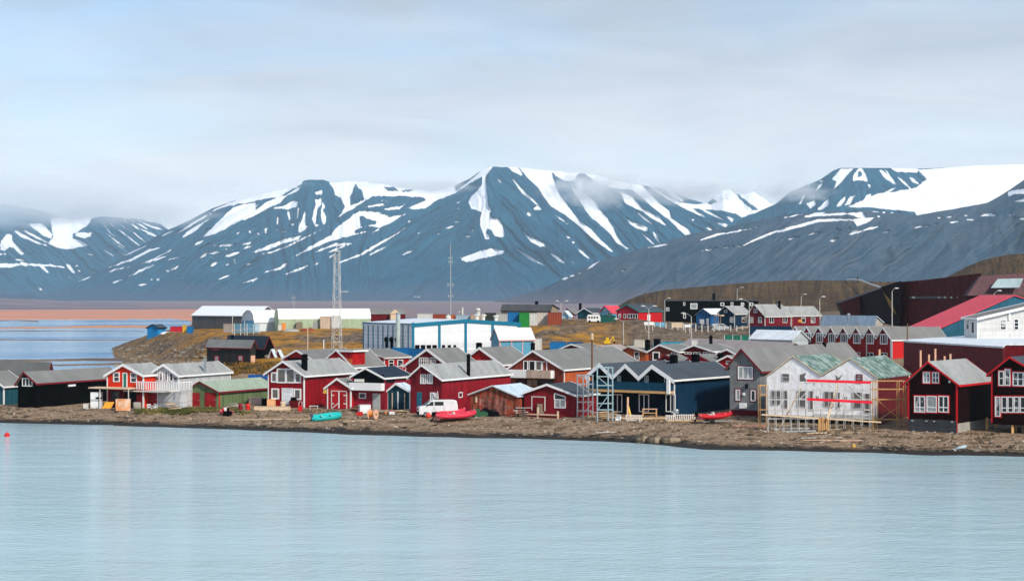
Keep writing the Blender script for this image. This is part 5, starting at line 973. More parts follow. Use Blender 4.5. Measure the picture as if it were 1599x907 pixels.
# containers, huts and clutter
def container(label, cat, px0, px1, y0, y1, D, mt, th=0, depth=2.4, group='shipping containers on the plateau', name='container'):
    h = world_box(name, label, cat, px0, px1, y0, y1, D, depth, mt, th=th, group=group); W, H = h.W, h.H; n = max(6, int(W/.28)); vs = []; 
    b = MB(); ring = []
    for k in range(n+1): ring.append((W*k/n, .0 if (k//1) % 2 else .06))
    ring += [(W, depth), (0, depth)]; m = len(ring); lo = min(-.3, min(ground(*(h.O+h.u*a)) for a in (0, W))-h.z-.15)
    b.add([(x, y, lo) for x, y in ring]+[(x, y, H) for x, y in ring], [(i, (i+1) % m, m+(i+1) % m, m+i) for i in range(m)]+[tuple(range(m, 2*m))]); b.build('body', mt, h.root)
    MB().box(-.04, W+.04, -.05, .08, H+.002, H+.10).box(-.04, .08, -.05, -.003, 0, H).box(W-.08, W+.04, -.05, -.003, 0, H).build('frame', mt, h.root)
    return h
CG = mat('container_green', (.02,.22,.04), .5, .12); CB = mat('container_blue', (.01,.14,.36), .5, .12); CW = mat('container_white', (.58,.58,.55), .5, .1); CR = mat('container_rust', (.26,.055,.03), .6, .15); CT = mat('container_tan', (.42,.30,.22), .6, .12); CBK = mat('container_black', (.03,.035,.035), .6, .15); CGD = mat('container_dark_green', (.012,.085,.07), .5, .1); CC = mat('container_cream', (.50,.46,.40), .6, .1); CPB = mat('container_pale_blue', (.30,.40,.48), .6, .1)
for a in [('bright green container right of the blue one', 'container', 811,826.5,488.5,504.5,430,CG),
          ('blue container with a white box in front of it', 'container', 793,810.5,488,505,432,CB),
          ('white container with a red stripe next to the green one', 'container', 827,839,489.5,504.5,432,CW),
          ('cream container between the white and the rust-brown ones', 'container', 839.5,855,488.5,504.5,433,CC),
          ('rust-brown container left of the mural hut', 'container', 855.5,877,488.5,504,430,CR),
          ('grey-white container left of the blue one', 'container', 775,792.5,490,503,440,mat('container_grey', (.40,.41,.39), .6)),
          ('black container with a dark gable behind the industrial hall', 'container', 757.5,775,489,500,455,CBK),
          ('tan container behind the apex of the industrial hall', 'container', 735,757,491,500,460,CT),
          ('pale blue-grey container behind the apex of the industrial hall', 'container', 712,734.5,492,500,462,CPB),
          ('orange-red container right of the white tank', 'container', 704.5,711.5,492,500,463,mat('container_orange', (.45,.10,.04), .6)),
          ('rusty container left of the white tank', 'container', 676,696,491,501,470,CR),
          ('low white container behind the left of the industrial hall roof', 'container', 652,675.5,490,501,475,CW),
          ('dark green container beside the white caravan', 'container', 936.5,961,492.5,504,470,CGD)]: container(*a)
h = container('blue container lying behind the dark red lattice-window house', 'container', 612,640,543.5,560,338,CB, th=10, group='blue containers behind the roofs'); h = container('deeper blue container right of it, behind the lattice-window house', 'container', 641,668,545,560,334,mat('container_deep_blue', (.008,.09,.24), .5), th=10, group='blue containers behind the roofs')
h = container('blue container at the foot of the ochre bank, left of the tall timber pole', 'container', 859,884,534,548,387,CB, group='blue containers below the ochre bank'); h = container('blue container at the foot of the ochre bank, nearest the timber pole', 'container', 886,910,534.5,548,387,mat('container_deep_blue', (0,0,0)), group='blue containers below the ochre bank')
container('big blue container behind the pale green shed roof', 'container', 388,420,586,612,262,mat('container_cobalt', (.01,.11,.38), .5), group=None)
container('red container on the left end of the plateau', 'container', 266,284,510,520,518,mat('container_red', (.45,.02,.03), .5)); container('ochre yellow container beside the charcoal hall', 'container', 285,292,508,521,508,mat('container_yellow', (.60,.36,.04), .5)); container('small blue container beside the charcoal hall', 'container', 291.5,300,510,521.5,505,CB)
container('grey-brown slatted container below the charcoal hall', 'container', 349,363,506,521,470,mat('container_taupe', (.30,.26,.23), .6)); container('beige box container in front of the green hall', 'container', 500,516,494,510,490,CT if False else mat('container_beige', (.55,.42,.31), .6)); container('white box container behind the lattice tower', 'container', 517.5,532,493.5,509,490,CW)
container('white skip by the gravel slope above the far gables', 'container', 990,1008,530.5,542,396,CC, group=None); container('white site cabin right of the pavilion', 'cabin', 834,846,529,548,386,CW, group=None)
container('turquoise low container behind the far gables', 'container', 1020,1078,534,541,398,mat('container_turquoise', (.05,.30,.42), .6), group=None); container('white box on the pinkish roofed building', 'box', 1080,1089,531.5,538,340,CW, group=None, depth=1.5)
h = House('hut', 'bright blue hut with dark roof on the tip of the plateau', 'hut', 230, 247, 259, [(230,512),(239,507),(247,512)], 35, D=522, yb=524.5, wall=BBLUE, roof=FELTD, trim=CHIM, trimw=.12, corners=False)
h = world_box('sign', 'white notice board on the bank beside the lamp post', 'notice board', 1006, 1021, 502.5, 507.5, 430, .3, WHITE); MB().box(0, h.W, 0, .12, .0, h.H).build('board', WHITE, h.root)
for x in (.25, h.W-.25): MB().box(x-.06, x+.06, .12, .22, -1.8, h.H).build('leg', OFFW, h.root)
h = world_box('sign', 'white notice board beside the parked cars', 'notice board', 1069, 1079, 506.5, 511, 440, .3, WHITE); MB().box(0, h.W, 0, .12, .0, h.H).build('board', WHITE, h.root)
for x in (.25, h.W-.25): MB().box(x-.06, x+.06, .12, .22, -1.5, h.H).build('leg', OFFW, h.root)
# fences
h = world_box('fence', 'dark green solid fence left of the pale warehouse', 'fence', 1131, 1170, 523.5, 536, 384, .2, CGD); MB().box(0, h.W, 0, .1, -1.2, h.H).build('panel', mat('fence_green', (.012,.14,.09), .6, .1, .4, 'v', .3), h.root)
for k in range(4): MB().box(h.W*k/3-.06, h.W*k/3+.06, -.12, -.003, -1.2, h.H+.1).build('post', OFFW, h.root)
r = None
px_ = [1022,1031,1040,1049.5,1058.5,1067.5,1077,1086.5,1096,1105.5,1115,1123,1131.5,1141,1150.5,1159.5]
P = []
for i, x in enumerate(px_):
    yb_ = 515+5.5*i/15; X, Y, Z = at(x, yb_, 446); P.append((X, Y, Z))
r = tag(empty('fence', P[0]), 'row of pale posts with wire along the top of the gravel bank', 'fence')
for i, p in enumerate(P):
    q = [p[k]-P[0][k] for k in range(3)]; MB().box(q[0]-.11, q[0]+.11, q[1]-.1, q[1]+.1, q[2]-.9, q[2]+1.9).build('post', OFFW, r)
for zz in (.5, 1.0, 1.5): 
    m = MB()
    for i in range(len(P)-1): a = [P[i][k]-P[0][k] for k in range(3)]; b = [P[i+1][k]-P[0][k] for k in range(3)]; m.bar((a[0],a[1],a[2]+zz),(b[0],b[1],b[2]+zz), .02)
    m.build('wire', STEEL, r)
P = [at(x, 535+(x-1020)*.02, 392) for x in range(1020, 1130, 15)]
r = tag(empty('fence', P[0]), 'thin mesh fence at the foot of the gravel bank', 'fence')
m = MB()
for i, p in enumerate(P):
    q = [p[k]-P[0][k] for k in range(3)]; MB().box(q[0]-.05, q[0]+.05, q[1]-.05, q[1]+.05, q[2]-.6, q[2]+1.8).build('post', GWOOD, r)
    if i: a = [P[i-1][k]-P[0][k] for k in range(3)]; m.bar((a[0],a[1],a[2]+1.7),(q[0],q[1],q[2]+1.7), .025); m.bar((a[0],a[1],a[2]+.6),(q[0],q[1],q[2]+.6), .025)
m.build('wire', STEEL, r)
P = [at(x, 520, 450) for x in (366, 376, 386, 396, 405)]
r = tag(empty('fence', P[0]), 'pale blue mesh fence in front of the small arched hall', 'fence')
for i, p in enumerate(P): q = [p[k]-P[0][k] for k in range(3)]; MB().box(q[0]-.07, q[0]+.07, q[1]-.05, q[1]+.05, q[2]-.8, q[2]+2.4).build('post', OFFW, r)
for i in range(4):
    a = [P[i][k]-P[0][k] for k in range(3)]; b = [P[i+1][k]-P[0][k] for k in range(3)]; m = MB()
    for k in range(14): x = a[0]+(b[0]-a[0])*k/14; m.bar((x,a[1],0),(x,a[1],2.3), .03)
    for k in range(5): m.bar((a[0],a[1],.1+k*.55),(b[0],b[1],.1+k*.55), .03)
    m.build('mesh_panel', LBLUE, r)
# masts and lamp posts
def lattice(px, y0, y1, D, w0, w1, label):
    X, Y, Z = at(px, y1, D); H = (y1-y0)/FPX*D; g_ = ground(X, Y); H += Z-g_; Z = g_; r = tag(empty('lattice_tower', (X, Y, Z), R(20)), label, 'tower'); n = 16
    def w(z): return w0+(w1-w0)*min(1, z/H)
    for sx_, sy_ in ((-1,-1),(1,-1),(1,1),(-1,1)): MB().bar((sx_*w0/2, sy_*w0/2, -1), (sx_*w1/2, sy_*w1/2, H), .055, 6).build('leg', OFFW, r)
    m = MB(); c = ((-1,-1),(1,-1),(1,1),(-1,1))
    for k in range(n):
        z0, z1 = H*k/n, H*(k+1)/n
        for j in range(4):
            a, b = c[j], c[(j+1) % 4]; wa, wb = w(z0)/2, w(z1)/2; m.bar((a[0]*wa,a[1]*wa,z0),(b[0]*wb,b[1]*wb,z1), .035) if (k+j) % 2 else m.bar((b[0]*wa,b[1]*wa,z0),(a[0]*wb,a[1]*wb,z1), .035); m.bar((a[0]*wb,a[1]*wb,z1),(b[0]*wb,b[1]*wb,z1), .03)
    m.build('bracing', OFFW, r); MB().box(-w1*.7, w1*.7, -w1*.7, w1*.7, H, H+.15).build('platform', OFFW, r)
    MB().bar((-.9,0,H+1.2),(1.7,.2,H+1.3), .07).bar((0,0,H+.15),(0,0,H+1.25), .07).build('antenna', OFFW, r); MB().bar((w(H*.6)/2,0,H*.64),(2.6,0,H*.64), .07).build('side_arm', OFFW, r)
lattice(526, 393, 549, 385, 2.0, 1.0, 'tall white lattice tower on the ochre slope')
def mast(px, y0, y1, D, r0, label, nodes=()):
    X, Y, Z = at(px, y1, D); H = (y1-y0)/FPX*D; g_ = ground(X, Y); H += Z-g_; Z = g_; r = tag(empty('radio_mast', (X, Y, Z)), label, 'mast'); MB().bar((0,0,0),(0,0,H), r0, 6, r0*.5).build('pole', mat('mast_grey', (.36,.38,.40), .5), r)
    for f, s in nodes: MB().bar((-s,0,H*f),(s,0,H*f), r0*.6).bar((-s,0,H*f-s*.6),(-s,0,H*f+s*.6), r0*.8).bar((s,0,H*f-s*.6),(s,0,H*f+s*.6), r0*.8).build('antenna', mat('mast_grey', (0,0,0)), r)
mast(703.5, 379, 500, 760, .30, 'thin grey radio mast behind the industrial hall', ((.30,.9),(.45,1.1),(.75,.7),(.80,.7)))
mast(458.5, 461, 490, 720, .18, 'short grey mast behind the long green hall', ((.9,.7),(.7,.7)))
def lamp(px, y0, y1, D, arm, label, mt=None, r0=.13, wood=False, head=True):
    X, Y, Z = at(px, y1, D); H = (y1-y0)/FPX*D; g_ = ground(X, Y) if D < 1000 else Z; H += max(0, Z-g_); Z = min(Z, g_); r = tag(empty('street_lamp', (X, Y, Z)), label, 'street lamp' if head else 'pole', 'street lamps of the settlement' if head else None)
    if not head: r.name = 'utility_pole'
    MB().bar((0,0,-.5),(0,0,H), r0, 8, r0*.75).build('pole', mt or mat('pale_pole', (.50,.48,.43), .6, .1), r)
    if head:
        for a in (arm if isinstance(arm, (list, tuple)) else (arm,)):
            m = MB(); q = (0,0,H)
            for k in range(1, 5): p = (a*k/4, 0, H+.75*math.sin(k/4*1.3)); m.bar(q, p, .05, 6); q = p
            m.build('arm', STEEL, r); MB().blob((a+.35*(1 if a > 0 else -1), 0, H+.72), (.55,.2,.16), 8, 6, 0).build('lamp_head', OFFW, r, smooth=True)
for a in [(1013,483,545,392,(-.9,.9),'double-headed white lamp post on the gravel bank'),(973.5,503,540,400,-1.3,'single lamp post on the gravel bank left of the double-headed one'),(1079.5,494,545,392,-1.4,'lamp post with its arm to the left between the notice board and the blue house'),
          (1170,472,525,405,-1.6,'tall lamp post in front of the maroon house corner'),(1038,469,482,556,1.0,'lamp post at the left corner of the black building'),(1151,452,480,620,1.4,'lamp post on the brown hill above the black building'),
          (1251,463,486,560,.9,'lamp post on the hillside behind the maroon annex'),(1393,455,512,415,.7,'tall lamp post in front of the huge angular building'),(1552,459,470,400,.9,'lamp post above the raspberry red roof'),
          (876,474,504,510,(-.8,1.2),'lamp post above the rust-brown container'),(1280,468,512,420,.5,'lamp post beside the low grey building')]: lamp(*a)
BP = mat('brown_pole', (.16,.085,.045), .8, .2)
lamp(924.5, 530, 590, 256, 0, 'tall brown timber pole in front of the big grey roof', BP, .17, head=False)
X, Y, Z = at(924.5, 530, 256); o = MB().bar((0,0,0),(0,0,.9), .2, 8).build('insulator_cap', PALEW, bpy.data.objects['utility_pole']); o.location = (0,0,CH+(HOR-530)/FPX*256-bpy.data.objects['utility_pole'].location.z)
for a in [(480.5,511,560,372,0,'slender timber pole on the ochre slope left of the lattice tower',PALEW,.12),(277,517,582,370,0,'leaning-looking brown pole in front of the bank at the left',BP,.13),(363,492,525,440,0,'pale pole in front of the charcoal hall',None,.12),(382,500,525,438,0,'short pale pole in front of the mesh fence',None,.1),
          (505.5,530,560,345,0,'short white flag pole behind the red house roofs',WHITE,.12),(1417,505,575,292,0,'dark pole with a pale top in front of the red row house end',BP,.14),(1339,432,440,1080,0,'thin pole on the crest of the brown hill',CHIM,.35),(617,525,560,330,0,'thin pole',None,.1)][:7]: lamp(*a, head=False)
X, Y, Z = atz(1417, 540, 5)
m = []
# hillside road barrier (white pipe) and boulders
m = MB(); pts = [(1322,437,1140),(1332,436.5,1100),(1345,438,1060),(1360,444,980),(1375,449,900),(1392,452.5,820)]
for a, b in zip(pts, pts[1:]): m.bar(at(*a), at(*b), .55, 6)
o = m.build('pipeline', mat('pale_pipe', (.55,.55,.54), .5)); tag(o, 'pale pipeline running down over the crest of the brown hill', 'pipeline')
# ------------------------------------------------------------------ things on the shore
def og(px, py):
    D = 235.
    for _ in range(25): D = D*.4+.6*FPX*(CH-ground((px-799.5)/FPX*D, D))/(py-HOR)
    x = (px-799.5)/FPX*D; return x, D, ground(x, D)
def ppm(py): return None
def root_at(name, label, cat, px, py, rz=0., group=None, dz=0.):
    x, y, z = og(px, py); r = tag(empty(name, (x, y, z+dz), rz), label, cat, group); r['pm'] = FPX/y; del r['pm']; return r, FPX/y
def simple(name, label, cat, px, py, mb, mt, rz=0., group=None, dz=0., smooth=False):
    x, y, z = og(px, py); o = mb.build(name, mt, None, smooth, (x, y, z+dz), rz); return tag(o, label, cat, group)
def crate(label, px0, px1, y0, y1, mt, depth=1.0, name='crate', cat='crate', rz=.0, group=None, lid=None, slats=4):
    x, y, z = og((px0+px1)/2, y1); s = FPX/y; w = (px1-px0)/s; hh = (y1-y0)/s; r = tag(empty(name, (x, y, z), rz), label, cat, group)
    MB().box(-w/2, w/2, 0, depth, 0, hh).build('body', mt, r); m = MB()
    for k in range(slats): zz = hh*(k+.5)/slats; m.box(-w/2-.02, w/2+.02, -.035, -.003, zz-hh*.3/slats, zz+hh*.3/slats)
    m.box(-w/2, -w/2+.08, -.06, -.036, 0, hh).box(w/2-.08, w/2, -.06, -.036, 0, hh); m.build('slats', mt, r)
    MB().box(-w/2-.03, w/2+.03, -.04, depth+.03, hh+.003, hh+.05).build('lid', lid or mt, r); return r
WHP2 = mat('white_plastic', (.74,.76,.76), .35, .05); ORP = mat('orange_paint', (.80,.28,.06), .5, .1); REDP = mat('red_plastic', (.60,.02,.02), .35, .1)
STRIPE = mat('orange_white_stacked_boards', (.78,.36,.14), .6, .1, 2, 'h', .13, color2=(.80,.68,.58), c2scale=.9)
crate('upper white cabinet of two beside the black boathouse', 141.5, 157.5, 613, 637.5, WHP2, 1.1, 'cabinet', 'cabinet', slats=2)
bpy.data.objects['cabinet']['label'] = 'tall white double cabinet standing between the black boathouse and red house'
for px in (144, 150): pass
MB().box(.0, .9, -.09, -.061, 1.3, 1.55).build('vent', CHIM, bpy.data.objects['cabinet']); MB().box(-.75, .75, -.08, -.061, 1.06, 1.12).build('seam', CHIM, bpy.data.objects['cabinet'])
crate('small white box left of the tall white cabinet', 130, 136.5, 631, 638.5, OFFW, .6, 'box', 'box', slats=1)
simple('panel', 'leaning orange-yellow board left of the striped board stack', 'board', 167, 638, MB().add([(-.7,0,0),(.5,0,0),(.9,.5,.9),(-.3,.5,.9),(-.7,.06,0),(.5,.06,0),(.9,.56,.9),(-.3,.56,.9)], [(0,1,2,3),(7,6,5,4),(0,4,5,1),(1,5,6,2),(2,6,7,3),(3,7,4,0)]), mat('amber_board', (.75,.33,.03), .5, .1))
crate('stack of orange and white boards in front of the bright red house', 181, 203, 624, 641.5, STRIPE, 1.4, 'board_stack', 'boards', .15, slats=5)
crate('white box behind the striped board stack', 192, 204, 616, 632, WHP2, .8, 'box', 'box', slats=1)
crate('brown rusty crate right of the striped board stack', 203, 214, 623, 637, CR, .8, slats=3)
r, s = root_at('cable_drum', 'grey roll lying on its side in front of the balcony house', 'roll', 214, 640.5, .3); MB().lathe([(.1,-.5),(.55,-.5),(.58,-.3),(.55,.5),(.1,.5)], (0,0,.55), 14, 'x').build('roll', mat('grey_felt_roll', (.30,.27,.23), .9), r, True); MB().bar((-.52,0,.55),(.52,0,.55), .12, 8).build('core', CHIM, r); r.name = 'felt_roll'
def chair(px, py, rz, label, tilt=0.):
    r, s = root_at('garden_chair', label, 'chair', px, py, rz, 'white plastic chairs on the shore'); r.rotation_euler = (tilt, 0, rz)
    MB().box(-.26,.26,-.25,.25,.42,.46).build('seat', WHP2, r); m = MB(); m.box(-.26,.26,.23,.27,.78,.86)
    for k in range(5): m.box(-.24+k*.11,-.20+k*.11,.235,.265,.46,.8)
    m.build('backrest', WHP2, r)
    for a, b in ((-.23,-.22),(.23,-.22),(.23,.24),(-.23,.24)): MB().bar((a*1.15,b*1.15,0),(a,b,.42), .035).build('leg', WHP2, r)
    for a in (-.27,.27): MB().box(a-.03,a+.03,-.25,.27,.64,.68).build('armrest', WHP2, r)
    return r
chair(233, 641, .4, 'white plastic chair at the left of the two by the red garage door'); chair(243, 640.5, -.6, 'white plastic chair tipped at the right of the two by the red garage door', .35)
def heap(label, px, py, n, L, mts, spread=1.0, name='timber_heap', cat='timber', seed=1, up=.12, rz=0):
    rnd = random.Random(seed); r, s = root_at(name, label, cat, px, py)
    for k in range(n):
        m = MB(); a = rz+rnd.uniform(-.5, .5); l = L*rnd.uniform(.5, 1)/2; x = rnd.uniform(-spread, spread)*.5; y = rnd.uniform(-.4, .4); z = .06+up*k
        m.plank((x-l*math.cos(a), y-l*math.sin(a), z+rnd.uniform(-.04,.04)), (x+l*math.cos(a), y+l*math.sin(a), z+rnd.uniform(-.02,.14)), rnd.uniform(.12,.28), rnd.uniform(.05,.09)); m.build('plank', mts[k % len(mts)], r)
    return r
heap('heap of yellowish scrap timber by the pale grey storey', 270, 640.5, 10, 1.8, [WOOD, GWOOD, PALEW], 1, seed=4, up=.09)
simple('trolley', 'small red and black hand trolley left of the green shed', 'trolley', 281, 637, MB().box(-.3,.3,-.2,.2,.1,.2).bar((-.28,.15,.2),(-.35,.4,1.1),.04).bar((.28,.15,.2),(.2,.4,1.1),.04).box(-.25,.25,-.1,.2,.2,.7), REDP)
# inflatable boats
def rib(px, py, L, rz, label, tube, inner, motor=True, tilt=0., group='red inflatable boats on the shore'):
    r, s = root_at('inflatable_boat', label, 'boat', px, py, rz, group); r.rotation_euler = (0, tilt, rz); w = L*.21; t = L*.05
    path = []
    for k in range(25):
        a = k/24; u = abs(a-.5)*2   # 1 at the stern ends, 0 at the bow
        x = L*(.5-.95*u**1.35) if u > 0 else L*.5; y = (w if a > .5 else -w)*min(1, (u*2.3))**.6; z = t+.25+L*.075*max(0, 1-u*1.6)**1.5
        path.append((x, y, z, t*(1 if u < .86 else 1-.75*(u-.86)/.14)))
    MB().tube(path, 12).build('tube', tube, r, True)
    hull = MB(); st = [(-.40*L, w*.85, .0), (-.1*L, w*.95, -.02), (.2*L, w*.75, .05), (.45*L, .04, .30)]; vs = []
    for x, ww, zk in st: vs += [(x, -ww, .30+max(0, x)*.12), (x, 0, .04+zk), (x, ww, .30+max(0, x)*.12)]
    fs = []
    for k in range(3): a = k*3; fs += [(a, a+3, a+4, a+1), (a+1, a+4, a+5, a+2), (a, a+2, a+5, a+3)]
    fs += [(0,1,2)]; hull.add(vs, fs).build('hull', inner, r)
    MB().box(-.42*L, -.39*L, -w*.8, w*.8, .1, .62).build('transom', inner, r)
    MB().box(-.12*L, .02*L, -.28, .28, .3, .75).box(-.02*L, .02*L, -.25, .25, .751, 1.0).build('console', OFFW, r)
    if motor:
        mo = MB().box(-.50*L, -.43*L, -.16, .16, .55, 1.05).build('outboard_motor', CHIM, r); MB().bar((-.465*L,0,.55),(-.50*L,0,-.02), .07, 6).blob((-.51*L,0,-.02), (.16,.05,.14), 8, 4, 0).build('shaft', CHIM, mo)
    m = MB()
    for k in range(4, 21, 4): p = path[k]; m.blob((p[0], p[1]*1.02, p[2]+p[3]*.9), .06, 6, 4, 0)
    m.build('grip', WHP2, r); return r
RT = mat('red_rubber_tube', (.50,.015,.025), .45, .1, 1); RT2 = mat('faded_red_tube', (.62,.04,.07), .45, .1, 1); PHULL = mat('pinkish_hull', (.62,.22,.18), .5, .1)
rib(353, 648, 3.2, 1.9, 'small red inflatable with black motor left of the red barrels', RT, CHIM)
rib(708, 657, 5.6, .40, 'large faded red inflatable boat in front of the white van', RT2, PHULL)
rib(1113, 660, 4.6, .32, 'red inflatable boat on a trailer beside the navy house', RT, PHULL)
rib(700, 650, 4.2, .25, 'red inflatable boat half hidden behind the large faded red one', RT2, CHIM, motor=False, group='red inflatable boats on the shore')
x, y, z = og(1113, 661); r = tag(empty('boat_trailer', (x, y, z), .32), 'grey boat trailer under the red inflatable beside the navy house', 'trailer')
MB().bar((-1.6,-.5,.25),(2.6,0,.25),.05).bar((-1.6,.5,.25),(2.6,0,.25),.05).bar((-.4,-.8,.22),(-.4,.8,.22),.05).bar((2.4,0,.25),(2.5,0,-.1),.05).build('frame', STEEL, r)
for s_ in (-.8,.8): MB().lathe([(.05,-.09),(.27,-.09),(.30,-.04),(.30,.04),(.27,.09),(.05,.09)], (-.4,s_,.28), 12, 'y').build('wheel', BLACKR, r)
for k, nm in enumerate(('inflatable_boat.001','inflatable_boat.002','inflatable_boat.003')): bpy.data.objects[nm].location.z += (.12, .32, .10)[k]
# teal dinghy
r, s = root_at('dinghy', 'turquoise dinghy lying on the shore with a grey outboard motor', 'boat', 510, 655.5, .55)
TQ = mat('turquoise_hull', (.02,.42,.40), .4, .08, 1); L = 3.9; vs = []; fs = []; n = 9
for k in range(n):
    u = k/(n-1); x = -L/2+L*u; w = .72*(1-.75*max(0, (u-.55)/.45)**2.2)*(.88+.12*min(1, u*4)); zz = .62+.22*u*u
    vs += [(x, -w, zz), (x, -w*.78, .12+.2*max(0,u-.7)), (x, 0, .0+.3*max(0,u-.75)), (x, w*.78, .12+.2*max(0,u-.7)), (x, w, zz), (x, w*.86, zz), (x, w*.6, .28), (x, -w*.6, .28), (x, -w*.86, zz)]
m_ = 9
for k in range(n-1): fs += [(k*m_+j, (k+1)*m_+j, (k+1)*m_+(j+1) % m_, k*m_+(j+1) % m_) for j in range(m_)]
fs += [tuple(range(m_))[::-1], tuple((n-1)*m_+j for j in range(m_))]
MB().add(vs, fs).build('hull', TQ, r, True)
for x in (-.6,.7): MB().box(x-.14, x+.14, -.55, .55, .48, .53).build('seat', mat('pale_turquoise', (.15,.55,.50), .5), r)
mo = MB().box(-2.25,-1.98,-.16,.16,.55,1.0).build('outboard_motor', mat('motor_grey', (.10,.11,.14), .4), r); MB().bar((-2.1,0,.55),(-2.2,0,-.0),.06,6).build('shaft', CHIM, mo); r.rotation_euler = (.28, -.05, .55)
# barrels and clutter in front of the green shed and the chimneyed house
def barrel(px, py, label, mt, hh=.9, rad=.3, group='barrels on the shore'):
    r, s = root_at('barrel', label, 'barrel', px, py, 0, group); MB().lathe([(rad*.96,0),(rad,.03),(rad,hh*.33),(rad*1.04,hh*.35),(rad,hh*.37),(rad,hh*.66),(rad*1.04,hh*.68),(rad,hh*.70),(rad,hh-.02),(rad*.95,hh)], (0,0,0), 14).build('drum', mt, r, True); MB().lathe([(rad*.9,hh+.001),(rad*.9,hh+.02)], (0,0,0), 12).build('lid', CHIM, r)
barrel(375.5, 640, 'dark red barrel at the left of the pair by the green shed', mat('barrel_dark_red', (.22,.015,.03), .5)); barrel(387, 640.5, 'bright red barrel at the right of the pair by the green shed', REDP)
barrel(441.5, 637, 'pale wooden barrel in front of the white garage door', PALEW, .9, .32)
crate('pinkish open crate against the green shed', 389, 408, 621, 632, mat('pink_box', (.62,.46,.38), .7), 1.0)
crate('black tarpaulin-covered box left of the orange crate', 409, 416.5, 623, 634, CHIM, 1.0, 'box', 'box', slats=1)
crate('orange plywood crate in front of the chimneyed red house', 417, 429.5, 624, 636, mat('orange_plywood', (.78,.42,.20), .6, .06), .9, slats=1)
crate('pale blue box right of the orange plywood crate', 430, 443, 624, 635, mat('pale_blue_plastic', (.42,.52,.56), .5), .8, 'box', 'box', slats=2)
crate('long low timber platform below the crates', 397, 452, 635.5, 641, PALEW, 1.2, 'platform', 'platform', slats=1)
crate('dark red chest with a black bag on it beside the window', 452, 467, 626, 637, DRED, .7, 'chest', 'chest', slats=3)
X, Y, Z = og(458, 637); o = MB().blob((0,.35,.0), (.45,.3,.3), 9, 6, .15, 3).build('bag', CHIM, None, True, (X, Y, Z+1.18)); tag(o, 'black bag lying on the dark red chest', 'bag')
heap('pile of pink scrap and boards behind the two red barrels', 366, 638.5, 9, 1.9, [mat('pink_box', (0,0,0)), GWOOD, OFFW], 1.2, seed=8, up=.08)
r, s = root_at('hand_truck', 'red hand truck leaning by the corner of the chimneyed red house', 'hand truck', 469, 642.5, 0); MB().bar((-.22,0,.1),(-.2,.25,1.3),.035).bar((.22,0,.1),(.2,.25,1.3),.035).bar((-.2,.25,1.3),(.2,.25,1.3),.035).bar((-.22,.1,.5),(.22,.1,.5),.03).build('frame', OFFW, r); MB().box(-.26,.26,-.25,.08,.05,.75).build('load', REDP, r)
for s_ in (-.28,.28): MB().lathe([(.03,-.04),(.15,-.04),(.15,.04),(.03,.04)], (s_,0,.15), 10, 'x').build('wheel', BLACKR, r)
r, s = root_at('garden_table', 'low white garden table beside the long red wall', 'table', 490, 640, .1); MB().box(-.6,.6,-.35,.35,.52,.58).build('tabletop', OFFW, r)
for a, b in ((-.5,-.28),(.5,-.28),(.5,.28),(-.5,.28)): MB().bar((a,b,0),(a,b,.52), .04).build('leg', OFFW, r)
# between the small red shed and the van
crate('red crate by the corner of the small red shed', 557, 566, 643.5, 649, REDP, .6, slats=2)
crate('white appliance standing askew in front of the grey door', 562, 579, 632.5, 645, WHP2, .9, 'appliance', 'appliance', .3, slats=1)
def spool(px, py, rad, ww, rz, label):
    r, s = root_at('cable_spool', label, 'cable spool', px, py, rz)
    for s_ in (-ww/2, ww/2): f = MB().lathe([(.02,-.04),(rad,-.04),(rad,.04),(.02,.04)], (s_,0,rad), 20, 'x').build('flange', PEACHW, r); MB().lathe([(.01,-.06),(rad*.2,-.06),(rad*.2,.06),(.01,.06)], (s_,0,rad), 10, 'x').build('hub', CHIM, f)
    MB().bar((-ww/2,0,rad),(ww/2,0,rad), rad*.55, 14).build('drum', ORP, r)
spool(582, 654, .62, .9, -.45, 'wooden cable spool with peach flanges on the gravel')
r, s = root_at('log', 'thick brown log behind the wooden cable spool', 'log', 600, 645.5, .2); MB().bar((-1.3,0,.25),(1.3,0,.28), .24, 10, .2).build('trunk', GWOOD, r); MB().bar((.5,0,.3),(.8,-.3,.55), .06).build('branch', GWOOD, r); r['category'] = 'log'
simple('traffic_cone', 'orange traffic cone by the teal shed', 'cone', 602.5, 647, MB().lathe([(.22,0),(.22,.04),(.14,.05),(.03,.55)], (0,0,0), 12), ORP)
crate('white cooler box with a red lid by the teal shed', 608, 616, 642, 647.5, WHP2, .5, 'box', 'box', lid=REDP, slats=1)
heap('scrap timber in front of the teal shed doors', 628, 645, 8, 2.0, [PALEW, GWOOD, WOOD], 1.2, seed=12, up=.05)
heap('rubbish and branches beside the small red shed', 556, 642, 10, 1.8, [GWOOD, CHIM, CR], 1.0, seed=14, up=.07)
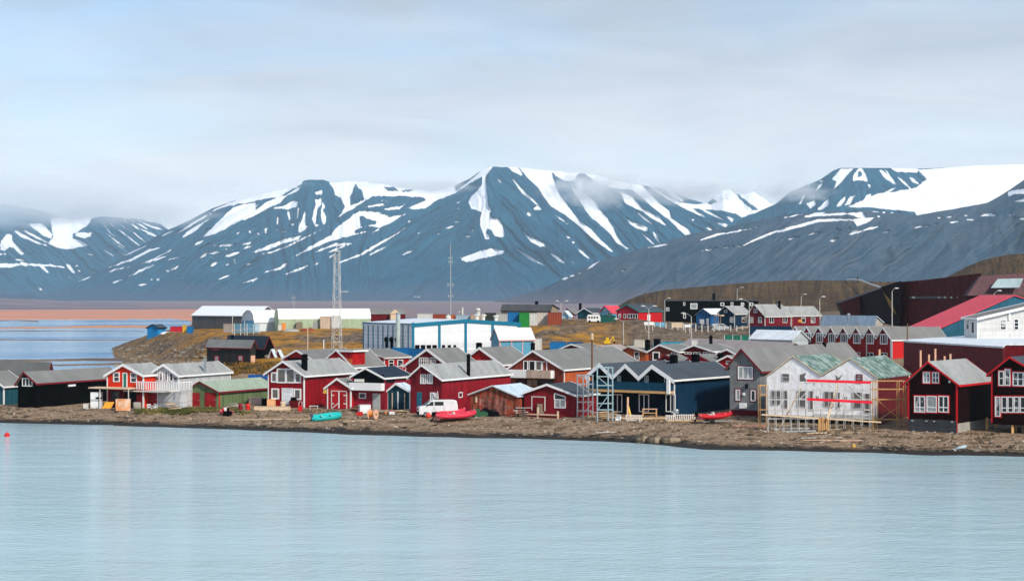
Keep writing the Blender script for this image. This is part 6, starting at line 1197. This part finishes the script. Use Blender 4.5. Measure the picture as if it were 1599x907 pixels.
# van
def van(px, py, L, rz, label, body, sc=1.0):
    r, s = root_at('van', label, 'van', px, py, rz, None); W = L*.36; Hh = L*.40
    prof = [(-.5,.10),(-.5,.46),(-.485,.58),(-.36,.64),(-.20,.96),(-.12,1.0),(.40,1.0),(.47,.95),(.50,.62),(.50,.10),(.40,.085),(-.42,.085)]
    vs = [(x*L, -W/2*(1 if z < .62 else .93-.06*(z-.62)/.38), z*Hh+.12) for x, z in prof]+[(x*L, W/2*(1 if z < .62 else .93-.06*(z-.62)/.38), z*Hh+.12) for x, z in prof]; n = len(prof)
    bd = MB().add(vs, [tuple(range(n)), tuple(range(n, 2*n))[::-1]]+[(i, n+i, n+(i+1) % n, (i+1) % n) for i in range(n)]).build('body', body, r)
    b = bd.modifiers.new('bevel', 'BEVEL'); b.width = .07; b.segments = 2; b.limit_method = 'ANGLE'; b.angle_limit = R(25)
    yy = W/2*.94
    def sidewin(x0, x1, z0, z1, x0t=None, x1t=None):
        x0t = x0 if x0t is None else x0t; x1t = x1 if x1t is None else x1t
        for s_ in (-1, 1):
            f = lambda z: s_*(W/2*(.93-.06*(z-.62)/.38)+.012); g = lambda z: s_*(W/2*(.93-.06*(z-.62)/.38)-.03)
            v = [(x0*L,f(z0),z0*Hh+.12),(x1*L,f(z0),z0*Hh+.12),(x1t*L,f(z1),z1*Hh+.12),(x0t*L,f(z1),z1*Hh+.12)]; v += [(a, g(z0 if k < 2 else z1), c) for k, (a, _, c) in enumerate(v)]
            MB().add(v, [(0,1,2,3) if s_ < 0 else (3,2,1,0),(4,5,1,0),(5,6,2,1),(6,7,3,2),(7,4,0,3)]).build('side_window', GLASS, r)
    sidewin(-.30,-.13,.66,.90,-.19,-.13); sidewin(-.10,.13,.66,.90)
    c = math.hypot(.16*L, .32*Hh)
    vs = []
    for x, z in ((-.345,.68),(-.215,.93)):
        for s_ in (-1, 1): vs.append((x*L-.035, s_*W*.42, z*Hh+.12))
    MB().add(vs+[(a+.03, b_, c_) for a, b_, c_ in vs], [(0,2,3,1),(4,5,7,6),(0,1,5,4),(2,6,7,3)]).build('windscreen', mat('pale_windscreen', (.14,.20,.20), .1, .2, 1, spec=.8), r)
    MB().box(-.515*L, -.49*L, -W*.46, W*.46, .10*Hh+.1, .26*Hh+.12).build('bumper', CHIM, r); MB().box(-.507*L, -.49*L, -W*.22, W*.22, .38*Hh+.12, .48*Hh+.12).build('grille', CHIM, r)
    for s_ in (-1, 1): MB().box(-.508*L, -.48*L, s_*W*.36-.14, s_*W*.36+.14, .40*Hh+.12, .52*Hh+.12).build('headlight', mat('headlight_glass', (.6,.6,.58), .15), r)
    for x in (-.33, .31):
        for s_ in (-1, 1):
            w_ = MB().lathe([(.05,-.11),(.30,-.11),(.33,-.07),(.33,.07),(.30,.11),(.05,.11)], (x*L, s_*(W/2-.09), .33), 16, 'y').build('wheel', BLACKR, r); MB().lathe([(.02,-.12),(.18,-.12),(.18,.12),(.02,.12)], (x*L, s_*(W/2-.09), .33), 10, 'y').build('rim', STEEL, w_)
    m = MB().box(-.12*L, -.114*L, -W/2-.004, -W/2+.03, .15*Hh+.12, .60*Hh+.12).box(.14*L, .146*L, -W/2-.004, -W/2+.03, .15*Hh+.12, .60*Hh+.12).build('door_seam', mat('seam_grey', (.25,.25,.25), .6), r)
    for s_ in (-1, 1): MB().box(-.30*L, -.275*L, s_*(W/2)-.02 if s_ > 0 else -W/2-.18, W/2+.18 if s_ > 0 else -W/2+.02, .66*Hh+.12, .76*Hh+.12).build('mirror', CHIM, r)
    return r
van(683, 650, 5.0, .22, 'white delivery van with a dusty lower half parked by the dark red house', mat('van_white', (.66,.66,.66), .3, .12, .7, spec=.6))
r = van(1125, 517, 4.6, 2.9, 'silver-grey van parked by the blue houses on the plateau', mat('van_silver', (.50,.52,.52), .3, .1))
def on_plateau(px, py, D): return at(px, py, D)
r.location = on_plateau(1125, 517, 470)
def caravan(px, py, D):
    X, Y, Z = on_plateau(px, py, D); r = tag(empty('caravan', (X, Y, Z), 0), 'white camper van beside the dark green container', 'camper van'); 
    b = MB().add([(x, y, z) for y in (-1, 1) for x, z in ((-1.75,.3),(-1.75,1.5),(-1.45,2.05),(1.45,2.05),(1.75,1.3),(1.75,.3))], [tuple(range(6)), tuple(range(6, 12))[::-1]]+[(i, 6+i, 6+(i+1) % 6, (i+1) % 6) for i in range(6)]).build('body', WHP2, r)
    for x in (-1.2, -.5, .2, .9): MB().box(x-.22, x+.22, -1.02, -1.003, 1.05, 1.55).build('window', GLASS, r)
    for x in (-1.1, 1.1): MB().lathe([(.05,-.1),(.32,-.1),(.32,.1),(.05,.1)], (x,-.9,.32), 12, 'y').build('wheel', BLACKR, r)
caravan(927, 503.5, 468)
def car(px, py, D, rz, mt, label, L=4.2):
    X, Y, Z = on_plateau(px, py, D); r = tag(empty('parked_car', (X, Y, Z), rz), label, 'car', 'cars parked on the plateau'); W = 1.7
    pr = [(-.5,.3),(-.5,.7),(-.28,.85),(-.15,1.35),(.25,1.4),(.42,.9),(.5,.85),(.5,.3)]; n = len(pr)
    MB().add([(x*L, y, z) for y in (-W/2, W/2) for x, z in pr], [tuple(range(n)), tuple(range(n, 2*n))[::-1]]+[(i, n+i, n+(i+1) % n, (i+1) % n) for i in range(n)]).build('body', mt, r)
    for s_ in (-1, 1): MB().add([(x*L, s_*(W/2+.01), z) for x, z in ((-.24,.9),(-.14,1.28),(.23,1.32),(.36,.92))], [(0,1,2,3)]).build('side_window', GLASS, r)
    for x in (-1.3, 1.3):
        for s_ in (-1, 1): MB().lathe([(.05,-.1),(.31,-.1),(.31,.1),(.05,.1)], (x,s_*.78,.31), 12, 'y').build('wheel', BLACKR, r)
car(1087, 513.5, 470, .1, mat('car_navy', (.02,.05,.10), .3), 'dark blue car parked left of the small blue house'); car(1101, 514, 468, .2, mat('car_grey', (.10,.10,.11), .3), 'dark grey car parked just left of the silver-grey van')
# covered snow scooter and debris by the rusty shed
def scooter(px, py, rz, label, mt):
    r, s = root_at('snow_scooter', label, 'snow scooter', px, py, rz, 'snow scooters by the rusty shed'); vs = []
    MB().add([(x, y, z) for y in (-.35,.35) for x, z in ((-1.3,.15),(-1.25,.6),(-.5,.75),(.1,.72),(.35,1.1),(.55,1.05),(1.2,.55),(1.35,.3),(.9,.15))], [tuple(range(9)), tuple(range(9,18))[::-1]]+[(i, 9+i, 9+(i+1) % 9, (i+1) % 9) for i in range(9)]).build('body', mt, r)
    MB().box(-1.1,.1,-.2,.2,.751,.9).build('seat', BLACKR, r); MB().box(-1.4,.6,-.22,.22,0,.15).build('track', BLACKR, r)
    for s_ in (-.4,.4): MB().plank((.4,s_,.04),(1.6,s_,.04), .14, .05).bar((1.0,s_,.06),(.9,s_*.5,.45), .04).build('ski', OFFW, r)
    MB().bar((.3,-.35,1.15),(.3,.35,1.15), .03).build('handlebar', BLACKR, r)
scooter(748, 651.5, -2.3, 'black and green snow scooter left of the dark one by the rusty shed', mat('dark_green_plastic', (.03,.10,.05), .4)); scooter(763, 650, -2.8, 'black snow scooter parked against the rusty shed door', CHIM)
heap('pile of dark driftwood beside the rusty red shed', 810, 651.5, 12, 2.0, [GWOOD, CHIM, OFFW], 1.3, seed=21, up=.10)
crate('big white cable box on posts in front of the small dark red cabin', 815, 827, 625, 637, PALEW, .4, 'box', 'box', slats=1)
heap('pale boards propped beside the small dark red cabin', 828, 646, 6, 2.4, [PALEW, OFFW], .8, seed=22, up=.2, rz=.3)
x, y, z = og(849, 650); crate('stack of weathered planks on the red deck', 839, 860, 631, 649, GWOOD, 1.0, 'plank_stack', 'planks', slats=6)
simple('bucket', 'red bucket by the stern of the large faded red boat', 'bucket', 718.5, 654.5, MB().lathe([(.20,0),(.27,.55),(.24,.55),(.18,.05)], (0,0,0), 12), REDP)
x, y, z = og(669, 652.5); tag(MB().blob((0,0,.32), .36, 14, 10, 0).bar((0,0,.65),(0,0,.8), .05, 8).build('buoy', mat('orange_red_buoy', (.75,.08,.04), .4), None, True, (x, y, z)), 'orange-red buoy lying in front of the white van', 'buoy')
X, Y, Z = atz(11, 681, 0); tag(MB().blob((0,0,.12), .32, 14, 10, 0).bar((0,0,.4),(0,0,.55), .05, 8).build('buoy', REDP, None, True, (X, Y, 0)), 'small red mooring buoy floating on the water at the left edge', 'buoy')
# scaffolds
def scaffold(label, cols_, levels, D, depth, mt, name='scaffold', deck=None, rz=0, braces=(), rr=.055):
    """cols_: columns px; levels: rows (first the ground) -> poles, rails"""
    x0, y0, z0 = at(cols_[0], levels[0], D); r = tag(empty(name, (x0, y0, z0), rz), label, 'scaffold'); X = [(c-cols_[0])/FPX*D for c in cols_]; Z = [(levels[0]-l)/FPX*D for l in levels]; lo = min(-.2, ground(x0, y0)-z0-.15)
    for x in X:
        for y in (0, depth): MB().bar((x,y,lo),(x,y,Z[-1]), rr, 6).build('pole', mt, r)
    for z in Z[1:]:
        m = MB()
        for y in (0, depth): m.bar((X[0]-.1,y,z),(X[-1]+.1,y,z), rr*.8, 6)
        for x in X: m.bar((x,0,z),(x,depth,z), .045, 6)
        m.build('rail', mt, r)
    for z in (deck or []): MB().box(X[0], X[-1], .06, depth-.06, (levels[0]-z)/FPX*D-.05, (levels[0]-z)/FPX*D).build('deck', PALEW if mt is not STEEL else STEEL, r)
    for (a, b, c, d) in braces: MB().bar(((a-cols_[0])/FPX*D,-.07,(levels[0]-b)/FPX*D),((c-cols_[0])/FPX*D,-.07,(levels[0]-d)/FPX*D), .045, 6).build('brace', mt, r)
    return r
SC2 = mat('pale_blue_steel', (.40,.55,.58), .4, .1, metal=.3)
scaffold('steel scaffold tower with five levels left of the navy house', [902,911,919,926], [655,642,628,617,600,586], 224, 1.6, STEEL, deck=[617,600], braces=((902,655,926,628),(926,617,902,600),(903,586,911,592)))
scaffold('pale blue steel scaffold in front of the navy house balcony', [933,950,957], [653,640,630,617,602,588,574], 219, 1.2, SC2, deck=[602], braces=((933,640,950,617),(950,602,933,588)))
scaffold('thin pole scaffold in front of the white wrapped facade', [1200,1212,1224,1236,1248,1260,1272,1284,1296,1308,1320,1333,1347,1360], [672,654,640,624,610,598], 205, 1.0, mat('pale_scaffold_steel', (.60,.60,.58), .4), 'scaffold', deck=[640], braces=((1200,654,1224,624),(1248,624,1272,598),(1296,654,1320,624),(1320,598,1347,624)), rr=.032)
WB = mat('timber_scaffold', (.52,.30,.12), .75, .15, 2)
scaffold('timber scaffold at the left corner of the wrapped building', [1187,1199], [662,640,617,602], 207, 1.4, WB, braces=())
scaffold('timber scaffold with crossed braces right of the wrapped building', [1363,1370,1404,1414], [668,655,624,608,595], 206, 1.2, WB, braces=((1372,626,1408,658),(1408,632,1372,655)))
def zb(D, py): return CH+(HOR-py)/FPX*D
m = None
for i, (a, b, c, d, lab) in enumerate(((1260,594,1360,597,'upper red guard rail across the wrapped facade'),(1260,623,1362,628,'lower red guard rail across the wrapped facade'))):
    P, Q = at(a, b, 204.6), at(c, d, 204.0); o = MB().plank((0,0,0), tuple(Q[k]-P[k] for k in range(3)), .05, .30).build('guard_rail', mat('red_guard_rail', (.72,.02,.04), .45), None); o.location = P; tag(o, lab, 'guard rail')
for a, b, c, d, lab in ((1218,667,1251,606,'long pale timber strut leaning against the left of the wrapped facade'),(1292,655,1309,598,'pale timber strut leaning against the right half of the wrapped facade')):
    P, Q = og(a, b) if b > 660 else at(a, b, 203.8), at(c, d, 208.5); o = MB().plank((0,0,0), tuple(Q[k]-P[k] for k in range(3)), .22, .12).build('strut', PALEW, None); o.location = P; tag(o, lab, 'strut')
P, Q = at(1189, 647, 204.8), at(1376, 659, 204.2); o = MB().plank((0,0,0), tuple(Q[k]-P[k] for k in range(3)), .10, .16).build('timber_beam', PALEW, None); o.location = P; tag(o, 'long timber beam running along the foot of the wrapped facade', 'beam')
r, s = root_at('post_bundle', 'bundle of upright ochre timber posts in front of the wrapped building', 'post bundle', 1286, 673, 0)
for k in range(6): MB().bar((-.55+.22*k,.1*(k % 2),-.1),(-.52+.215*k,.12*(k % 2),1.45+.08*(k % 3)), .09, 8).build('post', WOOD, r)
for k, (a, b) in enumerate(((1195,651),)): pass
GREYB = mat('grey_blue_boards', (.42,.45,.45), .7, .12)
def boards(label, px, py, L, rz, n, mts, name='plank', dy=.25, w=.22):
    r, s = root_at('board_pile', label, 'boards', px, py, rz)
    for k in range(n): o = .08*math.sin(k*2.1); MB().plank((-L/2+o*3, dy*(k % 3), .05+.07*(k//3)), (L/2+o*2, dy*(k % 3)+o, .07+.07*(k//3)+.03*(k % 2)), w, .06).build('plank', mts[k % len(mts)], r)
boards('pile of peach coloured planks below the tall grey house', 1170, 667, 3.6, -.25, 9, [PEACHW, mat('pink_boards', (.62,.30,.22), .7)])
boards('grey and pinkish boards lying left of the ochre post bundle', 1236, 671, 4.2, .05, 7, [OFFW, GREYB, PALEW]); boards('blue-grey boards in front of the pinkish ones at the building site', 1250, 674.5, 3.6, .22, 4, [GREYB])
boards('short yellow plank right under the ochre post bundle', 1275, 677, 2.4, .25, 2, [PALEW]); boards('long pale plank near the water below the building site', 1283, 684, 4.6, .06, 1, [OFFW], w=.16); boards('long peach planks nearest the water below the building site', 1300, 688.5, 6.0, -.16, 3, [PEACHW, PALEW], w=.18)
boards('single pale plank on the beach below the navy house', 946, 675.5, 2.2, .1, 1, [OFFW]); boards('thin pale board right of the ochre post bundle', 1334, 676, 2.2, .0, 1, [PALEW], w=.12); boards('pale plank at the right of the ochre post bundle', 1302, 671, 1.8, .25, 1, [PALEW])
boards('thin pole lying across the gravel in front of the chimneyed house', 430, 655, 11, .18, 1, [PALEW], w=.08); boards('thin pole lying on the gravel right of the turquoise dinghy', 560, 657, 3.5, .25, 1, [PALEW], w=.08)
# timber and furniture in front of the navy house
boards('long stack of yellow timber beams in front of the navy house', 1000, 655, 6.2, -.03, 9, [WOOD, PALEW], dy=.3); boards('timber beams lying low to the right of the yellow stack', 1063, 658, 6.2, -.03, 3, [WOOD])
def pallet(px, py, w, h_, rz, label, mt, n=9, lean=.9):
    r, s = root_at('pallet', label, 'pallet', px, py, rz, 'pallets leaning by the navy house'); m = MB()
    for k in range(n): x = -w/2+w*k/(n-1); m.box(x-.05, x+.05, -.02, .02, 0, h_)
    for z in (.02, h_-.1): m.box(-w/2-.05, w/2+.05, .021, .08, z, z+.09)
    o = m.build('slats', mt, r); o.rotation_euler = (-.35, 0, 0)
pallet(990, 657, 1.9, .75, -.03, 'pale slatted pallet left of the middle window of the navy house', OFFW); pallet(1046, 657, .9, .75, 0, 'narrow pale pallet behind the timber beams', OFFW, 5); pallet(1070, 656, 2.4, .75, -.05, 'wide pale slatted pallet left of the trailered red boat', OFFW, 10)
chair(961, 657, .5, 'white plastic chair lying left of the timber stack', 1.2); chair(968, 656, -.4, 'white plastic chair second left of the timber stack', 1.0)
r, s = root_at('work_table', 'rough timber work table in front of the middle window of the navy house', 'table', 1015, 650, 0); MB().box(-1.0,.9,-.4,.4,.9,.98).build('tabletop', PEACHW, r)
for a, b in ((-.9,-.3),(.8,-.3),(.8,.3),(-.9,.3)): MB().box(a-.06,a+.06,b-.06,b+.06,0,.9).build('leg', WOOD, r)
MB().box(-.9,.8,-.33,-.27,.4,.5).build('stretcher', WOOD, r)
P = og(980, 650); o = MB().plank((0,0,0),(.1,.8,2.4), .22, .06).build('board', PEACHW, None); o.location = P; tag(o, 'tall peach board propped against the navy house', 'board')
P = og(985, 650); o = MB().plank((0,0,0),(-.35,.7,1.5), .22, .06).build('board', mat('yellow_board', (.75,.48,.08), .6), None); o.location = P; tag(o, 'short yellow board propped right of the tall peach one', 'board')
heap('jumble of logs and timber under the scaffold of the navy house', 944, 654, 12, 2.6, [GWOOD, WOOD, PALEW], 1.6, seed=31, up=.07)
r, s = root_at('circular_saw_bench', 'grey machine on a stand beside the pale pallets', 'machine', 1054, 655, 0); MB().box(-.45,.45,-.3,.3,.8,.95).blob((.1,0,1.1), (.4,.25,.2), 8, 5, .1, 2).build('head', STEEL, r)
for a, b in ((-.35,-.2),(.35,-.2),(.35,.2),(-.35,.2)): MB().bar((a*1.2,b*1.2,0),(a,b,.8), .04).build('leg', CHIM, r)
r.name = 'saw_bench'
# boulders by the water
ROCK = mat('wet_boulder', (.10,.075,.05), .8, .3, 1.5, color2=(.26,.20,.14), c2scale=.9, bump=.06, bscale=4)
for px, py, rx, rz_, lab in ((1003,690,.95,.75,'left brown boulder of the three at the waterline'),(1022,690.5,1.0,.6,'middle brown boulder with a dark notch at the waterline'),(1046,690,1.25,.50,'right low boulder of the three at the waterline')):
    X, Y, Z = og(px, py); o = MB().blob((0,0,rz_*.35), (rx,.9,rz_), 12, 8, .09, px).build('boulder', ROCK, None, False, (X, Y, Z)); tag(o, lab, 'boulder', 'boulders at the waterline')
X, Y, Z = og(1500, 703); tag(MB().bar((-.5,0,.15),(.55,.1,.42), .14, 8, .17).bar((.55,.1,.42),(.72,.12,.47), .08, 8, .05).bar((-.5,0,.15),(-.8,-.1,.12), .06, 6).build('canister', mat('pale_blue_plastic', (0,0,0)), None, True, (X, Y, Z)), 'pale blue plastic canister at the edge of the water on the right', 'canister')
X, Y, Z = og(1333, 699); tag(MB().blob((0,0,.15), (.22,.2,.28), 9, 6, .2, 5).build('float', mat('ochre_float', (.55,.33,.08), .6), None, True, (X, Y, Z)), 'small ochre float at the edge of the water', 'float')
X, Y, Z = og(717, 640)
# deck posts sticking up behind the netting roof
for i, (px, y0, lab) in enumerate(((1373.5,546,'pale post just right of the dark pole above the green netting'),(1437.5,547.5,'pale post above the roof of the brown-black house, leftmost of five'),(1450.5,554,'short pale post second of five above the brown-black house'),(1460.5,545,'tallest pale post of five above the brown-black house'),(1475,556.5,'shortest pale post of five above the brown-black house'),(1484,553,'pale post rightmost of five above the brown-black house'))):
    X, Y, Z = at(px, 580, 232); hgt = (580-y0)/FPX*232; g0 = ground(X, Y); o = MB().box(-.11,.11,-.11,.11,g0-Z-.2,hgt).box(-.13,.13,-.13,.13,hgt+.001,hgt+.05).build('post', PEACHW, None, False, (X, Y, Z)); tag(o, lab, 'post', 'pale posts behind the front houses')
# excavator, tank, beacon, yard things on the plateau
X, Y, Z = at(950, 541, 394); r = tag(empty('excavator', (X, Y, Z)), 'small yellow excavator at the foot of the gravel bank', 'excavator'); YEL = mat('machine_yellow', (.75,.45,.02), .45)
MB().box(-1.0,.4,-.7,.7,.6,1.3).box(-.6,.1,-.6,.1,1.301,2.0).build('cab', YEL, r); MB().box(-1.1,.7,-.9,.9,0,.6).build('track', BLACKR, r); MB().bar((.3,0,1.1),(1.1,0,2.3),.13).bar((1.1,0,2.3),(1.25,0,1.1),.11).build('arm', YEL, r); MB().box(1.05,1.5,-.25,.25,.7,1.1).build('bucket', CHIM, r)
X, Y, Z = at(700, 503, 468); Z = ground(X, Y)+.4; r = tag(empty('tank', (X, Y, Z)), 'white round tank between rusty and orange containers', 'tank'); MB().lathe([(.7,-.5),(.7,2.7),(.5,2.9),(.1,3.0)], (0,0,0), 14).build('shell', OFFW, r, True); MB().bar((0,0,3.0),(0,0,3.3),.12,8).build('cap', OFFW, r)
X, Y, Z = at(746.5, 492, 520); r = tag(empty('beacon', (X, Y, Z)), 'small pale green dome tower behind the tan container', 'tower'); MB().lathe([(.9,-2),(.7,.6),(.55,1.2)], (0,0,0), 12).build('shaft', mat('pale_green_metal', (0,0,0)), r, True); MB().lathe([(.7,1.21),(.75,1.5),(.45,1.95),(.1,2.1)], (0,0,0), 12).build('dome', OFFW, r, True)
X, Y, Z = at(722, 491, 500); tag(MB().bar((0,0,-4),(0,0,2.0), .3, 8).bar((-1.2,0,.5),(-.5,0,.9), .12).build('flue', OFFW, None, False, (X, Y, Z)), 'short white flue behind the pale blue-grey container', 'flue')
def upturned(px, py, D, L, label, mt, rz=0):
    X, Y, Z = at(px, py, D); Z = min(Z, ground(X, Y)+.05); r = tag(empty('boat', (X, Y, Z), rz), label, 'boat'); vs = []; n = 9
    for k in range(n):
        u = k/(n-1)*2-1; w = L*.17*(1-abs(u)**2.5); hh = L*.14*(1-abs(u)**3*.6)
        vs += [(u*L/2, -w-.02, 0), (u*L/2, -w*.8, hh*.6), (u*L/2, 0, hh+.02), (u*L/2, w*.8, hh*.6), (u*L/2, w+.02, 0)]
    MB().add(vs, [(k*5+j, (k+1)*5+j, (k+1)*5+j+1, k*5+j+1) for k in range(n-1) for j in range(4)]).build('hull', mt, r, True); MB().box(-L*.42, L*.42, -.05, .05, L*.14, L*.14+.08).build('keel', mt, r)
upturned(262, 521.5, 516, 4.2, 'white boat beside the bright blue hut on the plateau', WHP2, .1); upturned(404, 575.5, 375, 3.2, 'overturned boat under a bright blue cover by the charcoal shed', mat('blue_cover', (.01,.24,.62), .4), .05)
upturned(279, 521, 510, 3.0, 'second white boat in front of the red container', OFFW, -.3); upturned(455, 514, 460, 4.0, 'grey boat in the yard in front of the long green hall', mat('boat_grey', (.35,.36,.35), .6), .1); upturned(480, 513.5, 462, 4.0, 'rusty brown boat in the yard in front of the green hall', CR, -.15)
for px, py, w, hh, mt, lab in ((443,514,.9,1.6,ORP,'orange drum-like bin in front of the green hall'),(437,514,1.0,1.0,OFFW,'white bin left of the orange one before the green hall'),(467,512,1.6,1.5,GWOOD,'brown crate stack in the yard of the green hall'),(492,512,1.2,1.5,mat('grey_bin', (.3,.3,.3), .6),'grey crate beside the beige box container'),(1181,514,1.2,1.0,OFFW,'white crate in front of the navy fence'),(1058,509,2.6,.8,PALEW,'pale boat trailer load by the row of posts'),(1031,508,2.4,.7,LBLUE,'pale blue covered load by the row of posts')):
    X, Y, Z = at(px, py, 488 if px < 600 else 452); r = tag(empty('crate', (X, Y, Z)), lab, 'crate'); MB().box(-w/2,w/2,0,1,-.4,hh).build('body', mt, r); MB().box(-w/2-.04,w/2+.04,-.04,1.04,hh+.002,hh+.1).build('lid', mt, r)
heap('heap of pale rubble and boards by the blue house', 0, 0, 0, 1, [PALEW]) if False else None
X, Y, Z = at(1162, 514, 466); r = tag(empty('timber_heap', (X, Y, Z)), 'long heap of pale timber right of the silver-grey van', 'timber')
for k in range(10): MB().plank((-2.5+.2*k,.2*(k % 3),.1+.07*k),(1.5+.15*k,.3*(k % 2),.15+.06*k), .3, .1).build('plank', [PALEW, OFFW, PEACHW][k % 3], r)
X, Y, Z = at(826, 546, 396); r = tag(empty('truck', (X, Y, Z), .1), 'white tanker truck in front of the light blue pavilion', 'truck'); MB().lathe([(.1,-1.6),(.65,-1.55),(.7,-1.3),(.7,1.3),(.65,1.55),(.1,1.6)], (-.3,0,1.3), 14, 'x').build('tank', WHP2, r, True); MB().box(1.35,2.2,-.7,.7,.4,2.0).build('cab', WHP2, r); MB().box(1.6,2.21,-.71,.71,1.3,1.75).build('windscreen', GLASS, r)
for x in (-1.2,1.4): MB().lathe([(.05,-.8),(.35,-.8),(.35,.8),(.05,.8)], (x,0,.35), 12, 'y').build('wheel', BLACKR, r)
# loose stones and low plants
def scatter(name, label, n, px0, px1, f0, f1, mt, r0, r1, seed, flat=.6, nn=6, mm=4):
    rnd = random.Random(seed); m = MB()
    for k in range(n):
        px = rnd.uniform(px0, px1); p = prof_at(px); t = rnd.uniform(f0, f1); i = int(t); y = p[i,0]*(1-(t-i))+p[i+1,0]*(t-i); x = (px-799.5)/FPX*y; z = ground(x, y); rr = r0+(r1-r0)*rnd.random()**3
        m.blob((x, y, z+rr*.1), (rr*rnd.uniform(.8,1.7), rr, rr*flat), nn, mm, .25, k)
    o = m.build(name, mt); o['kind'] = 'stuff'; return o
scatter('beach_stones', '', 2600, -60, 1660, 1.7, 4.0, mat('beach_stone', (.24,.19,.14), .9, .4, .9, color2=(.10,.08,.06), c2scale=.7, c2lo=.4, c2hi=.5), .04, .26, 1)
scatter('pale_beach_stones', '', 700, -60, 1660, 1.9, 4.0, mat('pale_stone', (.52,.45,.38), .9, .25, .9), .04, .15, 2)
scatter('bank_stones', '', 1500, 960, 1320, 5.3, 7.2, mat('bank_stone', (.30,.25,.19), .9, .4, .2, color2=(.12,.09,.06), c2scale=.2), .12, .55, 5)
scatter('bank_stones', '', 700, 175, 330, 5.6, 7.6, mat('bank_stone', (0,0,0)), .12, .7, 6)
def tufts(name, n, px0, px1, f0, f1, mt, hh, seed, cl=.5):
    rnd = random.Random(seed); m = MB(); made = 0
    while made < n:
        px = rnd.uniform(px0, px1); p = prof_at(px); t = rnd.uniform(f0, f1); i = int(t); y = p[i,0]*(1-(t-i))+p[i+1,0]*(t-i); x = (px-799.5)/FPX*y
        made += 1
        if float(fbm(np.array([x/5.]), np.array([y/5.]), 3, seed)[0]) < cl: continue
        z = ground(x, y)
        for b in range(7):
            a = rnd.uniform(0, 6.28); l = hh*rnd.uniform(.5, 1.1); w = .05*hh/.3; ex, ey = math.cos(a)*l*.7, math.sin(a)*l*.7; m.add([(x-w*math.sin(a), y+w*math.cos(a), z-.03), (x+w*math.sin(a), y-w*math.cos(a), z-.03), (x+ex, y+ey, z+l)], [(0,1,2)])
    o = m.build(name, mt); o['kind'] = 'stuff'; return o
scatter('seaweed', '', 420, -60, 1660, 1.35, 2.5, mat('seaweed', (.035,.028,.014), .8, .4, .9), .08, .35, 15, .18, 7, 3)
rnd = random.Random(77); m = MB()
for k in range(230):
    px = rnd.uniform(-40, 1640); p = prof_at(px); t = rnd.uniform(2.0, 4.0); i = int(t); y = p[i,0]*(1-(t-i))+p[i+1,0]*(t-i); x = (px-799.5)/FPX*y; z = ground(x, y)+.06; a = rnd.uniform(-.6, .6); l = rnd.uniform(.3, 1.4)
    m.plank((x-l*math.cos(a)/2, y-l*math.sin(a)/2, z), (x+l*math.cos(a)/2, y+l*math.sin(a)/2, z+rnd.uniform(0, .1)), rnd.uniform(.05, .14), .05)
m.build('driftwood', mat('driftwood', (.36,.29,.22), .85, .4, .6, color2=(.12,.09,.06), c2scale=.5))['kind'] = 'stuff'
tufts('grass', 2200, 210, 420, 2.8, 4.1, mat('shore_grass', (.085,.10,.02), .8, .4, .3, color2=(.20,.16,.05), c2scale=.3), .32, 4, .46)
tufts('grass', 2500, 420, 1660, 3.2, 4.1, mat('shore_grass_dry', (.11,.085,.035), .8, .4, .3), .22, 6, .54)
tufts('tundra_grass', 6000, 330, 1000, 5.3, 6.9, mat('tundra_grass', (.26,.13,.022), .9, .35, .2, color2=(.10,.08,.03), c2scale=.12), .9, 9, .47)
